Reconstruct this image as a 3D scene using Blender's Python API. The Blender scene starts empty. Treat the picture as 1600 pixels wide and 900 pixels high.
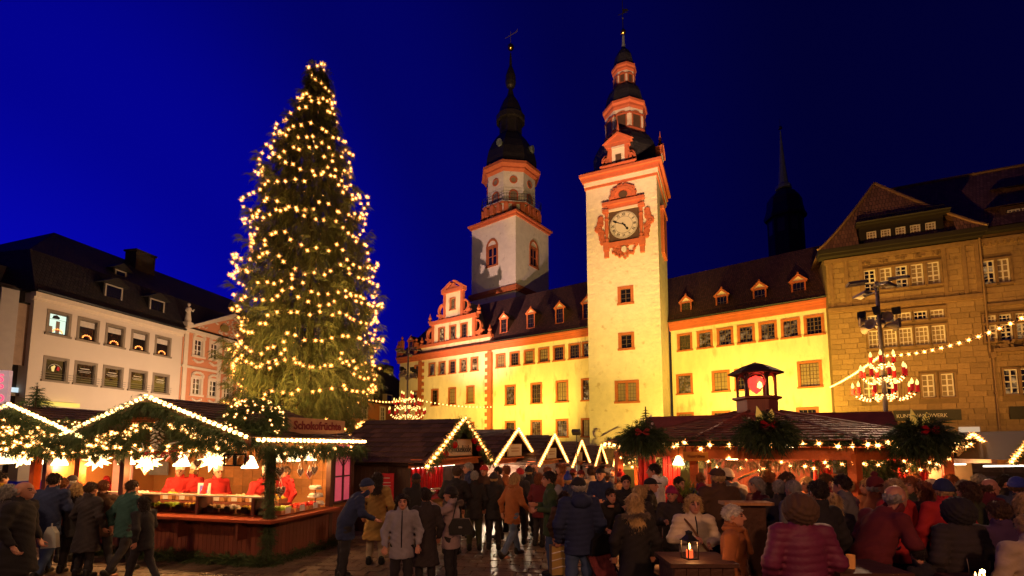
import bpy, bmesh, math, random
import numpy as np
from mathutils import Vector, Matrix, Euler
random.seed(7)
RND = random.Random(11)
PI = math.pi
sc = bpy.context.scene
COL = sc.collection

# ------------------------------------------------------------------ camera
F_, CX_, CY_, H_ = 755.0, 800.0, 623.0, 2.25        # focal length and principal point for a 1600 x 900 frame, eye height
PT = math.atan((695 - 623) / 755.0)
cam_d = bpy.data.cameras.new('camera'); cam = bpy.data.objects.new('camera', cam_d); COL.objects.link(cam)
cam.location = (0, 0, H_); cam.rotation_euler = (PI / 2 + PT, 0, 0)
cam_d.sensor_width = 36; cam_d.lens = 36 * F_ / 1600; cam_d.shift_y = (CY_ - 450) / 1600
cam_d.clip_start = 0.1; cam_d.clip_end = 3000
sc.camera = cam
sc.view_settings.view_transform = 'Standard'; sc.view_settings.look = 'None'
sc.view_settings.exposure = 0.0; sc.view_settings.gamma = 1.0
sc.cycles.use_denoising = True
sc.cycles.max_bounces = 5; sc.cycles.diffuse_bounces = 3; sc.cycles.glossy_bounces = 3
sc.cycles.transparent_max_bounces = 6; sc.cycles.sample_clamp_indirect = 4.0
sc.cycles.caustics_reflective = False; sc.cycles.caustics_refractive = False

# ------------------------------------------------------------------ dusk sky
w = bpy.data.worlds.new('World'); sc.world = w; w.use_nodes = True
nt = w.node_tree; nt.nodes.clear()
out = nt.nodes.new('ShaderNodeOutputWorld'); bg = nt.nodes.new('ShaderNodeBackground')
tc = nt.nodes.new('ShaderNodeTexCoord')
# the after-glow: brightest low in the west (left of the camera), deepening with height and away from it
dot = nt.nodes.new('ShaderNodeVectorMath'); dot.operation = 'DOT_PRODUCT'; dot.inputs[1].default_value = Vector((-0.80, 0.60, -0.05)).normalized()
nt.links.new(tc.outputs['Generated'], dot.inputs[0])
mr = nt.nodes.new('ShaderNodeMapRange'); mr.inputs[1].default_value = -1; mr.inputs[2].default_value = 1
nt.links.new(dot.outputs['Value'], mr.inputs[0])
cr = nt.nodes.new('ShaderNodeValToRGB'); cr.color_ramp.interpolation = 'EASE'
E = cr.color_ramp.elements
E[0].position = 0.0; E[0].color = (0.0006, 0.0006, 0.022, 1)
E[1].position = 1.0; E[1].color = (0.0020, 0.0022, 0.46, 1)
for p, c in ((0.5, (0.0005, 0.0005, 0.028, 1)), (0.66, (0.0006, 0.0006, 0.055, 1)), (0.80, (0.0007, 0.0008, 0.12, 1)), (0.92, (0.001, 0.001, 0.27, 1))):
    e = E.new(p); e.color = c
nt.links.new(mr.outputs[0], cr.inputs[0]); nt.links.new(cr.outputs[0], bg.inputs[0]); bg.inputs[1].default_value = 1.0
nt.links.new(bg.outputs[0], out.inputs[0])

# ------------------------------------------------------------------ picture-to-place helpers (used once, to survey real positions)
def ray(px, py):
    u = (px - CX_) / F_; v = (CY_ - py) / F_
    return (u, math.cos(PT) - v * math.sin(PT), math.sin(PT) + v * math.cos(PT))
def at_h(px, py, h):
    r = ray(px, py); t = (h - H_) / r[2]; return Vector((r[0] * t, r[1] * t, h))
def at_y(px, py, Y):
    r = ray(px, py); t = Y / r[1]; return Vector((r[0] * t, Y, H_ + r[2] * t))
class Fac:
    """a vertical facade through two ground points; local x along it, local y into the building"""
    def __init__(s, A, B):
        s.A = Vector((A[0], A[1])); B = Vector((B[0], B[1])); s.L = (B - s.A).length; s.d = (B - s.A) / s.L
        s.ang = math.atan2(s.d.y, s.d.x); s.n = Vector((-s.d.y, s.d.x))
    def uv(s, px, py, off=0.0):
        r = ray(px, py); a = s.A + s.n * off
        t = (a.dot(s.n)) / (r[0] * s.n.x + r[1] * s.n.y)
        p = Vector((r[0] * t, r[1] * t)) - a
        return p.dot(s.d), H_ + r[2] * t

# ------------------------------------------------------------------ materials
MAT = {}
def newmat(name):
    m = bpy.data.materials.new(name); m.use_nodes = True
    return m, m.node_tree, m.node_tree.nodes['Principled BSDF']
def mat(name, col, rough=0.7, var=0.15, scale=3.0, bump=0.0, bscale=20.0, metal=0.0, spec=0.4, rnd=0.0, detail=6, stain=None, stretch=None, emit=None, estr=0, sheen=0):
    if name in MAT: return MAT[name]
    m, t, b = newmat(name); MAT[name] = m
    L = t.links.new; N = t.nodes.new
    b.inputs['Roughness'].default_value = rough; b.inputs['Metallic'].default_value = metal
    b.inputs['Specular IOR Level'].default_value = spec
    if sheen: b.inputs['Sheen Weight'].default_value = sheen
    tcn = N('ShaderNodeTexCoord'); mp = N('ShaderNodeMapping'); L(tcn.outputs['Object'], mp.inputs[0])
    if stretch: mp.inputs['Scale'].default_value = stretch
    nz = N('ShaderNodeTexNoise'); nz.inputs['Scale'].default_value = scale; nz.inputs['Detail'].default_value = detail; nz.inputs['Roughness'].default_value = 0.65
    L(mp.outputs[0], nz.inputs['Vector'])
    r = N('ShaderNodeMapRange'); r.inputs[1].default_value = 0.3; r.inputs[2].default_value = 0.7
    r.inputs[3].default_value = 1 - var; r.inputs[4].default_value = 1 + var
    L(nz.outputs['Fac'], r.inputs[0])
    val = r.outputs[0]
    if rnd:
        oi = N('ShaderNodeObjectInfo'); rr = N('ShaderNodeMapRange'); rr.inputs[3].default_value = 1 - rnd; rr.inputs[4].default_value = 1 + rnd
        L(oi.outputs['Random'], rr.inputs[0]); mm = N('ShaderNodeMath'); mm.operation = 'MULTIPLY'; L(val, mm.inputs[0]); L(rr.outputs[0], mm.inputs[1]); val = mm.outputs[0]
    vm = N('ShaderNodeVectorMath'); vm.operation = 'SCALE'; vm.inputs[0].default_value = col[:3]; L(val, vm.inputs['Scale'])
    cout = vm.outputs[0]
    if stain:
        n2 = N('ShaderNodeTexNoise'); n2.inputs['Scale'].default_value = stain[1]; n2.inputs['Detail'].default_value = 8; L(mp.outputs[0], n2.inputs['Vector'])
        r2 = N('ShaderNodeMapRange'); r2.inputs[1].default_value = stain[2]; r2.inputs[2].default_value = stain[2] + 0.12; L(n2.outputs['Fac'], r2.inputs[0])
        mx = N('ShaderNodeMix'); mx.data_type = 'RGBA'; L(r2.outputs[0], mx.inputs[0]); L(cout, mx.inputs[6]); mx.inputs[7].default_value = (*stain[0], 1)
        cout = mx.outputs[2]
    L(cout, b.inputs['Base Color'])
    if bump:
        n3 = N('ShaderNodeTexNoise'); n3.inputs['Scale'].default_value = bscale; n3.inputs['Detail'].default_value = 8; L(mp.outputs[0], n3.inputs['Vector'])
        bp = N('ShaderNodeBump'); bp.inputs['Strength'].default_value = bump; bp.inputs['Distance'].default_value = 0.05
        L(n3.outputs['Fac'], bp.inputs['Height']); L(bp.outputs[0], b.inputs['Normal'])
    if emit:
        b.inputs['Emission Color'].default_value = (*emit, 1); b.inputs['Emission Strength'].default_value = estr
    return m
def roofmat(name, col, row=0.3, colw=0.2, rough=0.75):
    """small roof tiles too fine to build: courses and columns as relief"""
    m, t, b = newmat(name); MAT[name] = m; L = t.links.new; N = t.nodes.new
    uv = N('ShaderNodeUVMap'); br = N('ShaderNodeTexBrick'); L(uv.outputs[0], br.inputs['Vector'])
    br.inputs['Scale'].default_value = 1; br.inputs['Brick Width'].default_value = colw; br.inputs['Row Height'].default_value = row
    br.inputs['Mortar Size'].default_value = 0.025; br.inputs['Mortar Smooth'].default_value = 0.6
    br.inputs['Color1'].default_value = (*[c * 1.3 for c in col], 1); br.inputs['Color2'].default_value = (*[c * 0.7 for c in col], 1); br.inputs['Mortar'].default_value = (*[c * 0.35 for c in col], 1)
    L(br.outputs['Color'], b.inputs['Base Color']); b.inputs['Roughness'].default_value = rough
    bp = N('ShaderNodeBump'); bp.invert = True; bp.inputs['Strength'].default_value = 0.8; bp.inputs['Distance'].default_value = 0.05
    L(br.outputs['Fac'], bp.inputs['Height']); L(bp.outputs[0], b.inputs['Normal'])
    return m
def emat(name, col, s, sample=True):
    if name in MAT: return MAT[name]
    m, t, b = newmat(name); MAT[name] = m
    b.inputs['Base Color'].default_value = (0.1, 0.06, 0.02, 1)
    b.inputs['Emission Color'].default_value = (*col, 1); b.inputs['Emission Strength'].default_value = s
    m.cycles.emission_sampling = 'FRONT' if sample else 'NONE'
    return m
cream = mat('cream_plaster', (0.76, 0.66, 0.44), 0.9, 0.12, 0.6, 0.7, 5, stain=((0.52, 0.42, 0.26), 0.8, 0.56), stretch=(1.6, 1, .55))
towerplaster = mat('tower_plaster', (0.74, 0.66, 0.50), 0.9, 0.10, 1.2, 0.9, 3.2, stain=((0.55, 0.45, 0.30), 1.6, 0.60))
redstone = mat('red_sandstone', (0.42, 0.125, 0.045), 0.8, 0.18, 3, 0.4, 14)
redpaint = mat('salmon_stone', (0.50, 0.13, 0.055), 0.75, 0.12, 2, 0.3, 14)
whitepl = mat('white_plaster', (0.72, 0.68, 0.62), 0.9, 0.10, 1.0, 0.7, 3.5, stain=((0.50, 0.45, 0.42), 1.2, 0.60))
beigepl = mat('beige_plaster', (0.60, 0.50, 0.40), 0.9, 0.04, 0.5, 0.1, 9)
pinkpl = mat('coral_plaster', (0.55, 0.22, 0.11), 0.9, 0.06, 1.0, 0.1, 9)
stucco = mat('cream_stucco', (0.66, 0.55, 0.42), 0.85, 0.06, 3, 0.2, 10)
greyframe = mat('grey_stone_frame', (0.23, 0.18, 0.13), 0.7, 0.1, 3)
whitewood = mat('white_window_wood', (0.78, 0.72, 0.62), 0.5, 0.05, 3)
darkwood_m = mat('dark_window_wood', (0.10, 0.06, 0.035), 0.5, 0.1, 3)
ironm = mat('dark_iron', (0.03, 0.03, 0.03), 0.5, 0.1, 5, metal=0.6)
steelm = mat('grey_galvanised_steel', (0.25, 0.22, 0.19), 0.45, 0.1, 5, metal=0.5)
slate = roofmat('dark_slate', (0.022, 0.022, 0.024), 0.28, 0.4, 0.6)
copper = mat('dark_copper', (0.030, 0.026, 0.026), 0.5, 0.3, 2, 0.3, 6, metal=0.3)
copperg = mat('pale_green_copper', (0.16, 0.20, 0.20), 0.6, 0.2, 2, 0.3, 6)
tileroof = roofmat('brown_roof_tiles', (0.13, 0.055, 0.036), 0.30, 0.18)
tileroof2 = roofmat('ridged_brown_roof_tiles', (0.24, 0.12, 0.07), 0.42, 0.22)
gold = mat('gilded_ball', (0.8, 0.5, 0.12), 0.25, 0.05, 3, metal=1.0)
def glassmat(name, col, rough=0.06, emit=None, es=0, wob=0.02):
    m, t, b = newmat(name); MAT[name] = m
    b.inputs['Base Color'].default_value = (*col, 1); b.inputs['Roughness'].default_value = rough
    b.inputs['Specular IOR Level'].default_value = 0.9; b.inputs['IOR'].default_value = 1.7
    n = t.nodes.new('ShaderNodeTexNoise'); n.inputs['Scale'].default_value = 1.7; n.inputs['Detail'].default_value = 2
    tcn = t.nodes.new('ShaderNodeTexCoord'); t.links.new(tcn.outputs['Object'], n.inputs['Vector'])
    bp = t.nodes.new('ShaderNodeBump'); bp.inputs['Strength'].default_value = 0.4; bp.inputs['Distance'].default_value = wob
    t.links.new(n.outputs['Fac'], bp.inputs['Height']); t.links.new(bp.outputs[0], b.inputs['Normal'])
    if emit:
        # painted glow patches, standing in for lights reflected in the panes
        n2 = t.nodes.new('ShaderNodeTexNoise'); n2.inputs['Scale'].default_value = 2.3; t.links.new(tcn.outputs['Object'], n2.inputs['Vector'])
        oi = t.nodes.new('ShaderNodeObjectInfo')
        cv = t.nodes.new('ShaderNodeVectorMath'); cv.operation = 'ADD'; t.links.new(tcn.outputs['Object'], cv.inputs[0]); t.links.new(oi.outputs['Location'], cv.inputs[1]); t.links.new(cv.outputs[0], n2.inputs['Vector'])
        r = t.nodes.new('ShaderNodeMapRange'); r.inputs[1].default_value = 0.45; r.inputs[2].default_value = 0.75; r.inputs[3].default_value = 0.0; r.inputs[4].default_value = es
        t.links.new(n2.outputs['Fac'], r.inputs[0]); t.links.new(r.outputs[0], b.inputs['Emission Strength'])
        b.inputs['Emission Color'].default_value = (*emit, 1)
        m.cycles.emission_sampling = 'NONE'
    return m
glass = glassmat('dark_window_glass', (0.015, 0.012, 0.010), 0.04, (1.0, 0.55, 0.2), 0.40)
glassdim = glassmat('unlit_window_glass', (0.012, 0.010, 0.010), 0.05)
glasscurtain = glassmat('curtained_window_glass', (0.30, 0.22, 0.11), 0.2)
glassglint = glassmat('warm_glint_window_glass', (0.05, 0.03, 0.015), 0.15, (1.0, 0.62, 0.25), 0.95)
litwin = emat('lit_office_window', (0.75, 1.0, 0.82), 1.0, False)

# ------------------------------------------------------------------ mesh helpers
class MB:
    def __init__(s): s.v = []; s.f = []; s.m = []; s.uvs = {}
    def quad(s, a, b, c, d, mi=0, uv=None):
        i = len(s.v); s.v += [tuple(a), tuple(b), tuple(c), tuple(d)]; s.f.append((i, i + 1, i + 2, i + 3)); s.m.append(mi)
        if uv: s.uvs[len(s.f) - 1] = uv
    def tri(s, a, b, c, mi=0):
        i = len(s.v); s.v += [tuple(a), tuple(b), tuple(c)]; s.f.append((i, i + 1, i + 2)); s.m.append(mi)
    def box(s, x0, x1, y0, y1, z0, z1, mi=0):
        i = len(s.v)
        s.v += [(x0, y0, z0), (x1, y0, z0), (x1, y1, z0), (x0, y1, z0), (x0, y0, z1), (x1, y0, z1), (x1, y1, z1), (x0, y1, z1)]
        for q in ((0, 3, 2, 1), (4, 5, 6, 7), (0, 1, 5, 4), (1, 2, 6, 5), (2, 3, 7, 6), (3, 0, 4, 7)):
            s.f.append(tuple(i + k for k in q)); s.m.append(mi)
        return s
    def obox(s, c, ax, hx, hy, hz, mi=0):
        """oriented box: centre, matrix 3x3 axes, half sizes"""
        i = len(s.v); c = Vector(c)
        for sz in (-1, 1):
            for sx, sy in ((-1, -1), (1, -1), (1, 1), (-1, 1)):
                s.v.append(tuple(c + ax @ Vector((sx * hx, sy * hy, sz * hz))))
        for q in ((0, 3, 2, 1), (4, 5, 6, 7), (0, 1, 5, 4), (1, 2, 6, 5), (2, 3, 7, 6), (3, 0, 4, 7)):
            s.f.append(tuple(i + k for k in q)); s.m.append(mi)
    def tube(s, pts, r, n=6, mi=0, cap=True):
        """pts: list of points, r: radius or list"""
        pts = [Vector(p) for p in pts]; k = len(pts); rs = r if isinstance(r, (list, tuple)) else [r] * k
        base = len(s.v); up0 = None
        for j, p in enumerate(pts):
            d = (pts[min(j + 1, k - 1)] - pts[max(j - 1, 0)]); d = d.normalized() if d.length > 1e-9 else Vector((0, 0, 1))
            ref = Vector((0, 0, 1)) if abs(d.z) < 0.9 else Vector((1, 0, 0))
            a = d.cross(ref).normalized() if up0 is None else (up0 - d * up0.dot(d)).normalized()
            up0 = a; b = d.cross(a)
            for q in range(n):
                t = 2 * PI * q / n; s.v.append(tuple(p + (a * math.cos(t) + b * math.sin(t)) * rs[j]))
        for j in range(k - 1):
            for q in range(n):
                a = base + j * n + q; b = base + j * n + (q + 1) % n; s.f.append((a, b, b + n, a + n)); s.m.append(mi)
        if cap:
            s.f.append(tuple(base + q for q in range(n))[::-1]); s.m.append(mi)
            s.f.append(tuple(base + (k - 1) * n + q for q in range(n))); s.m.append(mi)
        return s
    def lathe(s, prof, n=8, cx=0, cy=0, rot=0.0, mi=0, uvs=False, cap=False):
        base = len(s.v)
        for r, z in prof:
            for q in range(n):
                t = rot + 2 * PI * q / n; s.v.append((cx + r * math.cos(t), cy + r * math.sin(t), z))
        for j in range(len(prof) - 1):
            for q in range(n):
                a = base + j * n + q; b = base + j * n + (q + 1) % n; s.f.append((a, b, b + n, a + n)); s.m.append(mi)
                if uvs:
                    w0 = prof[j][0] * 2 * PI / n; zz0 = j * 1.0; ln = math.hypot(prof[j + 1][0] - prof[j][0], prof[j + 1][1] - prof[j][1])
                    s.uvs[len(s.f) - 1] = [(q * 5, prof[j][1]), (q * 5 + w0, prof[j][1]), (q * 5 + w0, prof[j][1] + ln), (q * 5, prof[j][1] + ln)]
        if cap:
            s.f.append(tuple(base + q for q in range(n))[::-1]); s.m.append(mi)
            s.f.append(tuple(base + (len(prof) - 1) * n + q for q in range(n))); s.m.append(mi)
        return s
    def prism(s, poly, y0, y1, mi=0):
        """polygon in x,z (ccw seen from -y) extruded in y"""
        n = len(poly); i = len(s.v)
        s.v += [(x, y0, z) for x, z in poly] + [(x, y1, z) for x, z in poly]
        s.f.append(tuple(i + k for k in range(n))); s.m.append(mi)
        s.f.append(tuple(i + n + k for k in range(n))[::-1]); s.m.append(mi)
        for k in range(n):
            a = i + k; b = i + (k + 1) % n; s.f.append((a, a + n, b + n, b)); s.m.append(mi)
        return s
    def xf(s, M, start=0):
        for k in range(start, len(s.v)): s.v[k] = tuple(M @ Vector(s.v[k]))
        return s
    def add(s, o, M=None, mi=None):
        i = len(s.v); s.v += [tuple(M @ Vector(p)) for p in o.v] if M else list(o.v)
        j = len(s.f); s.f += [tuple(i + k for k in f) for f in o.f]; s.m += o.m if mi is None else [mi] * len(o.m)
        for k, u in o.uvs.items(): s.uvs[j + k] = u
        return s
    def mesh(s, name, mats, smooth=False):
        me = bpy.data.meshes.new(name); me.from_pydata(s.v, [], s.f)
        for m in (mats if isinstance(mats, (list, tuple)) else [mats]): me.materials.append(m)
        if any(s.m): me.polygons.foreach_set('material_index', s.m)
        if s.uvs:
            ul = me.uv_layers.new(name='UVMap').data
            for k, p in enumerate(me.polygons):
                u = s.uvs.get(k)
                if u:
                    for li, q in zip(p.loop_indices, u): ul[li].uv = q
        if smooth: me.polygons.foreach_set('use_smooth', [True] * len(s.f))
        me.update(); return me
def link(name, data, parent=None, loc=(0, 0, 0), rot=(0, 0, 0), scale=None, kind=None, label=None):
    o = bpy.data.objects.new(name, data); COL.objects.link(o)
    if parent: o.parent = parent
    o.location = loc; o.rotation_euler = rot
    if scale: o.scale = scale
    if kind: o['kind'] = kind
    if label: o['label'] = label
    return o
def part(name, mb, mats, parent=None, loc=(0, 0, 0), rot=(0, 0, 0), kind=None, label=None, smooth=False):
    return link(name, mb.mesh(name, mats, smooth), parent, loc, rot, None, kind, label)
def thing(name, label, cat, loc=(0, 0, 0), rz=0.0, group=None):
    o = bpy.data.objects.new(name, None); COL.objects.link(o); o.empty_display_size = 0.2
    o.location = loc; o.rotation_euler = (0, 0, rz); o['label'] = label; o['category'] = cat
    if group: o['group'] = group
    return o
def tag(o, label, cat, group=None):
    o['label'] = label; o['category'] = cat
    if group: o['group'] = group
    return o
def copy_tree(o, parent=None):
    c = o.copy(); COL.objects.link(c)
    if parent: c.parent = parent
    for ch in list(o.children): copy_tree(ch, c)
    return c
def text(name, body, size, matl, parent, loc, rot=(PI / 2, 0, 0), extrude=0.004, align='CENTER', shear=0, offset=0.0, sx=1):
    """lettering as real mesh"""
    cu = bpy.data.curves.new(name, 'FONT'); cu.body = body; cu.size = size; cu.align_x = align; cu.align_y = 'CENTER'
    cu.extrude = extrude; cu.shear = shear; cu.offset = offset; cu.materials.append(matl); cu.resolution_u = 3
    t = bpy.data.objects.new(name, cu); COL.objects.link(t); bpy.context.view_layer.update()
    me = bpy.data.meshes.new_from_object(t.evaluated_get(bpy.context.evaluated_depsgraph_get())); bpy.data.objects.remove(t)
    if not me.materials: me.materials.append(matl)
    o = link(name, me, parent, loc, rot); o.scale = (sx, 1, 1)
    return o
def wall_holes(mb, x0, x1, z0, z1, holes, y=0.0, depth=0.22, mi=0):
    """front of a wall with real openings; holes = (x0,x1,z0,z1)"""
    xs = sorted(set([x0, x1] + [h[0] for h in holes] + [h[1] for h in holes])); zs = sorted(set([z0, z1] + [h[2] for h in holes] + [h[3] for h in holes]))
    xs = [x for x in xs if x0 <= x <= x1]; zs = [z for z in zs if z0 <= z <= z1]
    for i in range(len(xs) - 1):
        for j in range(len(zs) - 1):
            cx = (xs[i] + xs[i + 1]) / 2; cz = (zs[j] + zs[j + 1]) / 2
            if any(h[0] < cx < h[1] and h[2] < cz < h[3] for h in holes): continue
            mb.quad((xs[i], y, zs[j]), (xs[i + 1], y, zs[j]), (xs[i + 1], y, zs[j + 1]), (xs[i], y, zs[j + 1]), mi)
    for a, b, c, d in holes:
        y2 = y + depth
        mb.quad((a, y, c), (a, y2, c), (b, y2, c), (b, y, c), mi); mb.quad((a, y, d), (b, y, d), (b, y2, d), (a, y2, d), mi)
        mb.quad((a, y, c), (a, y, d), (a, y2, d), (a, y2, c), mi); mb.quad((b, y, c), (b, y2, c), (b, y2, d), (b, y, d), mi)
_wm = {}
def window(parent, x, z, w, h, style, y=0.0, arch=0.0):
    """style: dict(frame mat, fw frame width, proud, sash mat, nx, nz, pane mat, sill). Window > sash, pane"""
    key = (round(w, 3), round(h, 3), style['id'], round(arch, 2))
    if key not in _wm:
        fr = MB(); fw = style['fw']; pr = style['proud']; dp = 0.20
        hw, hh = w / 2, h / 2
        if fw > 0:
            fr.box(-hw - fw, -hw, -pr, dp, -hh, hh); fr.box(hw, hw + fw, -pr, dp, -hh, hh)
            fr.box(-hw - fw, hw + fw, -pr - 0.004, dp, hh, hh + fw)
            fr.box(-hw - fw - 0.06, hw + fw + 0.06, -pr - 0.07, dp, -hh - fw * 0.8, -hh)
            fr.box(-hw, -hw + 0.04, 0.02, dp, -hh, hh, 0); fr.box(hw - 0.04, hw, 0.02, dp, -hh, hh, 0)
        if arch > 0:
            for q in range(8):
                a0 = PI * q / 8; a1 = PI * (q + 1) / 8; ro = hw + max(fw, 0.12)
                z0 = hh
                def P(a, r, yy): return (r * math.cos(a), yy, z0 + r * math.sin(a) * arch)
                fr.quad(P(a0, hw, -pr - .01), P(a0, ro, -pr - .01), P(a1, ro, -pr - .01), P(a1, hw, -pr - .01))
                fr.quad(P(a0, ro, -pr - .01), P(a0, ro, dp), P(a1, ro, dp), P(a1, ro, -pr - .01))
                fr.quad(P(a0, hw, dp), P(a0, hw, -pr - .01), P(a1, hw, -pr - .01), P(a1, hw, dp))
        if not fr.f: fr.box(-hw, hw, 0.10, 0.16, -hh - 0.05, -hh)
        sa = MB(); t = style.get('st', 0.045); sw = style.get('sw', 0.06); yy0, yy1 = 0.10, 0.15
        sa.box(-hw, -hw + sw, yy0, yy1, -hh, hh); sa.box(hw - sw, hw, yy0, yy1, -hh, hh); sa.box(-hw + sw, hw - sw, yy0, yy1, hh - sw, hh); sa.box(-hw + sw, hw - sw, yy0, yy1, -hh, -hh + sw)
        nx, nz = style['nx'], style['nz']
        for i in range(1, nx):
            xx = -hw + w * i / nx; tt = t * (1.5 if i * 2 == nx else 0.8); sa.box(xx - tt / 2, xx + tt / 2, yy0 + .004, yy1 - .004, -hh + sw, hh - sw)
        for i in range(1, nz):
            zz = -hh + h * i / nz; tt = t * (1.8 if style.get('transom') == i else 0.8); sa.box(-hw + sw, hw - sw, yy0 + .008, yy1 - .008, zz - tt / 2, zz + tt / 2)
        pa = MB(); pa.box(-hw, hw, 0.135, 0.145, -hh, hh + (hw * arch if arch else 0))
        _wm[key] = (fr.mesh('window', style['frame']), sa.mesh('sash', style['sash']), pa.mesh('pane', style['pane']))
    f, s, p = _wm[key]
    W = link('window', f, parent, (x, y, z)); link('sash', s, W)
    P = link('pane', p, W)
    pm = style.get('pick')
    if pm:
        P.material_slots[0].link = 'OBJECT'; P.material_slots[0].material = pm()
    return W
def arch_hole(x, z, w, h): return (x - w / 2, x + w / 2, z - h / 2, z + h / 2)
def spot(name, loc, target, energy, col, ang, blend=0.6, size=0.3):
    l = bpy.data.lights.new(name, 'SPOT'); l.energy = energy; l.color = col; l.spot_size = math.radians(ang); l.spot_blend = blend; l.shadow_soft_size = size
    o = bpy.data.objects.new(name, l); COL.objects.link(o); o.location = loc
    o.rotation_euler = (Vector(target) - Vector(loc)).to_track_quat('-Z', 'Y').to_euler(); return o
def point(name, loc, energy, col, size=0.15):
    l = bpy.data.lights.new(name, 'POINT'); l.energy = energy; l.color = col; l.shadow_soft_size = size
    o = bpy.data.objects.new(name, l); COL.objects.link(o); o.location = loc; return o
# ================================================================== TOWN HALL (long cream wings with red stone trim)
wpick = lambda: RND.choice([glass, glass, glassdim, glasscurtain, glassdim, glassglint])
ST_TH = dict(id='th', frame=redstone, fw=0.19, proud=0.05, sash=darkwood_m, sw=0.05, st=0.05, nx=4, nz=4, pane=glass, pick=wpick)
ST_THS = dict(id='ths', frame=redstone, fw=0.17, proud=0.05, sash=darkwood_m, sw=0.05, st=0.05, nx=3, nz=4, pane=glass, pick=wpick)
def roof_quad(mb, a, b, c, d, mi=0):
    """a,b along the eave, c,d along the ridge, uv in metres"""
    a, b, c, d = map(Vector, (a, b, c, d)); n = max(1, int((b - a).length / 3))
    L = (b - a).length; hh = ((d - a).length)
    mb.quad(a, b, c, d, mi, [(0, 0), (L, 0), (L, hh), (L - (c - d).length, hh)])
def cornice(mb, x0, x1, z, h, out, y=0.0):
    mb.box(x0, x1, y - out * 0.45, y + .3, z, z + h * 0.45); mb.box(x0, x1, y - out * 0.7, y + .3, z + h * 0.45, z + h * 0.75)
    mb.box(x0, x1, y - out, y + .3, z + h * 0.75, z + h)
def dormer(parent, x, z, y, w, h, d=1.6, name='dormer', body=redpaint, roofm=None, tri=cream, nx=3, nz=3):
    """small gabled roof dormer with its own window"""
    mb = MB(); t = 0.14
    mb.box(-w / 2, -w / 2 + t, -.05, d, 0, h); mb.box(w / 2 - t, w / 2, -.05, d, 0, h)
    mb.box(-w / 2 - .04, w / 2 + .04, -.09, .1, -.14, 0); mb.box(-w / 2 - .1, w / 2 + .1, -.1, .12, h, h + .13)
    gh = w * 0.52
    mb.prism([(-w / 2 - .18, h + .13), (-w / 2 + .05, h + .13), (0, h + gh - .02), (w / 2 - .05, h + .13), (w / 2 + .18, h + .13), (0, h + gh + .22)], -.12, .1)
    mb.lathe([(.0, h + gh + .14), (.1, h + gh + .2), (.09, h + gh + .34), (0, h + gh + .42)], 6)
    D = part(name, mb, body, parent, (x, y, z))
    m2 = MB(); m2.prism([(-w / 2 + .03, h + .13), (w / 2 - .03, h + .13), (0, h + gh)], 0.0, .04); part('gable_panel', m2, tri, D)
    m3 = MB(); m3.quad((-w / 2 - .22, -.12, h + .1), (0, -.12, h + gh + .26), (0, d + .4, h + gh + .26), (-w / 2 - .22, d, h + .1)); m3.quad((w / 2 + .22, -.12, h + .1), (w / 2 + .22, d, h + .1), (0, d + .4, h + gh + .26), (0, -.12, h + gh + .26))
    m3.quad((-w / 2 - .01, -.04, 0), (-w / 2 - .01, d, 0), (-w / 2 - .01, d, h), (-w / 2 - .01, -.04, h)); m3.quad((w / 2 + .01, -.04, 0), (w / 2 + .01, -.04, h), (w / 2 + .01, d, h), (w / 2 + .01, d, 0))
    part('dormer_roof', m3, roofm or copper, D)
    m4 = MB(); ww = w / 2 - t
    m4.box(-ww, ww, .06, .08, 0, h, 1)
    for i in range(1, nx): xx = -ww + 2 * ww * i / nx; m4.box(xx - .02, xx + .02, .03, .058, 0, h, 0)
    for i in range(0, nz + 1): zz = h * i / nz; m4.box(-ww, ww, .034, .054, zz - .02, zz + .02, 0)
    part('dormer_window', m4, [darkwood_m, glassdim], D)
    return D

FL = Fac(at_h(625, 565, 14), at_h(921, 521, 14)); LX = FL.L + 1.2
TH = thing('town_hall', 'cream town hall wing left of the clock tower with stepped scroll gable', 'town hall', (FL.A.x, FL.A.y, 0), FL.ang)
holes = []; wins = []
def addw(fac, px, py, w, h, st, z=None, xo=0):
    x, zz = fac.uv(px, py); z = zz if z is None else z
    wins.append((x + xo, z, w, h, st)); holes.append((x + xo - w / 2, x + xo + w / 2, z - h / 2, z + h / 2))
for p in ((782.4, 561.8), (804.3, 559.8), (826.9, 558), (849.7, 556), (873.1, 553.7), (897.7, 551.1), (919, 549.5)): addw(FL, p[0], p[1], 1.12, 1.45, ST_TH, 12.25)
for p in ((797.4, 617.9), (837.9, 615), (878, 612.7), (918.5, 610.6)): addw(FL, p[0], p[1], 1.20, 2.1, ST_TH, 8.0)
for p in ((797.4, 671), (837.9, 670), (878.3, 674), (918.5, 674)): addw(FL, p[0], p[1], 1.20, 1.7, ST_TH, 4.0)
for p in ((652.5, 583.2), (675, 578.2), (690.8, 575), (707, 572), (724, 569.3), (741.5, 566)): addw(FL, p[0], p[1], 0.95, 1.55, ST_THS, 12.25)
for p in ((647, 627.5), (679.5, 620.7), (706.5, 617.9), (735, 614)): addw(FL, p[0], p[1], 1.05, 2.0, ST_THS, 8.45)
for p in ((730, 664), (700, 664), (668, 664)): addw(FL, p[0], p[1], 2.0, 1.6, ST_TH, 4.1)
mb = MB(); wall_holes(mb, 0, LX, 0, 14, holes); mb.quad((0, 0, 0), (0, 0, 14), (0, 11, 14), (0, 11, 0)); mb.quad((LX, 11, 0), (LX, 0, 0), (LX, 0, 14), (LX, 11, 14))
mb.quad((0, 11, 0), (LX, 11, 0), (LX, 11, 14), (0, 11, 14))
mb.box(0.3, LX - .3, .3, .34, 0.2, 13.8, 1)
part('wall', mb, [cream, darkwood_m], TH)
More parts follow.
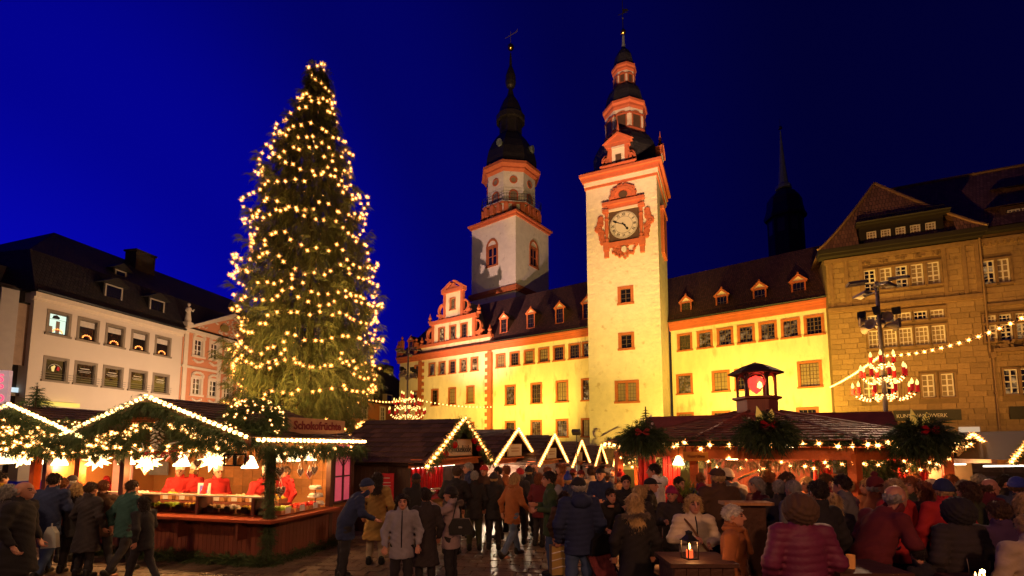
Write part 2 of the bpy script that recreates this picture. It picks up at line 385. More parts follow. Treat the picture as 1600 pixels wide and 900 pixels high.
for x, z, w_, h_, st in wins: window(TH, x, z, w_, h_, st)
mb = MB(); cornice(mb, -.35, 4.35, 13.72, .78, .5); cornice(mb, 4.35, 16.5, 13.72, .85, .42); cornice(mb, 16.5, LX, 13.72, .78, .5)
part('cornice', mb, redpaint, TH)
for x in (4.1, 16.2):
    mb = MB(); mb.box(x - .2, x + .38, -.18, .1, 0, 13.6); part('corner_pilaster', mb, redstone, TH)
q = MB(); q.box(0, .42, -.10, .05, 0, .46); qm = q.mesh('quoin', redstone)
for k in range(14):
    link('quoin', qm, TH, (4.50, 0, 1.2 + k * 0.9)); link('quoin', qm, TH, (15.56, 0, 1.2 + k * 0.9))
# left wing roof
RD = 5.5
zr = (FL.uv(921, 449, RD)[1] + FL.uv(740, 470, RD)[1]) / 2
mb = MB(); roof_quad(mb, (-.4, -.45, 14.5), (LX, -.45, 14.5), (LX, RD, zr), (3.5, RD, zr)); roof_quad(mb, (LX, 11.4, 14.5), (-.4, 11.4, 14.5), (3.5, RD, zr), (LX, RD, zr))
roof_quad(mb, (-.4, 11.4, 14.5), (-.4, -.45, 14.5), (3.5, RD, zr), (3.5, RD, zr))
part('roof', mb, tileroof, TH)
mb = MB(); mb.tube([(16.8, -.6, 14.62), (LX, -.6, 14.62)], .07, 6); mb.box(16.8, LX, -.02, 0.0, 15.1, 15.13)
part('gutter', mb, ironm, TH)
def slope_z(y): return 14.5 + (y + .45) * (zr - 14.5) / (RD + .45)
for p in ((787.3, 512), (829.5, 508), (874.6, 502), (917.5, 497)):
    x, z = FL.uv(p[0], p[1], 0.7); dormer(TH, x, slope_z(.75) - .1, .7, 1.15, 1.65, 1.9, roofm=tileroof)
x, z = FL.uv(652, 540, 0.3); dormer(TH, 1.9, 15.0, .25, 1.05, 1.7, 1.9, roofm=tileroof)
mb = MB()
for px, hh in ((-.2, 1.6), (.5, 2.2), (3.4, 1.6)):
    mb.box(px - .25, px + .25, -.3, .1, 14.5, 14.5 + hh); mb.lathe([(.32, 14.5 + hh), (.36, 14.6 + hh), (.1, 14.9 + hh), (.2, 15.1 + hh), (0, 15.4 + hh)], 8, px, -.1)
part('corner_finial', mb, redpaint, TH)
# stepped scroll gable, in three tiers
def scroll(mb, x, z, s, R, y0=-.12, y1=.3, flip=1):
    """S-shaped volute: a big inward curl at the top and a small one at the foot"""
    pts = []
    for k in range(13): a = PI * 0.5 + flip * 0 + k / 12 * PI * 1.15; pts.append((x + flip * (math.cos(a) * R * -1 + R * .15), z + R * 1.7 + math.sin(a) * R))
    for k in range(1, 10): a = -PI * .5 + k / 9 * PI * 1.1; pts.append((x + flip * (R * 1.25 + math.cos(a - PI * .0) * R * .5 * -1 + .1), z + R * .5 + math.sin(a) * R * .45))
    for i in range(len(pts) - 1):
        (a, b), (c, d) = pts[i], pts[i + 1]; v = Vector((c - a, d - b));
        if v.length < 1e-4: continue
        nrm = Vector((-v.y, v.x)).normalized() * .11
        mb.prism([(a - nrm.x, b - nrm.y), (c - nrm.x, d - nrm.y), (c + nrm.x, d + nrm.y), (a + nrm.x, b + nrm.y)], y0 + .002 * (i % 2), y1)
G = 10.15
g1x0, g1x1 = FL.uv(676, 535)[0], FL.uv(742, 510)[0]
g1z = FL.uv(742, 494)[1]; g2z = FL.uv(724, 452)[1]; g2x0, g2x1 = FL.uv(694.5, 480)[0], FL.uv(723, 470)[0]
gab = link('gable', None, TH); 
hl = []; gw = []
for p in ((690.5, 524), (707.8, 520), (725.4, 515.3)):
    x = FL.uv(*p)[0]; gw.append((x, 16.75, .95, 1.75)); hl.append((x - .475, x + .475, 15.875, 17.625))
mb = MB(); wall_holes(mb, 4.3, 16.35, 14.55, 15.5, [], -.05, .2); wall_holes(mb, g1x0, g1x1, 15.5, g1z, hl, -.05, .2)
tx = FL.uv(707.8, 476)[0]; wall_holes(mb, g2x0, g2x1, g1z, g2z, [(tx - .36, tx + .36, 19.9, 21.3)], -.05, .2)
for a, b, c, d in ((4.3, 16.35, 14.55, 15.5), (g1x0, g1x1, 15.5, g1z), (g2x0, g2x1, g1z, g2z)):
    mb.quad((a, .3, c), (a, .3, d), (b, .3, d), (b, .3, c)); mb.quad((a, -.05, c), (a, -.05, d), (a, .3, d), (a, .3, c)); mb.quad((b, -.05, c), (b, .3, c), (b, .3, d), (b, -.05, d)); mb.quad((a, -.05, d), (b, -.05, d), (b, .3, d), (a, .3, d))
gab = part('gable_wall', mb, cream, TH)
COL.objects.unlink(bpy.data.objects['gable']); bpy.data.objects.remove(bpy.data.objects['gable'])
for g in gw: window(gab, g[0], g[1], g[2], g[3], ST_THS, -.05)
window(gab, tx, 20.6, .72, 1.4, ST_THS, -.05)
mb = MB()
mb.box(4.1, 16.6, -.25, .32, 15.4, 15.75); mb.box(g1x0 - .4, g1x1 + .4, -.32, .34, g1z - .15, g1z + .35); mb.box(g2x0 - .35, g2x1 + .35, -.3, .34, g2z - .1, g2z + .4)
mb.box(g1x0 - .1, g1x0 + .35, -.15, .31, 15.75, g1z - .15); mb.box(g1x1 - .35, g1x1 + .1, -.15, .31, 15.75, g1z - .15)
mb.box(g2x0 - .1, g2x0 + .3, -.15, .31, g1z + .35, g2z - .1); mb.box(g2x1 - .3, g2x1 + .1, -.15, .31, g1z + .35, g2z - .1)
cx = (g2x0 + g2x1) / 2
mb.prism([(g2x0 - .5, g2z + .4), (g2x0 + .2, g2z + .4), (cx - .35, g2z + 1.15), (cx - .45, g2z + 1.45)], -.28, .3); mb.prism([(cx + .35, g2z + 1.15), (g2x1 - .2, g2z + .4), (g2x1 + .5, g2z + .4), (cx + .45, g2z + 1.45)], -.28, .3)
mb.prism([(g2x0 + .3, g2z + .4), (g2x1 - .3, g2z + .4), (cx, g2z + 1.0)], -.2, .2); mb.lathe([(.2, g2z + .9), (.28, g2z + 1.05), (.12, g2z + 1.3), (.2, g2z + 1.5), (0, g2z + 1.7)], 8, cx, 0)
part('gable_cornice', mb, redpaint, gab)
for a_ in ((g2x1 + .12, g1z + .35, 1), (g1x1 + .12, 15.75, 1), (g2x0 - .12, g1z + .35, -1), (g1x0 - .12, 15.75, -1)): mb = MB(); scroll(mb, a_[0], a_[1], 1, .78, flip=a_[2]); part('gable_scroll', mb, redpaint, gab)
mb = MB()
for x, z in ((4.35, 15.75), (16.2, 15.75), (g1x0 + .1 - .7, g1z + .3), (g1x1 + .6, g1z + .3)):
    mb.lathe([(.26, z), (.30, z + .2), (.14, z + .35), (.27, z + .6), (.1, z + .95), (.0, z + 1.3)], 8, x, .05)
part('gable_urn', mb, redpaint, gab)
mb = MB(); zc = 15.6
mb.quad((4.6, -.02, 15.6), (10.15, -.02, 21.6), (10.15, 6, 21.6), (4.6, 6, 15.6)); mb.quad((15.8, -.02, 15.6), (15.8, 6, 15.6), (10.15, 6, 21.6), (10.15, -.02, 21.6))
mb.v = [(x, y + .35, z) for x, y, z in mb.v]
part('gable_roof', mb, copper, TH)
mb = MB(); mb.tube([(16.75, -.12, 0), (16.75, -.12, 13.5)], .06, 6); part('drainpipe', mb, redstone, TH)

# ------------------------------------------------------------------ right wing
FR = Fac(at_h(1047, 514, 14), at_h(1303, 475, 14)); RX = FR.L
TW = thing('town_hall', 'yellow lit town hall wing right of the clock tower with four roof dormers', 'town hall', (FR.A.x, FR.A.y, 0), FR.ang)
holes = []; wins = []
for p in ((1069.9, 533), (1101.2, 529.9), (1132.9, 526.1), (1165.7, 522.7), (1199.8, 518.9), (1235.3, 515.1), (1272.1, 511.3)): addw(FR, p[0], p[1], 1.12, 1.48, ST_TH, 12.4)
ST_BIG = dict(ST_TH, id='big', pane=glasscurtain, nx=6, nz=6); ST_BIG.pop('pick')
for i, p in enumerate(((1069.5, 598.8), (1126.4, 597.1), (1162.5, 595.3), (1265.2, 584.3))): addw(FR, p[0], p[1], 1.25 if i < 3 else 1.45, 1.75 if i < 3 else 2.0, ST_TH if i < 3 else ST_BIG, 8.2)
for p in ((1071, 657), (1127, 655), (1185, 650), (1262, 650)): addw(FR, p[0], p[1], 1.3, 1.6, ST_TH, 4.45)
mb = MB(); wall_holes(mb, 0, RX, 0, 14, holes); mb.quad((0, 0, 0), (0, 0, 14), (0, 11, 14), (0, 11, 0)); mb.quad((RX, 0, 0), (RX, 11, 0), (RX, 11, 14), (RX, 0, 14)); mb.quad((0, 11, 0), (0, 11, 14), (RX, 11, 14), (RX, 11, 0))
mb.box(0.2, RX - .2, .3, .34, 0.2, 13.8, 1); part('wall', mb, [cream, darkwood_m], TW)
for x, z, w_, h_, st in wins: window(TW, x, z, w_, h_, st)
mb = MB(); cornice(mb, 0, RX + .02, 13.75, .80, .5); part('cornice', mb, redpaint, TW)
zr2 = (FR.uv(1060, 426, RD)[1] + FR.uv(1280, 391, RD)[1]) / 2
mb = MB(); roof_quad(mb, (-2.5, -.45, 14.55), (RX + .02, -.45, 14.55), (RX + .02, RD, zr2), (-2.5, RD, zr2)); roof_quad(mb, (RX + .02, 11.4, 14.55), (-2.5, 11.4, 14.55), (-2.5, RD, zr2), (RX + .02, RD, zr2))
part('roof', mb, tileroof, TW)
mb = MB(); mb.tube([(-.2, -.58, 14.66), (RX, -.58, 14.66)], .07, 6)
for k in range(60): mb.box(.2 + k * .225, .225 + k * .225, .1, .12, 15.1, 15.35)
mb.box(.2, RX - .2, .1, .12, 15.36, 15.38); part('gutter', mb, ironm, TW)
for p in ((1072.3, 490), (1128.4, 483), (1187.7, 475), (1248.7, 467)):
    x, z = FR.uv(p[0], p[1], 0.7); dormer(TW, x, 14.95, .7, 1.15, 1.65, 2.0, roofm=tileroof)
mb = MB(); mb.tube([(.05, -.15, 0), (.05, -.15, 13.6)], .07, 6); part('drainpipe', mb, ironm, TW)

# ------------------------------------------------------------------ clock tower
TA = math.radians(-24.3); TS = 6.75
corner = Vector((0.3139 * 43.0, 43.0)); d = Vector((math.cos(TA), math.sin(TA)))
P0 = corner - d * TS; FT = Fac(P0, corner)
TWR = thing('clock_tower', 'tall cream clock tower with red cornice, clock and two lantern stages under dark helms', 'tower', (P0.x, P0.y, 0), FT.ang)
ztop = FT.uv(975, 281)[1]
holes = []; tw = []
for p, ww, hh in (((977.5, 462), 1.0, 1.35), ((978.6, 533.7), 1.0, 1.25), ((979.6, 612.6), 1.75, 1.7)):
    x, z = FT.uv(*p); tw.append((x, z, ww, hh)); holes.append((x - ww / 2, x + ww / 2, z - hh / 2, z + hh / 2))
mb = MB(); wall_holes(mb, 0, TS, 0, ztop, holes, depth=.35)
mb.quad((TS, 0, 0), (TS, TS, 0), (TS, TS, ztop), (TS, 0, ztop)); mb.quad((0, 0, 0), (0, 0, ztop), (0, TS, ztop), (0, TS, 0)); mb.quad((0, TS, 0), (0, TS, ztop), (TS, TS, ztop), (TS, TS, 0))
mb.box(.1, TS - .1, .4, .44, 1, ztop - 1, 1)
part('wall', mb, [towerplaster, darkwood_m], TWR)
ST_TW = dict(id='tw', frame=redstone, fw=0.24, proud=0.06, sash=darkwood_m, sw=.06, st=.05, nx=2, nz=3, pane=glassdim)
ST_TW2 = dict(ST_TW, id='tw2', nx=6, nz=5, pane=glasscurtain)
for i, t_ in enumerate(tw): window(TWR, *t_, ST_TW if i < 2 else ST_TW2)
x, z, ww, hh = tw[2]; mb = MB(); mb.box(x - .1, x + .1, -.08, .2, z - hh / 2, z + hh / 2); part('mullion', mb, redstone, TWR)
# long and short corner stones in pale relief
q = MB(); q.box(0, .75, -.02, .1, 0, .45); q1 = q.mesh('quoin', towerplaster); q = MB(); q.box(0, .48, -.02, .1, 0, .45); q2 = q.mesh('quoin', towerplaster)
for k in range(28):
    z = 5 + k * .75
    if z < ztop - .7:
        a = (q1, .75) if k % 2 else (q2, .48); link('quoin', a[0], TWR, (0.004, 0, z)); link('quoin', a[0], TWR, (TS - a[1] - .004, 0, z))
mb = MB()
for y0, e, z, h in ((0, .12, ztop - .25, .25), (0, .3, ztop + .42, .5), (0, .55, ztop + .92, .28)):
    mb.box(-e, TS + e, -e, TS + e, z, z + h)
part('cornice', mb, redpaint, TWR)
mb = MB(); mb.box(-.16, TS + .16, -.16, TS + .16, ztop, ztop + .42); part('frieze', mb, towerplaster, TWR)
zc = ztop + 1.2; C2 = TS / 2
def sq_skirt(mb, e0, z0, e1, z1): # square to square
    for k in range(4):
        a = [(-e0, -e0), (TS + e0, -e0), (TS + e0, TS + e0), (-e0, TS + e0)]; b = [(-e1, -e1), (TS + e1, -e1), (TS + e1, TS + e1), (-e1, TS + e1)]
        p, q_ = a[k], a[(k + 1) % 4]; r_, s_ = b[(k + 1) % 4], b[k]; mb.quad((*p, z0), (*q_, z0), (*r_, z1), (*s_, z1), 0, [(0, 0), (7, 0), (6, 1), (1, 1)])
Yc = 43.0 + 4.46
def prof(px, Yc, lst): return [(hw / F_ * Yc / .985, at_y(px, y, Yc - hw / F_ * Yc * .93).z) for hw, y in lst]
oct_rot = PI / 8
mb = MB(); sq_skirt(mb, .5, zc, .0, zc + .45); sq_skirt(mb, .0, zc + .45, -.5, zc + .75)
P = prof(984, Yc, [(49, 273), (51, 262), (52, 240), (53, 222), (49, 214), (42, 206), (35, 203)])
P[0] = (P[0][0], zc + .3); mb.lathe(P, 8, C2, C2, oct_rot, uvs=True)
part('lower_helm', mb, slate, TWR)
def lantern(px, Yc, hw, ybot, ytop, chw, cytop, C, parent, wmat, nwin=8):
    zb = at_y(px, ybot, Yc - hw / F_ * Yc).z; zt = at_y(px, ytop, Yc - hw / F_ * Yc).z; r = hw / F_ * Yc; rc = chw / F_ * Yc; zct = at_y(px, cytop, Yc - rc).z
    st = part('lantern_stage', MB().lathe([(r * 1.04, zb), (r * 1.04, zb + (zt - zb) * .14), (r, zb + (zt - zb) * .14), (r, zt)], 8, C[0], C[1], oct_rot), wmat, parent)
    m = MB().lathe([(r, zt - .02), (rc * .93, zt + (zct - zt) * .25), (rc * .93, zt + (zct - zt) * .5), (rc, zt + (zct - zt) * .7), (rc, zct), (r * .8, zct)], 8, C[0], C[1], oct_rot)
    part('cornice', m, redpaint, parent)
    m = MB().lathe([(r * 1.07, zb + (zt - zb) * .10), (r * 1.07, zb + (zt - zb) * .2)], 8, C[0], C[1], oct_rot); m.lathe([(r * 1.05, zb + (zt - zb) * .72), (r * 1.05, zb + (zt - zb) * .80)], 8, C[0], C[1], oct_rot); part('string_course', m, redpaint, parent)
    fw = r * math.cos(PI / 8) ; side = 2 * r * math.sin(PI / 8)
    wm = MB(); ww = side * .30; h0 = zb + (zt - zb) * .22; h1 = zb + (zt - zb) * .70
    pl = [(-ww, h0), (ww, h0), (ww, h1)] + [(ww * math.cos(a), h1 + ww * .9 * math.sin(a)) for a in [PI * k / 6 for k in range(1, 6)]] + [(-ww, h1)]
    wm.prism(pl, -.05, .05, 0)
    me = wm.mesh('lantern_window', darkwood_m)
    fm = MB()
    for sx in (-1, 1): fm.box(sx * ww - .06, sx * ww + .06, -.07, .03, h0, h1)
    fm.box(-ww - .1, ww + .1, -.09, .03, h0 - .12, h0)
    for k in range(6):
        a0, a1 = PI * k / 6, PI * (k + 1) / 6; fm.prism([((ww - .05) * math.cos(a0), h1 + (ww - .05) * .9 * math.sin(a0)), ((ww + .09) * math.cos(a0), h1 + (ww + .09) * .9 * math.sin(a0)), ((ww + .09) * math.cos(a1), h1 + (ww + .09) * .9 * math.sin(a1)), ((ww - .05) * math.cos(a1), h1 + (ww - .05) * .9 * math.sin(a1))], -.07, .03)
    fme = fm.mesh('window_surround', redstone)
    for k in range(8):
        a = k * PI / 4; o = link('lantern_window', me, parent, (C[0] + fw * math.sin(a), C[1] - fw * math.cos(a), 0), (0, 0, a)); link('window_surround', fme, o)
    return zb, zt, zct
lantern(980, Yc, 33, 205, 166, 37, 150, (C2, C2), TWR, towerplaster)
mb = MB(); mb.lathe(prof(979, Yc, [(36, 152), (33, 150), (31, 145), (29, 137), (25, 131), (20, 129)]), 8, C2, C2, oct_rot, uvs=True); part('middle_helm', mb, slate, TWR)
lantern(979, Yc, 18, 132, 108, 21, 95, (C2, C2), TWR, towerplaster)
mb = MB(); mb.lathe(prof(979, Yc, [(20.5, 96), (17, 94), (16, 88), (14, 81), (9, 76), (4, 74), (3.5, 72)]), 8, C2, C2, oct_rot, uvs=True); part('upper_helm', mb, slate, TWR)
mb = MB(); mb.lathe(prof(979, Yc, [(3.5, 74), (2.6, 66), (2.0, 56), (1, 53)]), 8, C2, C2); part('spike', mb, copperg, TWR)
zb = at_y(979, 50, Yc).z; mb = MB(); mb.lathe([(0, zb - .3)] + [(.3 * math.sin(a), zb - .3 * math.cos(a)) for a in [PI * k / 8 for k in range(1, 8)]] + [(0, zb + .3)], 12, C2, C2); part('gilded_ball', mb, gold, TWR, smooth=True)
zt_ = at_y(979, -8, Yc).z; mb = MB(); mb.tube([(C2, C2, zb), (C2, C2, zt_)], [.06, .03], 5); zv = at_y(979, 21, Yc).z
mb.box(C2 - .5, C2 + .5, C2 - .02, C2 + .02, zv - .03, zv + .03); mb.prism([(C2 - .05, zv), (C2 + .3, zv + .12), (C2 + .65, zv + .08), (C2 + .5, zv + .35), (C2 + .05, zv + .5)], C2 - .015, C2 + .015); mb.lathe([(.12, zv - .6), (.0, zv - .7)], 6, C2, C2); part('weather_vane', mb, ironm, TWR)
# aedicule dormer on the helm (front) and its twin on the right side
def aedicule():
    h = link('helm_dormer', None); 
    mb = MB(); mb.box(-1.6, 1.6, -.35, .8, 0, .38); mb.box(-1.75, 1.75, -.45, .8, .38, .5)
    mb.box(-1.0, -.62, -.1, 1.6, .5, 2.35); mb.box(.62, 1.0, -.1, 1.6, .5, 2.35); mb.box(-1.15, 1.15, -.2, 1.7, 2.35, 2.75)
    mb.prism([(-1.35, 2.75), (1.35, 2.75), (0, 3.6)], -.25, 1.6); mb.prism([(-1.5, 2.72), (-1.25, 2.72), (0, 3.5), (1.25, 2.72), (1.5, 2.72), (0, 3.75)], -.35, -.2)
    mb.lathe([(.18, 3.6), (.26, 3.75), (.1, 3.9), (.16, 4.1), (.08, 4.6), (.0, 5.2)], 8, 0, 0)
    for s in (-1, 1):
        for k in range(10):
            a = k / 9 * PI * 1.2; x = s * (1.3 + .25 * math.cos(a + .3)); z = 1.1 + .45 * math.sin(a) + (-.2 if k > 5 else 0); mb.box(x - .11, x + .11, -.1, .3, z - .11, z + .11)
        mb.prism([(s * 1.0, .5), (s * 1.5, .5), (s * 1.35, .9), (s * 1.1, 1.6), (s * 1.0, 2.1)][::s], -.05, .4)
    m2 = MB(); m2.box(-.62, .62, -.02, 1.5, .5, 2.35); m3 = MB(); m3.box(-.28, .28, -.05, .0, .5, 1.6); m4 = MB(); m4.box(-.62, .62, -.24, -.1, 2.1, 2.33)
    return mb, m2, m3, m4
bpy.data.objects.remove(link('tmp', None))
bpy_a = aedicule(); bpy.data.objects.remove(bpy.data.objects['helm_dormer'])
xd, zd = FT.uv(971, 277, -.25)
me = [bpy_a[0].mesh('helm_dormer', redpaint), bpy_a[1].mesh('dormer_wall', towerplaster), bpy_a[2].mesh('dormer_opening', darkwood_m), bpy_a[3].mesh('dormer_ledge', stucco)]
zd = zc - .1
for loc, r in (((C2 - .1, -.05, zd), 0), ((TS + .05, C2, zd), PI / 2)):
    o = link('helm_dormer', me[0], TWR, loc, (0, 0, r)); [link(n.name, n, o) for n in me[1:]]
# clock in its carved red frame
kx, kz = FT.uv(975, 352)
CLK = link('clock_frame', None, TWR, (kx, 0, kz)); 
mb = MB()
R = 1.32
mb.box(-1.55, 1.55, -.18, 0, 1.75, 2.15); mb.box(-2.0, 2.0, -.42, 0, 2.15, 2.45); mb.box(-1.75, 1.75, -.3, 0, -2.05, -1.6)
for s in (-1, 1):
    mb.box(s * 1.68 - .27, s * 1.68 + .27, -.35, 0, -2.35, -1.5); mb.box(s * 1.68 - .2, s * 1.68 + .2, -.28, 0, -3.0, -2.35); mb.box(s * 1.68 - .3, s * 1.68 + .3, -.38, 0, 1.45, 1.75)
    mb.lathe([(.16, -1.5), (.2, -1.2), (.13, -1.0), (.2, -.2), (.17, .6), (.22, .8), (.14, 1.0), (.2, 1.45)], 8, s * 1.62, -.16)
    for cx_, cz_, rr in ((2.25, .5, .35), (2.45, .0, .4), (2.15, -.5, .35), (2.1, -1.0, .3), (2.2, .95, .28), (2.05, -1.4, .25)):
        for k in range(9): a = k / 9 * 2 * PI; x = s * cx_ + rr * .62 * math.cos(a); z = cz_ + rr * .62 * math.sin(a); mb.box(x - .1, x + .1, -.2 - .03 * (k % 3), 0, z - .1, z + .1)
        mb.lathe([(.0, 0)], 3); mb.box(s * cx_ - .09, s * cx_ + .09, -.25, 0, cz_ - .09, cz_ + .09)
# pediment with a dark oval opening
for k in range(22):
    a = k / 21 * PI; mb.obox((1.0 * math.cos(a), -.17, 2.85 + .75 * math.sin(a)), Matrix.Rotation(-a, 3, 'Y'), .16, .17 + .02 * (k % 2), .14)
mb.prism([(-1.35, 2.45), (1.35, 2.45), (1.15, 3.1), (.7, 3.65), (0, 3.85), (-.7, 3.65), (-1.15, 3.1)], -.15, 0)
rr = random.Random(3)
for k in range(26):
    a = k / 25 * PI; r_ = rr.uniform(1.05, 1.3); mb.obox((r_ * math.cos(a), -.2, 2.75 + r_ * .95 * math.sin(a)), Matrix.Rotation(rr.uniform(0, 3), 3, 'Y'), .11, .12, .07)
for k in range(34):
    x = rr.uniform(-1.15, 1.15); z = -2.1 - rr.uniform(0, 1.15 - abs(x) * .45); mb.obox((x, -.12, z), Matrix.Rotation(rr.uniform(0, 3), 3, 'Y'), .15, .14, .09)
bpy.data.objects.remove(CLK)
CLK = part('clock_frame', mb, redpaint, TWR, (kx, 0, kz))
part('opening', MB().prism([(.42 * math.cos(a), 3.0 + .34 * math.sin(a)) for a in [2 * PI * k / 16 for k in range(16)]], -.26, -.17), darkwood_m, CLK)
part('ledge', MB().box(-1.4, 1.4, -.22, -.0, 1.5, 1.74), stucco, CLK)
part('clock_board', MB().box(-1.42, 1.42, -.1, 0, -1.5, 1.5), mat('brown_clock_board', (.10, .055, .03), .7), CLK)
circ = [(R * math.cos(2 * PI * k / 40), R * math.sin(2 * PI * k / 40)) for k in range(40)]
ivory = mat('ivory_clock_face', (.62, .56, .44), .6, .05); blackp = mat('black_paint', (.01, .01, .01), .5, .1)
face = part('clock_face', MB().prism(circ, -.16, -.1), ivory, CLK)
mb = MB()
for rr_, t_ in ((R * .62, .025), (R * .96, .02)):
    for k in range(40):
        a0, a1 = 2 * PI * k / 40, 2 * PI * (k + 1) / 40
        mb.prism([(rr_ * math.cos(a0), rr_ * math.sin(a0)), ((rr_ + t_) * math.cos(a0), (rr_ + t_) * math.sin(a0)), ((rr_ + t_) * math.cos(a1), (rr_ + t_) * math.sin(a1)), (rr_ * math.cos(a1), rr_ * math.sin(a1))], -.168, -.158)
for k in range(60):
    a = 2 * PI * k / 60; mb.obox((R * .91 * math.cos(a), -.165, R * .91 * math.sin(a)), Matrix.Rotation(-a, 3, 'Y'), .035, .006, .014)
part('minute_track', mb, blackp, CLK)
for k, s in enumerate(('XII', 'I', 'II', 'III', 'IV', 'V', 'VI', 'VII', 'VIII', 'IX', 'X', 'XI')):
    a = k * PI / 6; text('numeral', s, .36, blackp, CLK, (R * .77 * math.sin(a), -.165, R * .77 * math.cos(a)), (PI / 2, 0, 0), .004, offset=.008, sx=.8).rotation_euler = Euler((PI / 2, a, 0), 'XYZ')
def hand(name, ang, ln, w_):
    m = MB(); m.prism([(-w_ * .5, -.22), (w_ * .5, -.22), (w_ * .5, ln * .62), (w_ * 1.6, ln * .72), (0, ln), (-w_ * 1.6, ln * .72), (-w_ * .5, ln * .62)], -.2 - w_ * .2, -.18 - w_ * .2)
    o = part(name, m, blackp, CLK); o.rotation_euler = (0, ang, 0)
hand('minute_hand', math.radians(295), 1.15, .06); hand('hour_hand', math.radians(143), .72, .09)
mb = MB(); mb.prism([(.25 * math.cos(a), -2.45 + .3 * math.sin(a)) for a in [2 * PI * k / 12 for k in range(12)]], -.34, -.2); part('medallion', mb, ivory, CLK)
# red clock frame on the right side, seen edge on
mb = MB(); mb.box(TS, TS + .3, 2.2, 4.6, kz - 2.4, kz + 1.9); mb.box(TS, TS + .4, 1.9, 4.9, kz + 1.9, kz + 2.2); part('side_clock_frame', mb, redpaint, TWR)

# ------------------------------------------------------------------ church tower behind the town hall
CT = math.radians(-37.8); CS = 8.4; cc = Vector((.0079 * 66, 66)); d = Vector((math.cos(CT), math.sin(CT))); P0 = cc - d * CS; FC = Fac(P0, cc)
CH = thing('church_tower', 'white church tower with octagonal belfry and black onion spire behind the town hall roof', 'church tower', (P0.x, P0.y, 0), FC.ang)
zt = FC.uv(800, 338)[1]; Cc = CS / 2; ctr = P0 + d * Cc + FC.n * Cc; Yk = ctr.y
hx, hz = FC.uv(769, 398); FC2 = Fac(cc, cc + FC.n * CS); hx2, hz2 = FC2.uv(834, 400)
mb = MB(); wall_holes(mb, 0, CS, 0, zt, [(hx - .85, hx + .85, hz - 1.6, hz + 1.1)], depth=.5)
for q in ((0, 0, 0, CS), (0, CS, CS, CS)): mb.quad((q[0], q[1], 0), (q[0], q[1], zt), (q[2], q[3], zt), (q[2], q[3], 0))
m2 = MB(); wall_holes(m2, 0, CS, 0, zt, [(hx2 - .85, hx2 + .85, hz2 - 1.6, hz2 + 1.1)], depth=.5); m2.xf(Matrix.Translation((CS, 0, 0)) @ Matrix.Rotation(PI / 2, 4, 'Z')); mb.add(m2)
mb.box(.6, CS - .6, .6, CS - .6, 1, zt - 1, 1)
part('wall', mb, [whitepl, darkwood_m], CH)
ST_CH = dict(id='ch', frame=redstone, fw=0.28, proud=0.08, sash=redstone, sw=.12, st=.16, nx=2, nz=2, pane=glassdim)
window(CH, hx, hz - .25, 1.7, 2.7, ST_CH, arch=1.2)
o = window(CH, CS, hz2 - .25, 1.7, 2.7, ST_CH, arch=1.2); o.location = (CS, hx2, hz2 - .25); o.rotation_euler = (0, 0, PI / 2)
zl = FC.uv(760, 462)[1]
mb = MB(); mb.box(-.35, CS + .35, -.35, CS + .35, zl, zl + .55); mb.box(-.2, CS + .2, -.2, CS + .2, zl - .3, zl); part('string_course', mb, redstone, CH)
mb = MB(); mb.box(-.25, CS + .25, -.25, CS + .25, zt, zt + .35); mb.box(-.5, CS + .5, -.5, CS + .5, zt + .35, zt + .6); part('cornice', mb, redpaint, CH)
pr = prof(797, Yk, [(62, 338), (56, 330)]); 
mb = MB()
def sqs(mb, e0, z0, e1, z1):
    a = [(-e0, -e0), (CS + e0, -e0), (CS + e0, CS + e0), (-e0, CS + e0)]; b = [(-e1, -e1), (CS + e1, -e1), (CS + e1, CS + e1), (-e1, CS + e1)]
    for k in range(4): mb.quad((*a[k], z0), (*a[(k + 1) % 4], z0), (*b[(k + 1) % 4], z1), (*b[k], z1))
sqs(mb, .5, zt + .6, -1.5, zt + 1.7); part('skirt_roof', mb, copper, CH)
rD = 41 / F_ * Yk; z0 = at_y(797, 345, Yk - rD).z; z1 = at_y(797, 318, Yk - rD).z; z2 = at_y(797, 262, Yk - rD).z; rC = 50 / F_ * Yk
mb = MB(); mb.lathe([(rD * 1.05, zt + .6), (rD * 1.05, z0 + .3), (rD * 1.08, z1), (rD, z1), (rD, z2)], 8, Cc, Cc, oct_rot); mb.lathe([(rC * .98, z1 - .1), (rC * .98, z1 + .25), (rD, z1 + .27)], 8, Cc, Cc, oct_rot); part('belfry', mb, whitepl, CH)
corb = MB(); corb.prism([(-.32, -.1), (.32, -.1), (.32, 1.0), (.0, 1.35), (-.32, 1.0)], -.9, 0); cm = corb.mesh('corbel', redpaint)
ap = rD * math.cos(PI / 8)
for k in range(8):
    a = k * PI / 4
    for s in (-1.2, 0, 1.2):
        p = Vector((s, -ap * 1.02, 0)); p.rotate(Euler((0, 0, a))); link('corbel', cm, CH, (Cc + p.x, Cc + p.y, z1 - 1.35), (0, 0, a))
mb = MB(); mb.lathe([(rD, z2 - .4), (rC * .9, z2 - .05), (rC * .9, z2 + .2), (rC, z2 + .5), (rC, z2 + .95), (rC * .9, z2 + .95)], 8, Cc, Cc, oct_rot); part('belfry_cornice', mb, redpaint, CH); part('balcony_edge', MB().lathe([(rC * 1.0, z1 + .05), (rC * 1.0, z1 - .25)], 8, Cc, Cc, oct_rot), redpaint, CH)
mb = MB()
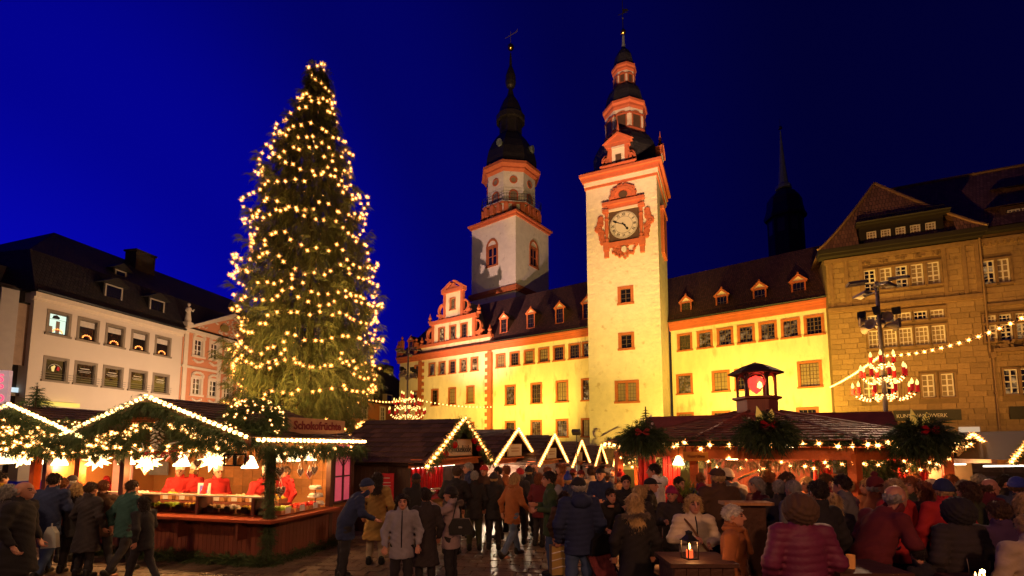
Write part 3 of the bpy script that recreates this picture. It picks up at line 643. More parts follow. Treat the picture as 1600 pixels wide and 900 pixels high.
for k in range(8):
    a0 = oct_rot + k * PI / 4; p0 = Vector((Cc + rC * 1.02 * math.cos(a0), Cc + rC * 1.02 * math.sin(a0), 0)); a1 = a0 + PI / 4; p1 = Vector((Cc + rC * 1.02 * math.cos(a1), Cc + rC * 1.02 * math.sin(a1), 0))
    for zz in (.45, .9, 1.35): mb.tube([p0 + Vector((0, 0, z1 + zz)), p1 + Vector((0, 0, z1 + zz))], .035, 4)
    for j in range(10): p = p0.lerp(p1, j / 10); mb.tube([p + Vector((0, 0, z1 + .25)), p + Vector((0, 0, z1 + 1.35))], .04 if j == 0 else .022, 4)
part('balcony_railing', mb, ironm, CH)
cy_, cw = [], .55
rnd_w = MB(); rnd_w.prism([(.42 * math.cos(2 * PI * k / 14), .42 * math.sin(2 * PI * k / 14)) for k in range(14)], -.04, .05); 
fr_w = MB(); [fr_w.prism([(.40 * math.cos(a), .40 * math.sin(a)), (.6 * math.cos(a), .6 * math.sin(a)), (.6 * math.cos(a + .45), .6 * math.sin(a + .45)), (.40 * math.cos(a + .45), .40 * math.sin(a + .45))], -.09, .05) for a in [2 * PI * k / 14 for k in range(14)]]
dr = MB(); dr.prism([(-.5, 0), (.5, 0), (.5, 1.3)] + [(.5 * math.cos(a), 1.3 + .5 * math.sin(a)) for a in [PI * k / 6 for k in range(1, 6)]] + [(-.5, 1.3)], -.03, .05)
df = MB(); df.box(-.7, -.5, -.08, .05, 0, 1.3); df.box(.5, .7, -.08, .05, 0, 1.3)
for k in range(8): a0, a1 = PI * k / 8, PI * (k + 1) / 8; df.prism([(.5 * math.cos(a0), 1.3 + .5 * math.sin(a0)), (.7 * math.cos(a0), 1.3 + .7 * math.sin(a0)), (.7 * math.cos(a1), 1.3 + .7 * math.sin(a1)), (.5 * math.cos(a1), 1.3 + .5 * math.sin(a1))], -.08, .05)
m_ = [rnd_w.mesh('round_window', glasscurtain), fr_w.mesh('round_window_frame', redpaint), dr.mesh('arched_window', glasscurtain), df.mesh('arched_window_frame', redpaint)]
for k in range(8):
    a = k * PI / 4; bp_ = (Cc + ap * math.sin(a), Cc - ap * math.cos(a))
    o = link('round_window', m_[0], CH, (*bp_, z2 - 1.7), (0, 0, a)); link('round_window_frame', m_[1], o); o = link('arched_window', m_[2], CH, (*bp_, z1 + .35), (0, 0, a)); link('arched_window_frame', m_[3], o)
mb = MB(); mb.lathe([(rC * .93, z2 + .93)] + prof(797, Yk, [(43, 247), (43, 238), (40, 226), (34, 216), (26, 208), (21, 205)]), 8, Cc, Cc, oct_rot)
mb.lathe(prof(797, Yk, [(19, 206), (19, 180)]), 8, Cc, Cc, oct_rot); mb.lathe(prof(797, Yk, [(19, 181), (24, 178), (24, 170), (20, 168), (17, 160), (12, 152), (6, 147), (4, 140), (3, 136), (7, 131), (9, 124), (8.5, 114), (5, 106), (2.5, 102), (2, 90), (1, 82)]), 12, Cc, Cc, oct_rot)
part('onion_helm', mb, copper, CH)
wmb = MB(); ww = .35; wmb.prism([(-ww, 0), (ww, 0), (ww, 1.2), (0, 1.55), (-ww, 1.2)], -.04, .04); lm = wmb.mesh('helm_opening', mat('belfry_shadow', (.012, .010, .010), .9)); rl = 19 / F_ * Yk * math.cos(PI / 8); zl_ = at_y(797, 204, Yk - rl).z
for k in range(8): a = k * PI / 4; link('helm_opening', lm, CH, (Cc + rl * math.sin(a), Cc - rl * math.cos(a), zl_ + .4), (0, 0, a))
# oval dormers in the onion
mb = MB()
for k in range(0, 8, 2):
    a = k * PI / 4 + PI / 4 * 0; p = Vector((0, -38 / F_ * Yk, 0)); p.rotate(Euler((0, 0, a + .2)))
    t0 = MB(); t0.prism([(.45 * math.cos(2 * PI * j / 12), .6 * math.sin(2 * PI * j / 12)) for j in range(12)], -.3, .6); mb.add(t0, Matrix.Translation((Cc + p.x, Cc + p.y, at_y(797, 228, Yk - 2.5).z)) @ Matrix.Rotation(a + .2, 4, 'Z'))
part('helm_dormer', mb, copperg, CH)
zb = at_y(797, 74, Yk).z; mb = MB(); mb.lathe([(0, zb - .55)] + [(.55 * math.sin(a), zb - .55 * math.cos(a)) for a in [PI * k / 8 for k in range(1, 8)]] + [(0, zb + .55)], 12, Cc, Cc); part('gilded_ball', mb, gold, CH, smooth=True)
zv = at_y(797, 55, Yk).z; mb = MB(); mb.tube([(Cc, Cc, zb), (Cc, Cc, zv + .6)], .05, 5); mb.prism([(Cc - 1.2, zv + .1), (Cc - 1.0, zv), (Cc + 1.3, zv - .15), (Cc + 1.4, zv + .3), (Cc + 1.1, zv + .05)], Cc - .02, Cc + .02); part('weather_vane', mb, steelm, CH)

# ------------------------------------------------------------------ dark spire far behind on the right
Ys = 88; sx_ = at_y(1229, 380, Ys).x
SP = thing('spire_tower', 'dark tower with bulbous hood and needle spire beyond the right wing roof', 'tower', (sx_, Ys, 0))
mb = MB(); pr = prof(1229, Ys, [(26, 420), (26, 330)]); pr[0] = (pr[0][0], 0); mb.lathe(pr, 8, 0, 0, oct_rot); part('tower_shaft', mb, mat('sooty_stone', (.035, .022, .02), .9), SP)
mb = MB(); mb.lathe(prof(1229, Ys, [(26, 332), (30, 330), (31, 326), (28, 320), (26, 312), (25, 302), (18, 296), (9, 293), (8, 290)]), 8, 0, 0, oct_rot); part('hood', mb, mat('dark_brown_copper', (.03, .016, .014), .6), SP)
mb = MB(); mb.lathe(prof(1226, Ys, [(9, 292), (12, 290), (11, 285), (7.5, 284), (4.5, 255), (2.5, 228), (.8, 204)]), 8, 0, 0, oct_rot); part('needle_spire', mb, copperg, SP)
zb = at_y(1222, 200, Ys).z; mb = MB(); mb.lathe([(0, zb - .4), (.35, zb - .2), (.4, zb), (.3, zb + .25), (0, zb + .4)], 10); mb.tube([(0, 0, zb), (0, 0, zb + 1.8)], .04, 4); part('gilded_ball', mb, gold, SP)
wm_ = MB(); wm_.box(-.6, .6, -.05, .05, 0, 2.6); l_ = wm_.mesh('tower_opening', darkwood_m); rr_ = 26 / F_ * Ys * math.cos(PI / 8)
for k in range(8): a = k * PI / 4; link('tower_opening', l_, SP, (rr_ * math.sin(a), -rr_ * math.cos(a), at_y(1229, 368, Ys).z), (0, 0, a))
# ================================================================== STONE BUILDING ON THE RIGHT
stone = mat('brown_sandstone', (0.30, 0.19, 0.085), 0.85, 0.22, 1.6, 0.6, 12, rnd=0.16, stain=((.17, .10, .045), 1.4, .60))
stonej = mat('sandstone_joint', (0.20, 0.125, 0.056), 0.9, 0.2, 3)
stonet = mat('sandstone_trim', (0.25, 0.15, 0.07), 0.85, 0.2, 3, 0.5, 12)
FB = Fac(at_h(1289, 397.5, 18), at_h(1529, 363, 18)); BX = 15.5
RB = thing('stone_town_hall', 'brown sandstone town hall with white lattice windows and steep tiled gable roof at the right', 'building', (FB.A.x, FB.A.y, 0), FB.ang)
cur = lambda: RND.choice([glasscurtain, glassdim, glasscurtain, glass])
def wst(i, nx, nz, tr=None): return dict(id=i, frame=stonet, fw=0, proud=0, sash=whitewood, sw=.09, st=.06, nx=nx, nz=nz, transom=tr, pane=glassdim, pick=cur)
W5, WA, WB_, WC_, WD_ = wst('w5', 3, 3), wst('wa', 2, 5, 2), wst('wb', 3, 2), wst('wc', 2, 4, 2), wst('wd', 3, 4)
wl = []
for px, py in ((1359.5, 436), (1384.5, 433), (1409, 430.5), (1433.5, 428), (1459, 425)): x, _ = FB.uv(px, py); wl.append((x, 15.35, .78, 1.75, WA, .35))
for px in (1365, 1389, 1413.5, 1439, 1465): x, _ = FB.uv(px, 496); wl.append((x, 12.15, .86, .68, WB_, 0)); wl.append((x, 10.55, .86, 1.45, WD_, 0))
for px in (1358, 1394, 1451, 1481.5): x, _ = FB.uv(px, 602); wl.append((x, 6.68, .78, 1.75, WC_, 0))
x, _ = FB.uv(1545.5, 424); wl.append((x, 14.9, .72, 1.8, WC_, .2)); wl.append((x + .8, 14.9, .72, 1.8, WC_, .2))
for px in (1548, 1572, 1598): x, _ = FB.uv(px, 505); wl.append((x, 11.4, .7, .55, WB_, 0)); wl.append((x, 10.35, .7, 1.2, WC_, 0))
x, _ = FB.uv(1581, 595); wl.append((x, 6.75, .8, 1.8, WC_, 0)); wl.append((x + .86, 6.75, .8, 1.8, WC_, 0))
for k in (12.9, 13.8): wl.append((k, 14.9, .72, 1.8, WC_, 0)); wl.append((k + .3, 6.75, .8, 1.8, WC_, 0))
hl = [(a - c / 2, a + c / 2, b - d_ / 2, b + d_ / 2) for a, b, c, d_, *_ in wl]
BD = 12
mb = MB(); wall_holes(mb, 0, BX, 0, 18, hl, y=.06, depth=.22); mb.quad((0, 0.06, 0), (0, .06, 18), (0, BD, 18), (0, BD, 0)); mb.quad((BX, .06, 0), (BX, BD, 0), (BX, BD, 18), (BX, .06, 18)); mb.quad((0, BD, 0), (0, BD, 18), (BX, BD, 18), (BX, BD, 0)); mb.box(.3, BX - .3, .4, .44, .2, 17.8, 1)
part('wall', mb, [stonej, darkwood_m], RB)
for a, b, c, d_, st, ar in wl: window(RB, a, b, c, d_, st, y=.06, arch=ar)
# ashlar blocks, each with its own edges, standing proud of the joints
blk = {}
cand = []
rs = random.Random(5); rowh = .42; z = 0.3; r_i = 0
while z + rowh < 17.6:
    x = -(.35 if r_i % 2 else 0)
    while x < BX:
        bw = rs.choice((.72, .84, .96, 1.08)); a, b = max(x, 0.01), min(x + bw, BX - .01); x += bw
        segs = [(a, b)]
        for h in hl:
            if h[2] - .16 < z + rowh and h[3] + .16 > z:
                ns = []
                for s0, s1 in segs:
                    if h[0] - .14 >= s1 or h[1] + .14 <= s0: ns.append((s0, s1)); continue
                    if s0 < h[0] - .14: ns.append((s0, h[0] - .14))
                    if s1 > h[1] + .14: ns.append((h[1] + .14, s1))
                segs = ns
        for s0, s1 in segs:
            if s1 - s0 > .12: cand.append((s0, s1, z))
    z += rowh; r_i += 1
# the blocks nearest the camera are single pieces, the rest one mass
cp = Vector((0, 0, H_))
def dist(c):
    p = FB.A + FB.d * (c[0] + c[1]) * .5; return (Vector((p.x, p.y, c[2])) - cp).length if c[2] > 3.6 else 1e3
cand.sort(key=dist); rest = MB()
for i, (s0, s1, z) in enumerate(cand):
    wq = round((s1 - s0 - .022) * 50) / 50 if i < 290 else s1 - s0 - .022
    if wq <= .04: continue
    pr = rs.uniform(.03, .055)
    if i < 290:
        key = (wq,)
        if key not in blk: m = MB(); m.prism([(0.012, 0), (wq - .012, 0), (wq, .012), (wq, rowh - .035), (wq - .012, rowh - .023), (.012, rowh - .023), (0, rowh - .035), (0, .012)], -.04, .02); blk[key] = m.mesh('stone_block', stone)
        link('stone_block', blk[key], RB, (s0, .05 - rs.uniform(0, .018), z))
    else: rest.box(s0, s0 + wq, .06 - pr, .062, z, z + rowh - .023)
part('stone_block', rest, stone, RB, kind='stuff')
# stone surrounds, string courses, pilasters
for a, b, c, d_ in hl:
    mb = MB(); t = .11; mb.box(a - t, a, -.06, .1, c, d_); mb.box(b, b + t, -.06, .1, c, d_); mb.box(a - t, b + t, -.063, .1, d_, d_ + .12); mb.box(a - t - .04, b + t + .04, -.1, .1, c - .12, c); part('window_surround', mb, stonet, RB)
mb = MB(); mb.box(-.05, 9.7, -.2, .1, 13.1, 13.35); mb.box(-.05, 9.7, -.12, .1, 12.98, 13.1); mb.box(-.1, 9.75, -.1, .1, 17.1, 17.45); mb.box(2.3, 7.5, -.1, .1, 12.62, 12.74)
for x in (.3, 1.35, 2.35, 7.55, 8.7, 9.45): mb.box(x - .12, x + .12, -.09, .09, 13.35, 17.1)
mb.box(9.72, BX, -.16, .1, 17.15, 17.4); mb.box(9.72, BX, -.16, .1, 12.3, 12.5); mb.box(9.75, BX, -.5, .1, 8.9, 9.15)
for k in range(14): mb.box(9.9 + k * .4, 10.1 + k * .4, -.14, .1, 16.9, 17.15)
part('string_course', mb, stonet, RB)
mb = MB(); rr = random.Random(9)
for x in np.linspace(2.7, 7.2, 5):
    for k in range(12): mb.obox((x + rr.uniform(-.3, .3), -.0, 16.85 + rr.uniform(-.15, .15)), Matrix.Rotation(rr.uniform(0, 3), 3, 'Y'), .1, .06, .05)
for k in range(40): mb.obox((9.9 + rr.uniform(0, 5), -.3, 9.4 + rr.uniform(-.2, .35)), Matrix.Rotation(rr.uniform(0, 3), 3, 'Y'), .14, .1, .08)
part('carved_relief', mb, stonet, RB)
oc = mat('olive_eave_board', (.020, .015, .009), .7)
mb = MB(); mb.box(-.6, 9.9, -.95, .3, 17.75, 18.1); mb.box(-.5, 9.75, -.7, .3, 17.55, 17.75); mb.box(9.9, BX, -.6, .3, 17.75, 18.05); part('eave_cornice', mb, oc, RB)
# attic storey with five windows
x0a, x1a = FB.uv(1343, 375)[0], FB.uv(1473, 350)[0]
mb = MB(); wall_holes(mb, x0a, x1a, 18.1, 19.75, [(FB.uv(px, 362)[0] - .33, FB.uv(px, 362)[0] + .33, 18.62, 19.32) for px in (1360.7, 1383.2, 1406.3, 1429.7, 1453.7)], y=-.15, depth=.2); mb.box(x0a, x1a, .12, .15, 18.1, 19.75)
part('attic_wall', mb, mat('dark_green_boards', (.022, .017, .011), .8), RB)
for px in (1360.7, 1383.2, 1406.3, 1429.7, 1453.7): window(RB, FB.uv(px, 362)[0], 18.97, .66, .7, W5, y=-.15)
mb = MB(); mb.box(x0a - .3, x1a + .3, -.75, .2, 19.75, 19.95); mb.tube([(x0a - .3, -.85, 19.93), (x1a + .3, -.85, 19.93)], .07, 6); 
for k in range(34): xx = x0a + k * (x1a - x0a) / 33; mb.box(xx, xx + .03, -.5, -.47, 20.1, 20.38)
mb.box(x0a, x1a, -.5, -.47, 20.38, 20.41)
part('snow_guard', mb, oc, RB)
# steep front gable roof: concave sides falling from the peak to the eave corners
pkx, pkz = 4.05, 24.1
pl = [(pkx, pkz)]
xl = -.6; xr = 9.9
def conc(t, x0, x1, z0, z1, s): return (x0 + (x1 - x0) * t, z1 + (z0 - z1) * (1 - t) ** 1.15 if s else z0 + (z1 - z0) * t)
leftp = [conc(t, pkx, xl, pkz, 18.1, 1) for t in [k / 10 for k in range(11)]]; rightp = [conc(t, pkx, xr, pkz, 18.1, 1) for t in [k / 10 for k in range(11)]]
mb = MB()
def yfront(z): return -.9 + (z - 18.1) * .45
for A_, s in ((leftp, 1), (rightp, -1)):
    for i in range(10):
        (xa, za), (xb, zb_) = A_[i], A_[i + 1]
        # front face strip down to the eave or the attic top
        def foot(x): return 19.95 if x0a - .3 < x < x1a + .3 else 18.1
        fa, fb = min(foot((xa + xb) / 2), za), min(foot((xa + xb) / 2), zb_)
        a = (xb, yfront(fb), fb); b = (xa, yfront(fa), fa); c = (xa, yfront(za), za); d_ = (xb, yfront(zb_), zb_)
        uv_ = [(xb, fb), (xa, fa), (xa, za), (xb, zb_)]
        if s > 0: mb.quad(a, b, c, d_, 0, uv_)
        else: mb.quad(b, a, d_, c, 0, [uv_[1], uv_[0], uv_[3], uv_[2]])
        q = [(xa, yfront(za), za), (xb, yfront(zb_), zb_), (xb, 8, zb_), (xa, 8, za)]; mb.quad(*(q if s > 0 else q[::-1]), 0, [(0, za), (0, zb_), (7, zb_), (7, za)])
part('gable_roof', mb, tileroof2, RB)
mb = MB(); mb.tube([(x, yfront(z) - .02, z + .03) for x, z in leftp], .11, 5); mb.tube([(x, yfront(z) - .02, z + .03) for x, z in rightp], .11, 5); part('ridge_tiles', mb, stonet, RB)
zr3a = FB.uv(1412, 292, 5.5)[1]; zr3b = FB.uv(1600, 260, 5.5)[1]; zr3 = (zr3a + zr3b) / 2
mb = MB(); roof_quad(mb, (2.5, -.6, 18.1), (BX, -.6, 18.1), (BX, 5.5, zr3), (4.6, 5.5, zr3)); roof_quad(mb, (BX, 12.4, 18.1), (-.8, 12.4, 18.1), (4.6, 5.5, zr3), (BX, 5.5, zr3)); part('main_roof', mb, tileroof2, RB)
mb = MB(); mb.tube([(4.6, 5.5, zr3 + .05), (BX, 5.5, zr3 + .05)], .14, 5); part('ridge_tiles', mb, stonet, RB)
# shed dormers on the main roof
for (pxl, pyl, wd, yy, zz) in ((1583, 350, 3.2, .4, 18.7), (1585, 301, 2.4, 2.7, 21.0)):
    x, _ = FB.uv(pxl, pyl, yy); x0_ = x - .6
    mb = MB(); mb.box(x0_, x0_ + .3, yy, yy + 2.5, zz, zz + 1.1); mb.box(x0_ + .3, x0_ + wd, yy + .02, yy + 2.5, zz, zz + .2); mb.box(x0_ + .3, x0_ + wd, yy + .02, yy + 2.5, zz + .85, zz + 1.1)
    mb.quad((x0_ - .8, yy - .3, zz + 1.1), (x0_ + wd, yy - .3, zz + 1.1), (x0_ + wd, yy + 3.4, zz + 2.2), (x0_ - .2, yy + 3.4, zz + 2.2)); D = part('shed_dormer', mb, tileroof2, RB)
    for k in range(3): window(D, x0_ + .75 + k * .8, zz + .52, .7, .62, W5, y=yy)
mb = MB(); mb.tube([(9.75, -.22, 0), (9.75, -.22, 8.6), (9.62, -.22, 8.9), (9.62, -.22, 17.5)], .07, 6); mb.box(9.6, 9.9, -.35, -.05, 8.5, 8.9); mb.box(9.65, 9.85, -.34, -.08, 5.9, 6.05); part('drainpipe', mb, stonet, RB)
# dark shop sign boards and doorway
sgn = mat('dark_olive_sign', (.035, .030, .018), .6)
xs0, xs1 = FB.uv(1396, 650)[0], FB.uv(1501, 648)[0]
mb = MB(); mb.box(xs0, xs1, -.14, -.04, 4.05, 4.85); SG = part('sign_board', mb, sgn, RB)
text('sign_text', 'KUNSTHANDWERK', .40, mat('pale_sign_letters', (.6, .55, .45), .6), SG, (xs0 + .15, -.15, 4.42), align='LEFT', sx=.85)
mb = MB(); xs = FB.uv(1577, 650)[0]; mb.box(xs, xs + 3.5, -.14, -.04, 4.05, 4.95); part('sign_board', mb, sgn, RB)
mb = MB(); mb.box(FB.uv(1498, 672)[0], FB.uv(1530, 672)[0], -.12, -.0, 2.2, 3.55); part('shop_window', mb, emat('shop_glow', (1, .75, .5), .5, False), RB)

# ================================================================== LEFT: pale office house and coral baroque house
FW = Fac(at_h(55, 456, 12), at_h(286, 517, 12)); WL = FW.L
WBd = thing('office_house', 'pale plastered three storey house with grey window frames and dark mansard roof at the left', 'house', (FW.A.x, FW.A.y, 0), FW.ang)
ST_W = dict(id='w', frame=greyframe, fw=.16, proud=.03, sash=greyframe, sw=.05, st=.04, nx=1, nz=1, pane=glassdim)
wl = []
for i, (px, py) in enumerate(((92, 507.1), (137.8, 516.7), (180.2, 525.7), (218.8, 533.6), (254.6, 541.2))): wl.append((FW.uv(px, py)[0], 10.25, 1.15, 1.42, i))
for i, (px, py) in enumerate(((87.2, 578.1), (133.7, 584.3), (176.4, 590.1), (215.7, 595.3), (251.2, 600.1))): wl.append((FW.uv(px, py)[0], 7.18, 1.20, 1.40, 5 + i))
hl = [(a - c / 2, a + c / 2, b - d_ / 2, b + d_ / 2) for a, b, c, d_, _ in wl]
mb = MB(); wall_holes(mb, 0, WL, 0, 12, hl); mb.quad((0, 0, 0), (0, 0, 12), (0, 12, 12), (0, 12, 0)); mb.box(.2, WL, .3, .34, .2, 11.8, 1); part('wall', mb, [beigepl, darkwood_m], WBd)
blind = mat('white_blind', (.55, .48, .40), .8); redb = emat('candle_arch_light', (1.0, .34, .07), 2.6, True); cabl = emat('candle_arch_core', (1, .75, .4), 9, False)
redm = mat('red_print', (.5, .03, .03), .7); whitem = mat('white_print', (.7, .66, .6), .7)
for a, b, c, d_, i in wl:
    W = window(WBd, a, b, c, d_, ST_W)
    if i < 5:
        part('blind', MB().box(-c / 2 + .1, c / 2 - .1, .10, .12, .22 if i else .3, .62), blind if i else litwin, W)
        if i == 0:
            part('lit_blind', MB().box(-c / 2 + .1, c / 2 - .1, .115, .125, -.6, .28), litwin, W)
            part('silhouette', MB().box(-.1, .12, .09, .112, -.6, .2).box(-.5, -.3, .09, .112, -.6, -.2), greyframe, W)
            part('silhouette', MB().prism([(-.35, .32), (.05, .34), (.1, .45), (-.1, .6), (-.3, .52)], .08, .098), blackp, W)
        # candle arch standing on the sill
        m = MB()
        for k in range(7):
            t = PI * k / 6; m.lathe([(0, -.03), (.045, 0), (.045, .04), (0, .07)], 6, 0.27 * math.cos(t), .06, mi=0); 
            for q in range(len(m.v) - 24, len(m.v)): x_, y_, z_ = m.v[q]; m.v[q] = (x_, y_, z_ - .55 + 0.19 * math.sin(t))
        part('candle_arch', m, redb, W); m = MB()
        for k in range(7):
            t0, t1 = PI * k / 7, PI * (k + 1) / 7; m.tube([(.33 * math.cos(t0), .08, -.6 + .2 * math.sin(t0)), (.33 * math.cos(t1), .08, -.6 + .2 * math.sin(t1))], .02, 4)
        part('arch_bow', m, redm, W)
    else:
        m = MB()
        for k in range(3): m.tube([(-c / 2 - .3, -.1, -.58 + k * .16), (c / 2 + .3, -.1, -.58 + k * .16)], .015, 4)
        part('window_rail', m, steelm, W)
        if i == 5:
            m = MB()
            for k in range(12): t0, t1 = PI * k / 12, PI * (k + 1) / 12; m.tube([(.38 * math.cos(t0), .09, .05 + .33 * math.sin(t0)), (.38 * math.cos(t1), .09, .05 + .33 * math.sin(t1))], .015, 4)
            part('transparency_arch', m, whitem, W); part('figure', MB().prism([(-.16, -.1), (-.05, -.1), (-.02, .12), (.02, .25), (-.05, .32), (-.12, .25), (-.22, .18)], .08, .1), emat('lit_figure', (1, .7, .2), .9, False), W); part('figure', MB().prism([(.08, 0), (.25, -.05), (.27, .2), (.15, .28)], .08, .1), redm, W)
        else:
            m = MB()
            m.box(-.3, .3, .09, .1, .33, .37); 
            for k in range(2): m.box(-.42 + .1 * k, .42 - .1 * k, .09, .1, .18 - .09 * k, .20 - .09 * k)
            part('window_print', m, whitem, W)
mb = MB(); mb.box(-.1, WL, -.25, .2, 11.7, 12.0); mb.box(-.1, WL, -.12, .2, 11.5, 11.7); part('cornice', mb, stucco, WBd)
mb = MB(); mb.tube([(-.1, -.35, 12.1), (WL, -.35, 12.1)], .08, 6)
for k in range(60): mb.box(.1 + k * .178, .13 + k * .178, .15, .17, 12.35, 12.6)
mb.box(0, WL, .15, .17, 12.6, 12.63); part('gutter', mb, ironm, WBd)
zk = FW.uv(85, 358, 6.0); print('ridge', zk)
darkroof = roofmat('dark_slate_roof', (0.030, 0.021, 0.018), .3, .25)
xk, zk = zk; zk = 18.6; xe = 22.5
mb = MB(); roof_quad(mb, (-.2, -.3, 12.05), (xe, -.3, 12.05), (xe, 1.6, 15.2), (.5, 1.6, 15.2)); roof_quad(mb, (.5, 1.6, 15.2), (xe, 1.6, 15.2), (xe, 6, zk), (xk, 6, zk)); roof_quad(mb, (-.2, 12.3, 12.05), (-.2, -.3, 12.05), (.5, 1.6, 15.2), (.5, 10.4, 15.2)); roof_quad(mb, (.5, 10.4, 15.2), (.5, 1.6, 15.2), (xk, 6, zk), (xk, 6, zk)); roof_quad(mb, (xe, 12.3, 12.05), (-.2, 12.3, 12.05), (xk, 6, zk), (xe, 6, zk))
part('roof', mb, darkroof, WBd)
def flatdormer(parent, x, z, y, w_, h_):
    m = MB(); m.box(-w_ / 2, w_ / 2, 0.02, 2.5, 0, h_, 0); m.prism([(-w_ / 2 - .25, h_), (w_ / 2 + .25, h_), (0, h_ + .55)], -.25, 2.5, 0); D = part('dormer', m, darkroof, parent, (x, y, z))
    m = MB(); a = w_ / 2 - .1; m.box(-a, a, -.02, .02, .12, .2); m.box(-a, a, -.02, .02, h_ - .15, h_ - .05); m.box(-a, -a + .1, -.02, .02, .2, h_ - .15); m.box(a - .1, a, -.02, .02, .2, h_ - .15); part('dormer_frame', m, mat('greyish_white_frame', (.35, .30, .25), .6), D)
    m = MB(); m.box(-a, a, 0.0, .015, .2, h_ - .15); part('pane', m, glassdim, D)
x, z = FW.uv(175, 473, .5); flatdormer(WBd, x, z, .4, 1.5, 1.35)
x, z = FW.uv(243, 492, .5); flatdormer(WBd, x, z, .4, 1.5, 1.3)
x, z = FW.uv(186, 441, 2.4); flatdormer(WBd, x, z, 2.3, 1.1, 1.0)
x, z = FW.uv(220, 398, 5.2); mb = MB(); mb.box(x - .9, x + .9, 4.6, 5.8, 15.5, z); mb.box(x - 1.0, x + 1.0, 4.5, 5.9, z, z + .15); part('chimney', mb, mat('dark_chimney', (.04, .028, .022), .9), WBd)
mb = MB(); x0, x1 = FW.uv(66, 630, -.3)[0], FW.uv(124, 634, -.3)[0]; z = FW.uv(95, 632, -.3)[1]; mb.box(x0, x1, -.35, -.05, z - .12, z + .14); part('shop_light_bar', mb, emat('yellow_light_bar', (1, .72, .12), 1.0, True), WBd)
# coral house
FP = Fac(FW.A + FW.d * (WL + .02), FW.A + FW.d * (WL + 15)); PL = 11.0
PK = thing('baroque_house', 'coral and cream baroque house with stucco gable behind the Christmas tree', 'house', (FP.A.x, FP.A.y, 0), FP.ang)
ST_P = dict(id='p', frame=stucco, fw=.22, proud=.06, sash=whitewood, sw=.07, st=.06, nx=2, nz=3, pane=glassdim)
wl = []
for px, py, z in ((310, 544, 10.85), (335, 549, 10.85), (307, 604, 7.4), (333, 608, 7.4)): wl.append((FP.uv(px, py)[0], z, .85, 1.45))
dx_ = wl[1][0] - wl[0][0]
for z in (10.85, 7.4):
    for k in (2, 3, 4): wl.append((wl[0][0] + dx_ * k, z, .85, 1.45))
hl = [(a - c / 2, a + c / 2, b - d_ / 2, b + d_ / 2) for a, b, c, d_ in wl]
mb = MB(); wall_holes(mb, 0, PL, 0, 12.1, hl); mb.box(.1, PL - .1, .3, .34, .2, 12, 1); mb.quad((PL, 0, 0), (PL, 12, 0), (PL, 12, 12.1), (PL, 0, 12.1))
gx = FP.uv(364, 494)[0]; gz = FP.uv(364, 494)[1]; mb.prism([(.1, 12.1), (PL - .1, 12.1), (gx + .3, gz), (gx - .3, gz)], 0, .3)
part('wall', mb, [pinkpl, darkwood_m], PK)
for a in wl: window(PK, *a, ST_P)
mb = MB(); rr = random.Random(4)
for x in (.12, PL * .5 - 1.7, PL * .5 + 1.7, PL - .5): mb.box(x, x + .38, -.12, .05, 0, 12.0)
mb.box(-.05, PL, -.3, .05, 12.0, 12.3); mb.box(0, PL, -.14, .05, 8.9, 9.1)
mb.prism([(-.1, 12.3), (.35, 12.3), (gx, gz - .25), (PL - .35, 12.3), (PL, 12.3), (gx, gz + .25)], -.25, .1)
for a, b, c, d_ in wl:
    for k in range(7): t = PI * k / 6; mb.obox((a + .55 * math.cos(t), -.06, b + d_ / 2 + .2 + .3 * math.sin(t)), Matrix.Rotation(-t, 3, 'Y'), .1, .08, .14)
    for k in range(6): mb.obox((a + (k - 2.5) * .18, -.05, b - d_ / 2 - .42 - .16 * math.sin(PI * k / 5)), Matrix.Rotation(k, 3, 'Y'), .09, .07, .08)
for k in range(60):
    x = gx + rr.gauss(0, 1.5); zt_ = 12.3 + (gz - 12.3) * (1 - abs(x - gx) / (PL * .5)) - .35
    if zt_ > 12.5: mb.obox((x, -.02, rr.uniform(12.45, zt_)), Matrix.Rotation(rr.uniform(0, 3), 3, 'Y'), .13, .07, .05)
part('stucco_ornament', mb, stucco, PK)
ox, oz = FP.uv(350, 513); mb = MB(); mb.prism([(ox + .5 * math.cos(a), oz + .35 * math.sin(a)) for a in [2 * PI * k / 16 for k in range(16)]], -.14, 0); part('oval_medallion', mb, mat('olive_gold', (.25, .18, .05), .6), PK)
# statue on the parapet between the two houses
sx0, sz0 = FP.uv(294, 508, -.1)
STT = thing('statue', 'pale stone statue standing on the parapet between the office house and the coral house', 'statue', (*(FP.A + FP.d * sx0 + FP.n * -.05), sz0 - .1), FP.ang)
mb = MB(); mb.box(-.3, .3, -.3, .3, 0, .35); part('pedestal', mb, stucco, STT)
mb = MB(); mb.lathe([(.24, .35), (.26, .6), (.2, 1.0), (.17, 1.2), (.23, 1.5), (.2, 1.65), (.07, 1.72), (.07, 1.78), (.12, 1.85), (.13, 1.95), (.08, 2.06), (0, 2.08)], 10)
mb.tube([(.2, 0, 1.58), (.38, -.08, 1.4), (.3, -.25, 1.55)], [.07, .06, .04], 6); mb.tube([(-.2, 0, 1.58), (-.32, -.05, 1.3), (-.15, -.2, 1.15)], [.07, .06, .04], 6); part('figure', mb, stucco, STT, smooth=True)

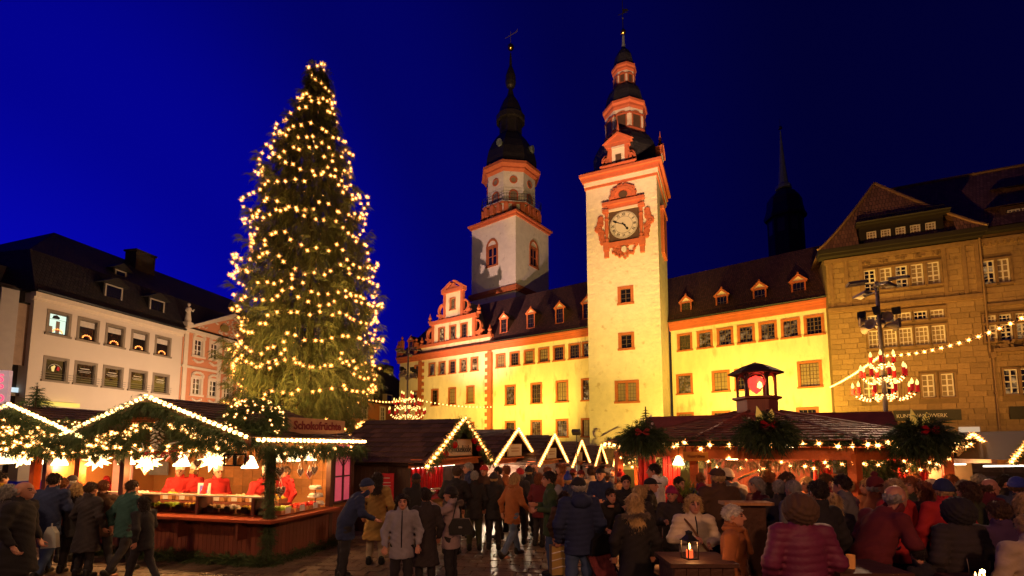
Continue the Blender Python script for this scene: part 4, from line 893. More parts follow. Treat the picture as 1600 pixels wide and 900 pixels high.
# far left modern front with a concrete column, banner and shop sign
conc_m = mat('pale_concrete', (.42, .36, .32), .8, .05); panelm = mat('dark_facade_panel', (.055, .045, .042), .5)
FE = Fac((FW.A.x - 5.5, FW.A.y - 13), (FW.A.x - .3, FW.A.y + .6))
MD = thing('modern_building', 'dark modern facade with a pale concrete column at the left edge', 'building', (FE.A.x, FE.A.y, 0), FE.ang); ML = FE.L
hl = []
mb = MB(); mb.box(0, ML, 0.3, 10, 0, 12.2, 0); 
part('wall', mb, panelm, MD)
mb = MB(); mb.box(-2, ML, .9, 11, 12.2, 12.45); mb.box(-2, ML, 2.5, 8, 12.45, 14.0); part('roof_edge', mb, mat('grey_roof_edge', (.12, .10, .10), .6), MD)
xc = FE.uv(9, 500)[0]; mb = MB(); mb.box(xc - .42, xc + .42, -.25, .3, 0, 11.9); part('column', mb, conc_m, MD)
pm_ = MB(); pm_.box(0, 1.5, .2, .29, 0, 1.9); pmm = pm_.mesh('window', glassdim); fm_ = MB()
for k in range(6):
    for z in (3.2, 5.6, 8.0, 10.0):
        link('window', pmm, MD, (xc - 1.9 - k * 1.6, 0, z))
for z in (3.0, 5.4, 7.8): fm_.box(0, ML, -.0, .3, z - .1, z + .12)
part('ledge', fm_, greyframe, MD)
# banner
bx0, bx1 = FE.uv(17, 520)[0], FE.uv(46, 520)[0]; bz0, bz1 = FE.uv(30, 571)[1], FE.uv(30, 474)[1]
mb = MB(); mb.box(bx0, bx1, -.16, -.12, bz0, bz1); mb.box(bx0 - .15, bx1 + .15, -.2, -.08, bz1, bz1 + .12, 1); part('banner', mb, [mat('tan_banner', (.36, .24, .16), .8), ironm], MD)
mb = MB(); x0, x1 = FE.uv(17, 611)[0], FE.uv(37, 611)[0]; z0 = FE.uv(27, 616)[1]; mb.box(x0, x1, .1, .28, z0, z0 + .42); part('lit_window', mb, emat('cool_shop_light', (.7, .9, 1), .9, False), MD)
sxx = FE.uv(5, 620)[0]; szz = FE.uv(5, 620)[1]
SN = thing('sign_pylon', 'white vertical shop sign with glowing pink letters at the left edge', 'sign', at_y(2, 640, 16.0), .25)
SN.location = Vector(at_y(3.5, 620, 20)); SN.location.z = 0
zt_ = at_y(4, 579, 20).z; mb = MB(); mb.box(-.3, .22, -.1, .1, 1.5, zt_); part('sign_box', mb, mat('white_sign_box', (.75, .7, .7), .5, emit=(1, .55, .55), estr=.35), SN)
pinkl = emat('pink_neon', (1, .05, .12), 2.2, False)
for k, ch in enumerate('SPOR'):
    text('letter', ch, .46, pinkl, SN, (-.04, -.11, zt_ - .35 - k * .42), extrude=.01)
mb = MB(); mb.tube([(0, 0, 0), (0, 0, 1.5)], .07, 8); part('post', mb, steelm, SN)

# orange house in the gap behind the tree, and its dark roof
OH = thing('orange_house', 'low orange house with dark roof in the gap left of the town hall', 'house', (0, 0, 0))
Fo = Fac(at_y(560, 660, 62), at_y(623, 660, 72)); OH.location = (Fo.A.x, Fo.A.y, 0); OH.rotation_euler = (0, 0, Fo.ang)
ztL, ztR = Fo.uv(575, 628)[1], Fo.uv(620, 636)[1]; zo = (ztL + ztR) / 2
mb = MB(); mb.box(-8, Fo.L + 8, 0, 8, 0, zo); part('wall', mb, mat('orange_plaster', (.42, .17, .06), .9, .06), OH)
ST_O = dict(id='o', frame=stucco, fw=.12, proud=.04, sash=whitewood, sw=.08, st=.08, nx=2, nz=3, pane=glassdim)
for k in range(-1, 3): window(OH, Fo.uv(597, 645)[0] + k * 4.5, Fo.uv(597, 647)[1], 1.1, 1.9, ST_O, y=-.15)
mb = MB(); mb.prism([(-9, zo), (Fo.L + 9, zo), (Fo.L + 9, zo + 2), (Fo.L - 1, zo + 4.6), (Fo.L - 1, zo + 6.0), (Fo.L - 3, zo + 6.0), (Fo.L - 3.2, zo + 4.9), (2, zo + 5.6), (-9, zo + 4)], .5, 7); part('roof', mb, darkroof, OH)
for k in range(2): mb = MB(); mb.box(1.5 + k * 5, 3.2 + k * 5, -.1, 1, zo + .2, zo + 1.6); D = part('dormer', mb, mat('pale_dormer', (.3, .22, .15), .8), OH); part('pane', MB().box(1.75 + k * 5, 2.95 + k * 5, -.14, -.1, zo + .4, zo + 1.4), glassdim, D)

# ================================================================== FLOODLIGHTS on the facades
flood_m = mat('floodlight_body', (.12, .12, .12), .5, metal=.4); floodg = emat('floodlight_lens', (1, .7, .2), 6, False)
YEL = (1.0, .63, .085); PNK = (1.0, .50, .26)
def floodlight(loc, target, energy, col, ang, label):
    T = thing('floodlight', label, 'floodlight', loc)
    d_ = (Vector(target) - Vector(loc)); qz = d_.to_track_quat('-Z', 'Y').to_euler()
    mb = MB(); mb.box(-.22, .22, -.15, .15, .02, .2); B = part('housing', mb, flood_m, T, (0, 0, .4), qz)
    part('lens', MB().box(-.18, .18, -.11, .11, .0, .02), floodg, B)
    part('bracket', MB().tube([(0, 0, -loc[2] - 2.4 if loc[2] < 10 else -.9), (0, 0, .35)], .03, 6), flood_m, T)
    s = spot('lamp', (0, 0, 0), (0, 0, -1), energy, col, ang, .9, .25); s.parent = B; s.location = (0, 0, -.05); s.rotation_euler = (0, 0, 0)
    return T
# ================================================================== GROUND
def gz(Y): return -0.05 * max(0.0, min(Y, 60.0) - 12.0)
asph = mat('dark_wet_asphalt', (.05, .042, .036), .55, .25, .8, .5, 9)
mb = MB(); ys = [-800, 0, 12, 60, 1500]
for a, b in zip(ys[:-1], ys[1:]): mb.quad((-1500, a, gz(a) - .03), (1500, a, gz(a) - .03), (1500, b, gz(b) - .03), (-1500, b, gz(b) - .03))
GR = part('ground', mb, asph, kind='structure')
paver_m = mat('warm_grey_paver', (.155, .105, .07), .42, .25, 5, .6, 25, rnd=.3, spec=.5)
PA = math.radians(-7); cP, sP = math.cos(PA), math.sin(PA)
pvm = MB(); pvm.prism([(-.19, -.04), (.19, -.04), (.19, -.008), (.18, 0), (-.18, 0), (-.19, -.008)], -.125, .125); pvm = pvm.mesh('paver', paver_m)
spots_ = []
rs = random.Random(2)
for i in range(-40, 60):
    for j in range(18, 78):
        lx = (i + (.5 if j % 2 else 0)) * .40; ly = j * .27
        X, Y = lx * cP - ly * sP, lx * sP + ly * cP
        if Y < 6.5 or Y > 19: continue
        px = 800 + 755 * X / Y; py = 695 + 755 * 2.25 / Y
        if px < -60 or px > 1660: continue
        vis = py < 903
        spots_.append(((0 if vis and 260 < px < 1000 else 1), Y, X))
spots_.sort(); rest = MB(); n = 0
for fl, Y, X in spots_:
    z = gz(Y) + rs.uniform(-.006, .006); rz = PA + rs.uniform(-.012, .012)
    if n < 295 and not fl:
        link('paver', pvm, GR, (X, Y, z), (rs.uniform(-.012, .012), rs.uniform(-.012, .012), rz)); n += 1
    else:
        M = Matrix.Translation((X, Y, z)) @ Matrix.Rotation(rz, 4, 'Z'); i0 = len(rest.v)
        rest.box(-.19, .19, -.125, .125, -.04, 0)
        for k in range(i0, len(rest.v)): rest.v[k] = tuple(M @ Vector(rest.v[k]))
part('paver', rest, paver_m, GR, kind='stuff')

# ================================================================== generators: fir sprays, light chains, shingles
firm = mat('fir_needles', (.045, .080, .026), .6, .35, 2.5, spec=.3); treem = mat('spruce_needles', (.125, .125, .035), .6, .35, 1.2, spec=.25); barkm = mat('bark', (.06, .035, .02), .9, .3, 5)
tipm = mat('young_fir_tips', (.075, .105, .03), .6, .3, 2.5)
def sprays(P, D, L, rng, wid=.32, pairs=5, droop=.25):
    """P,D (n,3): each spray = a stem with pairs of needle blades; returns tri verts (m,3,3)"""
    n = len(P); D = D / np.maximum(np.linalg.norm(D, axis=1, keepdims=True), 1e-6)
    R = rng.normal(size=(n, 3)); S = np.cross(D, R); S /= np.maximum(np.linalg.norm(S, axis=1, keepdims=True), 1e-6)
    N = np.cross(D, S); L = L[:, None]; out = []
    down = np.array([0, 0, -1.0])
    def at(t): return P + D * (L * t) + down * (L * droop * t * t)
    for k in range(pairs):
        t = (k + .15) / pairs; b = at(t); b2 = at(t + .55 / pairs); w_ = wid * L * (1 - .55 * t) * rng.uniform(.7, 1.2, (n, 1))
        for s in (-1, 1):
            tip = at(t + .5) + S * s * w_ + N * rng.normal(0, .12, (n, 1)) * L
            out.append(np.stack([b, b2, tip], 1))
    out.append(np.stack([at(.75) - S * .05 * L, at(.75) + S * .05 * L, at(1.12)], 1))
    return np.concatenate(out)
def tri_mesh(name, T, mats, mi=None):
    m = len(T); me = bpy.data.meshes.new(name); me.vertices.add(m * 3); me.vertices.foreach_set('co', T.reshape(-1).astype(np.float32)); me.loops.add(m * 3)
    me.loops.foreach_set('vertex_index', np.arange(m * 3, dtype=np.int32)); me.polygons.add(m); me.polygons.foreach_set('loop_start', np.arange(0, m * 3, 3, dtype=np.int32)); me.polygons.foreach_set('loop_total', np.full(m, 3, dtype=np.int32))
    for q in (mats if isinstance(mats, (list, tuple)) else [mats]): me.materials.append(q)
    if mi is not None: me.polygons.foreach_set('material_index', mi.astype(np.int32))
    me.update(); me.validate(); return me
def garland(pts, r, n, seed, L=.16, down=.5, out=None):
    """fir garland along a polyline"""
    rng = np.random.default_rng(seed); pts = np.array([tuple(p) for p in pts], float); seg = np.linalg.norm(np.diff(pts, axis=0), axis=1); cum = np.concatenate([[0], np.cumsum(seg)])
    t = rng.uniform(0, cum[-1], n); k = np.clip(np.searchsorted(cum, t) - 1, 0, len(seg) - 1); f = ((t - cum[k]) / seg[k])[:, None]
    P = pts[k] * (1 - f) + pts[k + 1] * f; tan = (pts[k + 1] - pts[k]) / seg[k][:, None]
    off = rng.normal(size=(n, 3)); off /= np.linalg.norm(off, axis=1, keepdims=True); off = off - tan * (off * tan).sum(1, keepdims=True) * .8
    D = off + np.array([0, 0, -down]) + tan * rng.choice([-1, 1], (n, 1)) * .6
    if out is not None: D = D + np.array(out) * .6
    return sprays(P + off * r * rng.uniform(0, 1, (n, 1)), D, L * rng.uniform(.6, 1.4, n), rng)
def blob_fir(c, rad, n, seed, L=.2, sz=1.0):
    rng = np.random.default_rng(seed); o = rng.normal(size=(n, 3)); o /= np.linalg.norm(o, axis=1, keepdims=True); o[:, 2] *= sz
    P = np.array(c) + o * np.array(rad) * rng.uniform(.35, 1, (n, 1)); return sprays(P, o + np.array([0, 0, -.2]), L * rng.uniform(.7, 1.4, n), rng)
core_m = emat('warm_bulb', (1.0, .48, .115), 13.0, True); spike_m = emat('painted_glare_rays', (1.0, .34, .06), 3.6, False); core_w = emat('bright_warm_bulb', (1.0, .62, .22), 9.0, True)
smallb = emat('tiny_warm_bulb', (1.0, .80, .30), 8.0, True)
def bulbmesh(name, r, spikes, m=None, nsp=8):  # plain bulb; the glowing spikes are added shape imitating lens glare
    mb = MB(); i = len(mb.v)
    mb.lathe([(r * math.sin(a), -r * math.cos(a)) for a in (0.0001, .8, PI - .8, PI - .0001)], 6)
    if spikes:
        rs = random.Random(1); g = PI * (3 - 5 ** .5)
        for k in range(nsp * 2):
            z = 1 - 2 * (k + .5) / (nsp * 2); q = math.sqrt(1 - z * z); d_ = Vector((q * math.cos(g * k), q * math.sin(g * k), z)); a = d_.orthogonal().normalized() * r * .34; b = d_.cross(a)
            t = d_ * (spikes * (1 if k % 2 else .7)); mb.tri(a, b, t, 1); mb.tri(b, -a, t, 1); mb.tri(-a, -b, t, 1); mb.tri(-b, a, t, 1)
    return mb.mesh(name, [m or core_m, spike_m])
BULB_T = bulbmesh('bulb', .043, .165); BULB_S = bulbmesh('bulb', .024, .07, core_w, 6); BULB_R = bulbmesh('bulb', .046, .07, core_w, 4); BULB_L = bulbmesh('bulb', .05, .13, core_m)
BULB_E = bulbmesh('bulb', .034, .085, core_w, 7); BULB_XS = bulbmesh('bulb', .015, .03, smallb, 4)
wirem = mat('light_wire', (.05, .03, .02), .6)
def resample(pts, step):
    pts = [Vector(p) for p in pts]; out = [pts[0]]; acc = 0; i = 0; cur = pts[0]; need = step
    for b in pts[1:]:
        while (b - cur).length >= need: cur = cur + (b - cur).normalized() * need; out.append(cur.copy()); need = step
        need -= (b - cur).length; cur = b
    return out
def chain(label, pts, step, bulb, group=None, seed=0, wire=True, jit=0.0, name='light_chain'):
    rs = random.Random(seed); P = resample(pts, step); T = thing(name, label, 'string lights', tuple(P[0]), 0, group); o = P[0]
    if wire: mb = MB(); mb.tube([Vector(p) - o for p in pts], .012, 4); part('wire', mb, wirem, T)
    for p in P:
        j = Vector((rs.gauss(0, 1), rs.gauss(0, 1), rs.gauss(0, 1))) * jit
        link('bulb', bulb, T, p - o + j, (rs.uniform(0, 6), rs.uniform(0, 6), 0))
    return T
shingm = mat('brown_wood_shingle', (.085, .042, .028), .7, .3, 4, .5, 18, rnd=.45, stretch=(6, 1, 1)); shingr = mat('red_brown_shingle', (.20, .062, .036), .6, .25, 4, .5, 18, rnd=.35)
def shingles(parent, O, U, V, wu, hv, rows, sw, m, maxn=300, seed=1, clip=None, budget=None):
    """rows of lapped wooden shingles over the plane O + u*U + v*V"""
    rs = random.Random(seed); U = Vector(U).normalized(); V = Vector(V).normalized(); N = U.cross(V).normalized(); rot = Matrix((U, V, N)).transposed(); e = rot.to_euler()
    rh = hv / rows; tl = math.atan2(.028, rh * 1.15); key = (round(sw, 3), round(rh, 3), m.name)
    mb = MB(); hx = sw / 2 - .006; mb.v = [(-hx, -.03, .022), (hx, -.03, .022), (hx, rh * 1.1, .002), (-hx, rh * 1.1, .002), (-hx, -.03, .044), (hx, -.03, .044), (hx, rh * 1.1, .012), (-hx, rh * 1.1, .012)]
    mb.f = [(0, 3, 2, 1), (4, 5, 6, 7), (0, 1, 5, 4), (1, 2, 6, 5), (2, 3, 7, 6), (3, 0, 4, 7)]; mb.m = [0] * 6
    me = mb.mesh('shingle', m); rest = MB(); cnt = 0
    for r in range(rows):
        x = -(sw * (.5 if r % 2 else .1))
        while x < wu:
            c = x + sw / 2; x += sw
            if c < sw * .3 or c > wu - sw * .3: continue
            if clip and not clip(c, (r + .5) * rh): continue
            p = Vector(O) + U * c + V * (r * rh) + N * rs.uniform(0, .008)
            if budget is not None and budget[0] > 0 or budget is None and cnt < maxn:
                cnt += 1
                if budget is not None: budget[0] -= 1
                link('shingle', me, parent, p, e)
            else: rest.add(mb, Matrix.Translation(p) @ rot.to_4x4())
    if rest.f: part('shingle', rest, m, parent, kind='stuff')

# ================================================================== CHRISTMAS TREE
TC = Vector((at_y(490, 600, 25.5).x, 25.5)); tz0 = gz(25.5)
prf = [(97, 500, 3), (112, 497, 12), (130, 498, 14), (160, 494, 25), (200, 488, 44), (240, 486, 60), (275, 482, 75), (320, 485, 88), (350, 480, 92), (385, 492, 96), (420, 484, 106), (440, 478, 116), (480, 484, 114), (520, 486, 108), (560, 480, 118), (600, 478, 114), (640, 474, 106), (680, 472, 88), (700, 472, 70)]
PZ = [at_y(c, y, 25.5).z for y, c, hw in prf]; PR = [hw / F_ * 25.5 for *_, hw in prf]; PCX = [at_y(c, y, 25.5).x for y, c, hw in prf]
def trad(z): return float(np.interp(-z, [-q for q in PZ], PR))
def tcx(z): return float(np.interp(-z, [-q for q in PZ], PCX))
TR = thing('christmas_tree', 'tall real spruce Christmas tree covered in warm fairy lights rising behind the stalls', 'Christmas tree', (TC.x, TC.y, 0))
rng = np.random.default_rng(12); ztop_t = PZ[0]; zbot = PZ[-1]
mb = MB(); mb.tube([(tcx(z) - TC.x, 0, z) for z in np.linspace(-1, ztop_t, 12)], [max(.02, .34 * (1 - k / 11.5)) for k in range(12)], 9); part('trunk', mb, barkm, TR)
Pn, Dn, Ln = [], [], []; brm = MB(); NB = 330
for b in range(NB):
    f = (b + .5) / NB; z = zbot + (ztop_t - .25 - zbot) * (1 - math.sqrt(1 - f) if False else f ** 1.12); a = b * 2.39996 + rng.uniform(-.3, .3)
    R = trad(z) * rng.choice([rng.uniform(.70, .9), rng.uniform(.92, 1.1)]) + .08; R = min(R, trad(min(z + R * (.22 + .5 * f) * .5, ztop_t - .1)) * rng.uniform(.92, 1.08) + .08)
    d_ = np.array([math.cos(a), math.sin(a), 0]); o = np.array([tcx(z) - TC.x, 0, z]); up = .22 + .5 * f; drp = (.16 * (1 - f) + .05) * R
    pts = []
    for t in np.linspace(0, 1, 8): pts.append(o + d_ * R * t + np.array([0, 0, -R * .22 * math.sin(t * PI * .8) * (1 - f * .6) + R * up * .55 * t ** 2.2]))
    pts = np.array(pts); brm.tube([tuple(p) for p in pts], [max(.008, .05 * (1 - k / 7.5) * (1.1 - f)) for k in range(8)], 4, cap=False)
    nt_ = int(22 + 38 * R / 4.0 * 1.5)
    for k in range(nt_):
        t = rng.uniform(.18, 1.0) ** .8; q = t * 7; i = min(int(q), 6); p = pts[i] * (1 - q + i) + pts[i + 1] * (q - i); side = np.array([-d_[1], d_[0], 0]) * rng.choice([-1, 1])
        lat = rng.uniform(0, .42) * R * (1.05 - t) * .6; p = p + side * lat + np.array([0, 0, -rng.uniform(0, .12)])
        Pn.append(p); Dn.append(side * rng.uniform(.2, .9) + d_ * rng.uniform(.2, .9) + np.array([0, 0, -rng.uniform(.2, 1.5) if t < .9 else .3])); Ln.append(rng.uniform(.28, .62) * (.6 + .12 * R))
    for k in range(5): Pn.append(pts[-1]); Dn.append(d_ + rng.normal(0, .35, 3) + np.array([0, 0, .35])); Ln.append(rng.uniform(.2, .42))
part('branch', brm, barkm, TR, kind='stuff')
T_ = sprays(np.array(Pn), np.array(Dn), np.array(Ln), rng, wid=.30, pairs=5, droop=.45)
# a looser second layer inside the crown
n2 = 5200; zz = rng.uniform(zbot, ztop_t - .4, n2); aa = rng.uniform(0, 2 * PI, n2); rr_ = np.array([trad(z) for z in zz]) * np.sqrt(rng.uniform(.05, .62, n2))
P2 = np.stack([np.array([tcx(z) for z in zz]) - TC.x + rr_ * np.cos(aa), rr_ * np.sin(aa), zz], 1); D2 = np.stack([np.cos(aa), np.sin(aa), -rng.uniform(.4, 1.8, n2)], 1)
T_ = np.concatenate([T_, sprays(P2, D2, rng.uniform(.3, .7, n2), rng, wid=.28, pairs=4, droop=.4)])
link('crown', tri_mesh('crown', T_, [treem, tipm], (rng.uniform(0, 1, len(T_)) < .25).astype(int)), TR, kind='stuff')
# fairy light strings looping round the tree, each bulb its own piece
rs = random.Random(21); NS = 22; k_ = 0
ringy = np.linspace(106, 672, NS)
words = ('topmost', 'second', 'third', 'fourth', 'fifth', 'sixth', 'seventh', 'eighth', 'ninth', 'tenth', 'eleventh', 'twelfth', 'thirteenth', 'fourteenth', 'fifteenth', 'sixteenth', 'seventeenth', 'eighteenth', 'nineteenth', 'twentieth', 'twenty-first', 'lowest')
for s in range(NS):
    zc_ = at_y(490, ringy[s], 25.5).z; R0 = trad(zc_); nsw = max(3, int(3 + R0 * 1.6)); ph = rs.uniform(0, 6); pts = []; tilt = rs.uniform(-.6, .6); N = 90
    amp = [rs.uniform(.1, .8) * min(1, R0 / 2.2) for _ in range(nsw)]; rad = [rs.uniform(.88, 1.08) for _ in range(nsw + 1)]; rad[-1] = rad[0]
    for i in range(N + 1):
        a = 2 * PI * i / N; u = (i / N) * nsw; j = min(int(u), nsw - 1); fr = u - j; z = zc_ - amp[j] * 4 * fr * (1 - fr) + tilt * math.sin(a + ph); rr0 = trad(z) * (rad[j] * (1 - fr) + rad[j + 1] * fr) * (1 - .10 * math.sin(PI * fr)) + .05
        pts.append((tcx(z) + rr0 * math.cos(a), TC.y + rr0 * math.sin(a), z))
    chain(words[s] + ' string of fairy lights looped round the big Christmas tree' + (', at its tip' if s == 0 else ', above the hut roofs' if s == NS - 1 else ' counting from the top'), pts, .44 if R0 > 1 else .26, BULB_T, 'fairy light strings on the Christmas tree', s, jit=.07)

# ================================================================== MARKET STALLS
boardm = mat('red_brown_boards', (.17, .045, .022), .55, .25, 5, .4, 15, rnd=.15, stretch=(8, 8, .6)); darkb = mat('dark_brown_boards', (.06, .028, .018), .65, .25, 4, .4, 15, rnd=.2, stretch=(8, 8, .6)); pine = mat('pine_boards', (.42, .20, .08), .6, .2, 4, .3, 15, stretch=(5, 5, .6), rnd=.12)
orangew = mat('orange_glazed_wood', (.55, .12, .022), .5, .2, 4, .3, 15, rnd=.1); fasc = mat('dark_fascia', (.09, .03, .018), .5, .2, 3)
signw = mat('pale_wooden_sign', (.52, .38, .24), .7, .1, 4); redcloth = mat('red_curtain', (.55, .012, .015), .6, .2, 3); chrome = mat('shiny_metal', (.6, .6, .6), .15, .05, metal=1); creamwall = mat('cream_panel_wall', (.52, .25, .08), .6, .1, 3)
shade_m = emat('white_hot_lampshade', (1.0, .70, .34), 12.0, True)
def boards_row(parent, x0, x1, y, z0, z1, m, bw=.115, name='board', axis='x', th=.022, x=0):
    """upright boards side by side, one piece each"""
    n = max(1, round((x1 - x0) / bw)); w_ = (x1 - x0) / n
    mb = MB(); mb.prism([(.004, 0), (w_ - .004, 0), (w_ - .004, z1 - z0), (.004, z1 - z0)], -th / 2, th / 2) ; me = mb.mesh(name, m)
    for k in range(n):
        if axis == 'x': link(name, me, parent, (x0 + k * w_, y, z0))
        else: link(name, me, parent, (x, x0 + k * w_, z0), (0, 0, PI / 2))
STARM = None
def lamp_shade(label, loc, s=1.0, energy=25, group='glowing lamps under the stall roofs', star=False):
    global STARM
    T = thing('pendant_lamp', label, 'lamp', loc, 0, group); mb = MB()
    if star:
        if STARM is None:
            sm = MB(); g = PI * (3 - 5 ** .5)
            for k in range(22):
                z = 1 - 2 * (k + .5) / 22; q = math.sqrt(1 - z * z); d_ = Vector((q * math.cos(g * k), q * math.sin(g * k), z)); a = d_.orthogonal().normalized() * .035; b = d_.cross(a); t = d_ * (.15 if k % 3 else .11); c = d_ * .035
                for u, v in ((a, b), (b, -a), (-a, -b), (-b, a)): sm.tri(c + u, c + v, t)
            STARM = sm.mesh('star_body', emat('glowing_paper_star', (1.0, .62, .22), 9.0, True))
        link('star_body', STARM, T, (0, 0, 0), (.3, .2, s), (s * 1.25,) * 3)
    else:
        mb.lathe([(.02 * s, .12 * s), (.05 * s, .11 * s), (.10 * s, .0), (.14 * s, -.09 * s), (.135 * s, -.10 * s), (.09 * s, -.02 * s), (.0, .02)], 12); part('lamp_shade', mb, shade_m, T, smooth=True)
    part('cord', MB().tube([(0, 0, .1 * s), (0, 0, .35 * s)], .006, 4), wirem, T)
    if energy: p = point('bulb_light', (0, 0, -.12 * s), energy, (1, .46, .14), .08); p.parent = T; p.location = (0, 0, -.14 * s)
    return T
heart_pl = [(math.sin(t) ** 3 * 1.0, (13 * math.cos(t) - 5 * math.cos(2 * t) - 2 * math.cos(3 * t) - math.cos(4 * t)) / 16) for t in [2 * PI * k / 24 for k in range(24)]][::-1]
ginger = mat('gingerbread', (.28, .10, .03), .6, .15, 8); icing = mat('white_icing', (.75, .68, .6), .5, .05); redic = mat('red_icing', (.55, .02, .03), .5)
def heart(label, loc, s, rz, style=0):
    T = thing('gingerbread_heart', label, 'gingerbread heart', loc, rz, 'gingerbread hearts hanging in the sweets stall')
    part('biscuit', MB().prism([(x * s, z * s) for x, z in heart_pl], -.012, .012), redic if style == 2 else ginger, T)
    mb = MB(); n = 24
    for k in range(n):
        (a, b), (c, d_) = heart_pl[k], heart_pl[(k + 1) % n]; mb.prism([(a * s * .82, b * s * .82), (c * s * .82, d_ * s * .82), (c * s * .97, d_ * s * .97), (a * s * .97, b * s * .97)], -.022, -.01)
    part('icing_border', mb, icing, T); mb = MB()
    for q, (w_, z) in enumerate(((.42, .32), (.5, .08), (.3, -.18))): mb.tube([(-w_ * s + w_ * s * 2 * k / 8, -.018, (z + .06 * math.sin(k * 2.4)) * s) for k in range(9)], .007, 4)
    part('icing_scroll', mb, icing, T); part('ribbon', MB().tube([(-.45 * s, 0, .8 * s), (0, 0, 1.9 * s), (.45 * s, 0, .8 * s)], .008, 4), icing, T)
    return T

# ---- big sweets stall at the left, gable to the front, counter round the corner
K = Vector((-4.60, 9.30)); dS = Vector((.967, -.256)).normalized(); A1 = K - dS * 6.0; F1 = Fac(A1, K); L1 = 6.0
S1 = thing('sweets_stall', 'large sweets stall with lit garland gable, hanging hearts and glass counter wrapping the corner', 'market stall', (A1.x, A1.y, 0), F1.ang)
sp, zp = F1.uv(235, 622, -.6); ze = 2.36; sl = 2 * sp - L1; DEP = 3.0
cz = .86
def stall_front(parent, x0, x1, posts):
    boards_row(parent, x0, x1, .06, .12, cz - .05, boardm, .105)
    mb = MB(); mb.box(x0, x1 + .3, -.28, .5, cz - .05, cz); part('counter_top', mb, mat('red_lacquered_shelf', (.30, .06, .025), .3, .1, 4), parent)
    mb = MB(); mb.box(x0, x1, .0, .05, .08, .14); mb.box(x0, x1, .0, .045, cz - .14, cz - .052); part('rail', mb, boardm, parent)
stall_front(S1, 1.2, L1, None)
for x in (1.2, 2.6, 4.05, 5.45): part('bracket', MB().prism([(x, cz - .06), (x + .05, cz - .06), (x + .05, cz - .4), (x, cz - .3)], -.2, .04), boardm, S1)
boards_row(S1, .06, 2.35, 0, .12, cz - .05, boardm, .105, axis='y', x=L1)
mb = MB(); mb.box(L1 - .5, L1 + .28, .504, 1.85, cz - .05, cz - .002); part('counter_top', mb, MAT['red_lacquered_shelf'], S1)
mb = MB(); mb.box(L1 + .0, L1 + .05, .0, 2.4, .08, .14); mb.box(L1 + .0, L1 + .045, .05, 2.4, cz - .14, cz - .054); part('rail', mb, boardm, S1)
# glazed sneeze guard
gl = bpy.data.materials.new('display_glass'); gl.use_nodes = True; b_ = gl.node_tree.nodes['Principled BSDF']; b_.inputs['Transmission Weight'].default_value = 1; b_.inputs['Roughness'].default_value = .02; b_.inputs['IOR'].default_value = 1.05; MAT['display_glass'] = gl
mb = MB(); mb.box(1.3, L1 - .05, .14, .146, cz + .02, cz + .36); part('display_pane', mb, gl, S1)
for x in (2.75, 4.15, 5.5): part('display_divider', MB().prism([(x, cz), (x + .06, cz), (x + .06, cz + .36), (x, cz + .36)], .1, .45), fasc, S1)
mb = MB(); mb.box(1.3, L1 - .05, .1, .3, cz + .36, cz + .385); part('display_shelf', mb, mat('glass_shelf_edge', (.5, .4, .3), .2), S1)
# posts, back walls
for x, y in ((L1 - .04, .04), (2.3, .04), (.05, .04), (L1 - .04, 1.9), (L1 - .04, 2.7)): part('post', MB().box(x - .06, x + .06, y - .06, y + .06, 0.02, 2.3), fasc, S1)
# tiled inner back wall (small wooden panels)
tile_m = MB(); tile_m.prism([(.006, .006), (.294, .006), (.294, .194), (.006, .194)], -.02, .02); tm = tile_m.mesh('wall_tile', mat('honey_wall_tile', (.50, .23, .07), .5, .2, 6, rnd=.28))
mb = MB(); mb.box(0, L1, 2.72, 2.78, 0, 2.36); mb.box(L1 - .12, L1 - .06, 2.0, 2.7, .1, 2.3); mb.box(0, .06, 0, 2.7, 0, 2.3); part('back_wall', mb, creamwall, S1)
for i in range(19):
    for j in range(6): link('wall_tile', tm, S1, (.1 + i * .30, 2.70, 1.0 + j * .2))
part('floor', MB().box(0, L1, .1, 2.7, .02, .1), darkb, S1)
part('ceiling', MB().box(0, L1 - .02, .1, 2.7, 2.34, 2.38), mat('orange_ceiling', (.45, .20, .07), .6), S1)
# gable roof, ridge running back
hw = L1 - sp; rise = zp - ze; sl_len = math.hypot(hw + .05, rise)
mb = MB(); f0, f1 = -.6, 3.0
for s in (-1, 1):
    x_e = sp + s * (hw + .02)
    a, b, c, d_ = (x_e, f0, ze - .02), (x_e, f1, ze - .02), (sp, f1, zp - .02), (sp, f0, zp - .02); mb.quad(*((a, b, c, d_) if s > 0 else (b, a, d_, c)))
    a, b, c, d_ = [(p[0], p[1], p[2] - .05) for p in (a, b, c, d_)]; mb.quad(*((b, a, d_, c) if s > 0 else (a, b, c, d_)))
part('roof_deck', mb, darkb, S1)
Vr = Vector((-hw, 0, rise)); shingles(S1, (L1 + .05, f0, ze), (0, 1, 0), Vr, 3.6, Vr.length, 13, .26, shingm, 210, 3); Vl = Vector((hw, 0, rise)); shingles(S1, (sl - .05, f1, ze), (0, -1, 0), Vl, 3.6, Vl.length, 13, .26, shingm, 60, 4)
mb = MB()
for s in (-1, 1):
    a = Vector((sp, 0, zp + .03)); b = Vector((sp + s * (hw + .08), 0, ze)); n_ = Vector((0, 0, .16)); mb.prism([(b.x, b.z - .13), (a.x, a.z - .13), (a.x, a.z), (b.x, b.z)] if s < 0 else [(a.x, a.z - .13), (b.x, b.z - .13), (b.x, b.z), (a.x, a.z)], f0 - .05 + (.002 * s), f0)
part('bargeboard', mb, boardm, S1)
mb = MB(); mb.prism([(sl + .3, ze - .02), (L1 - .2, ze - .02), (sp, zp - .16)], -.02, .02); part('gable_boarding', mb, darkb, S1)
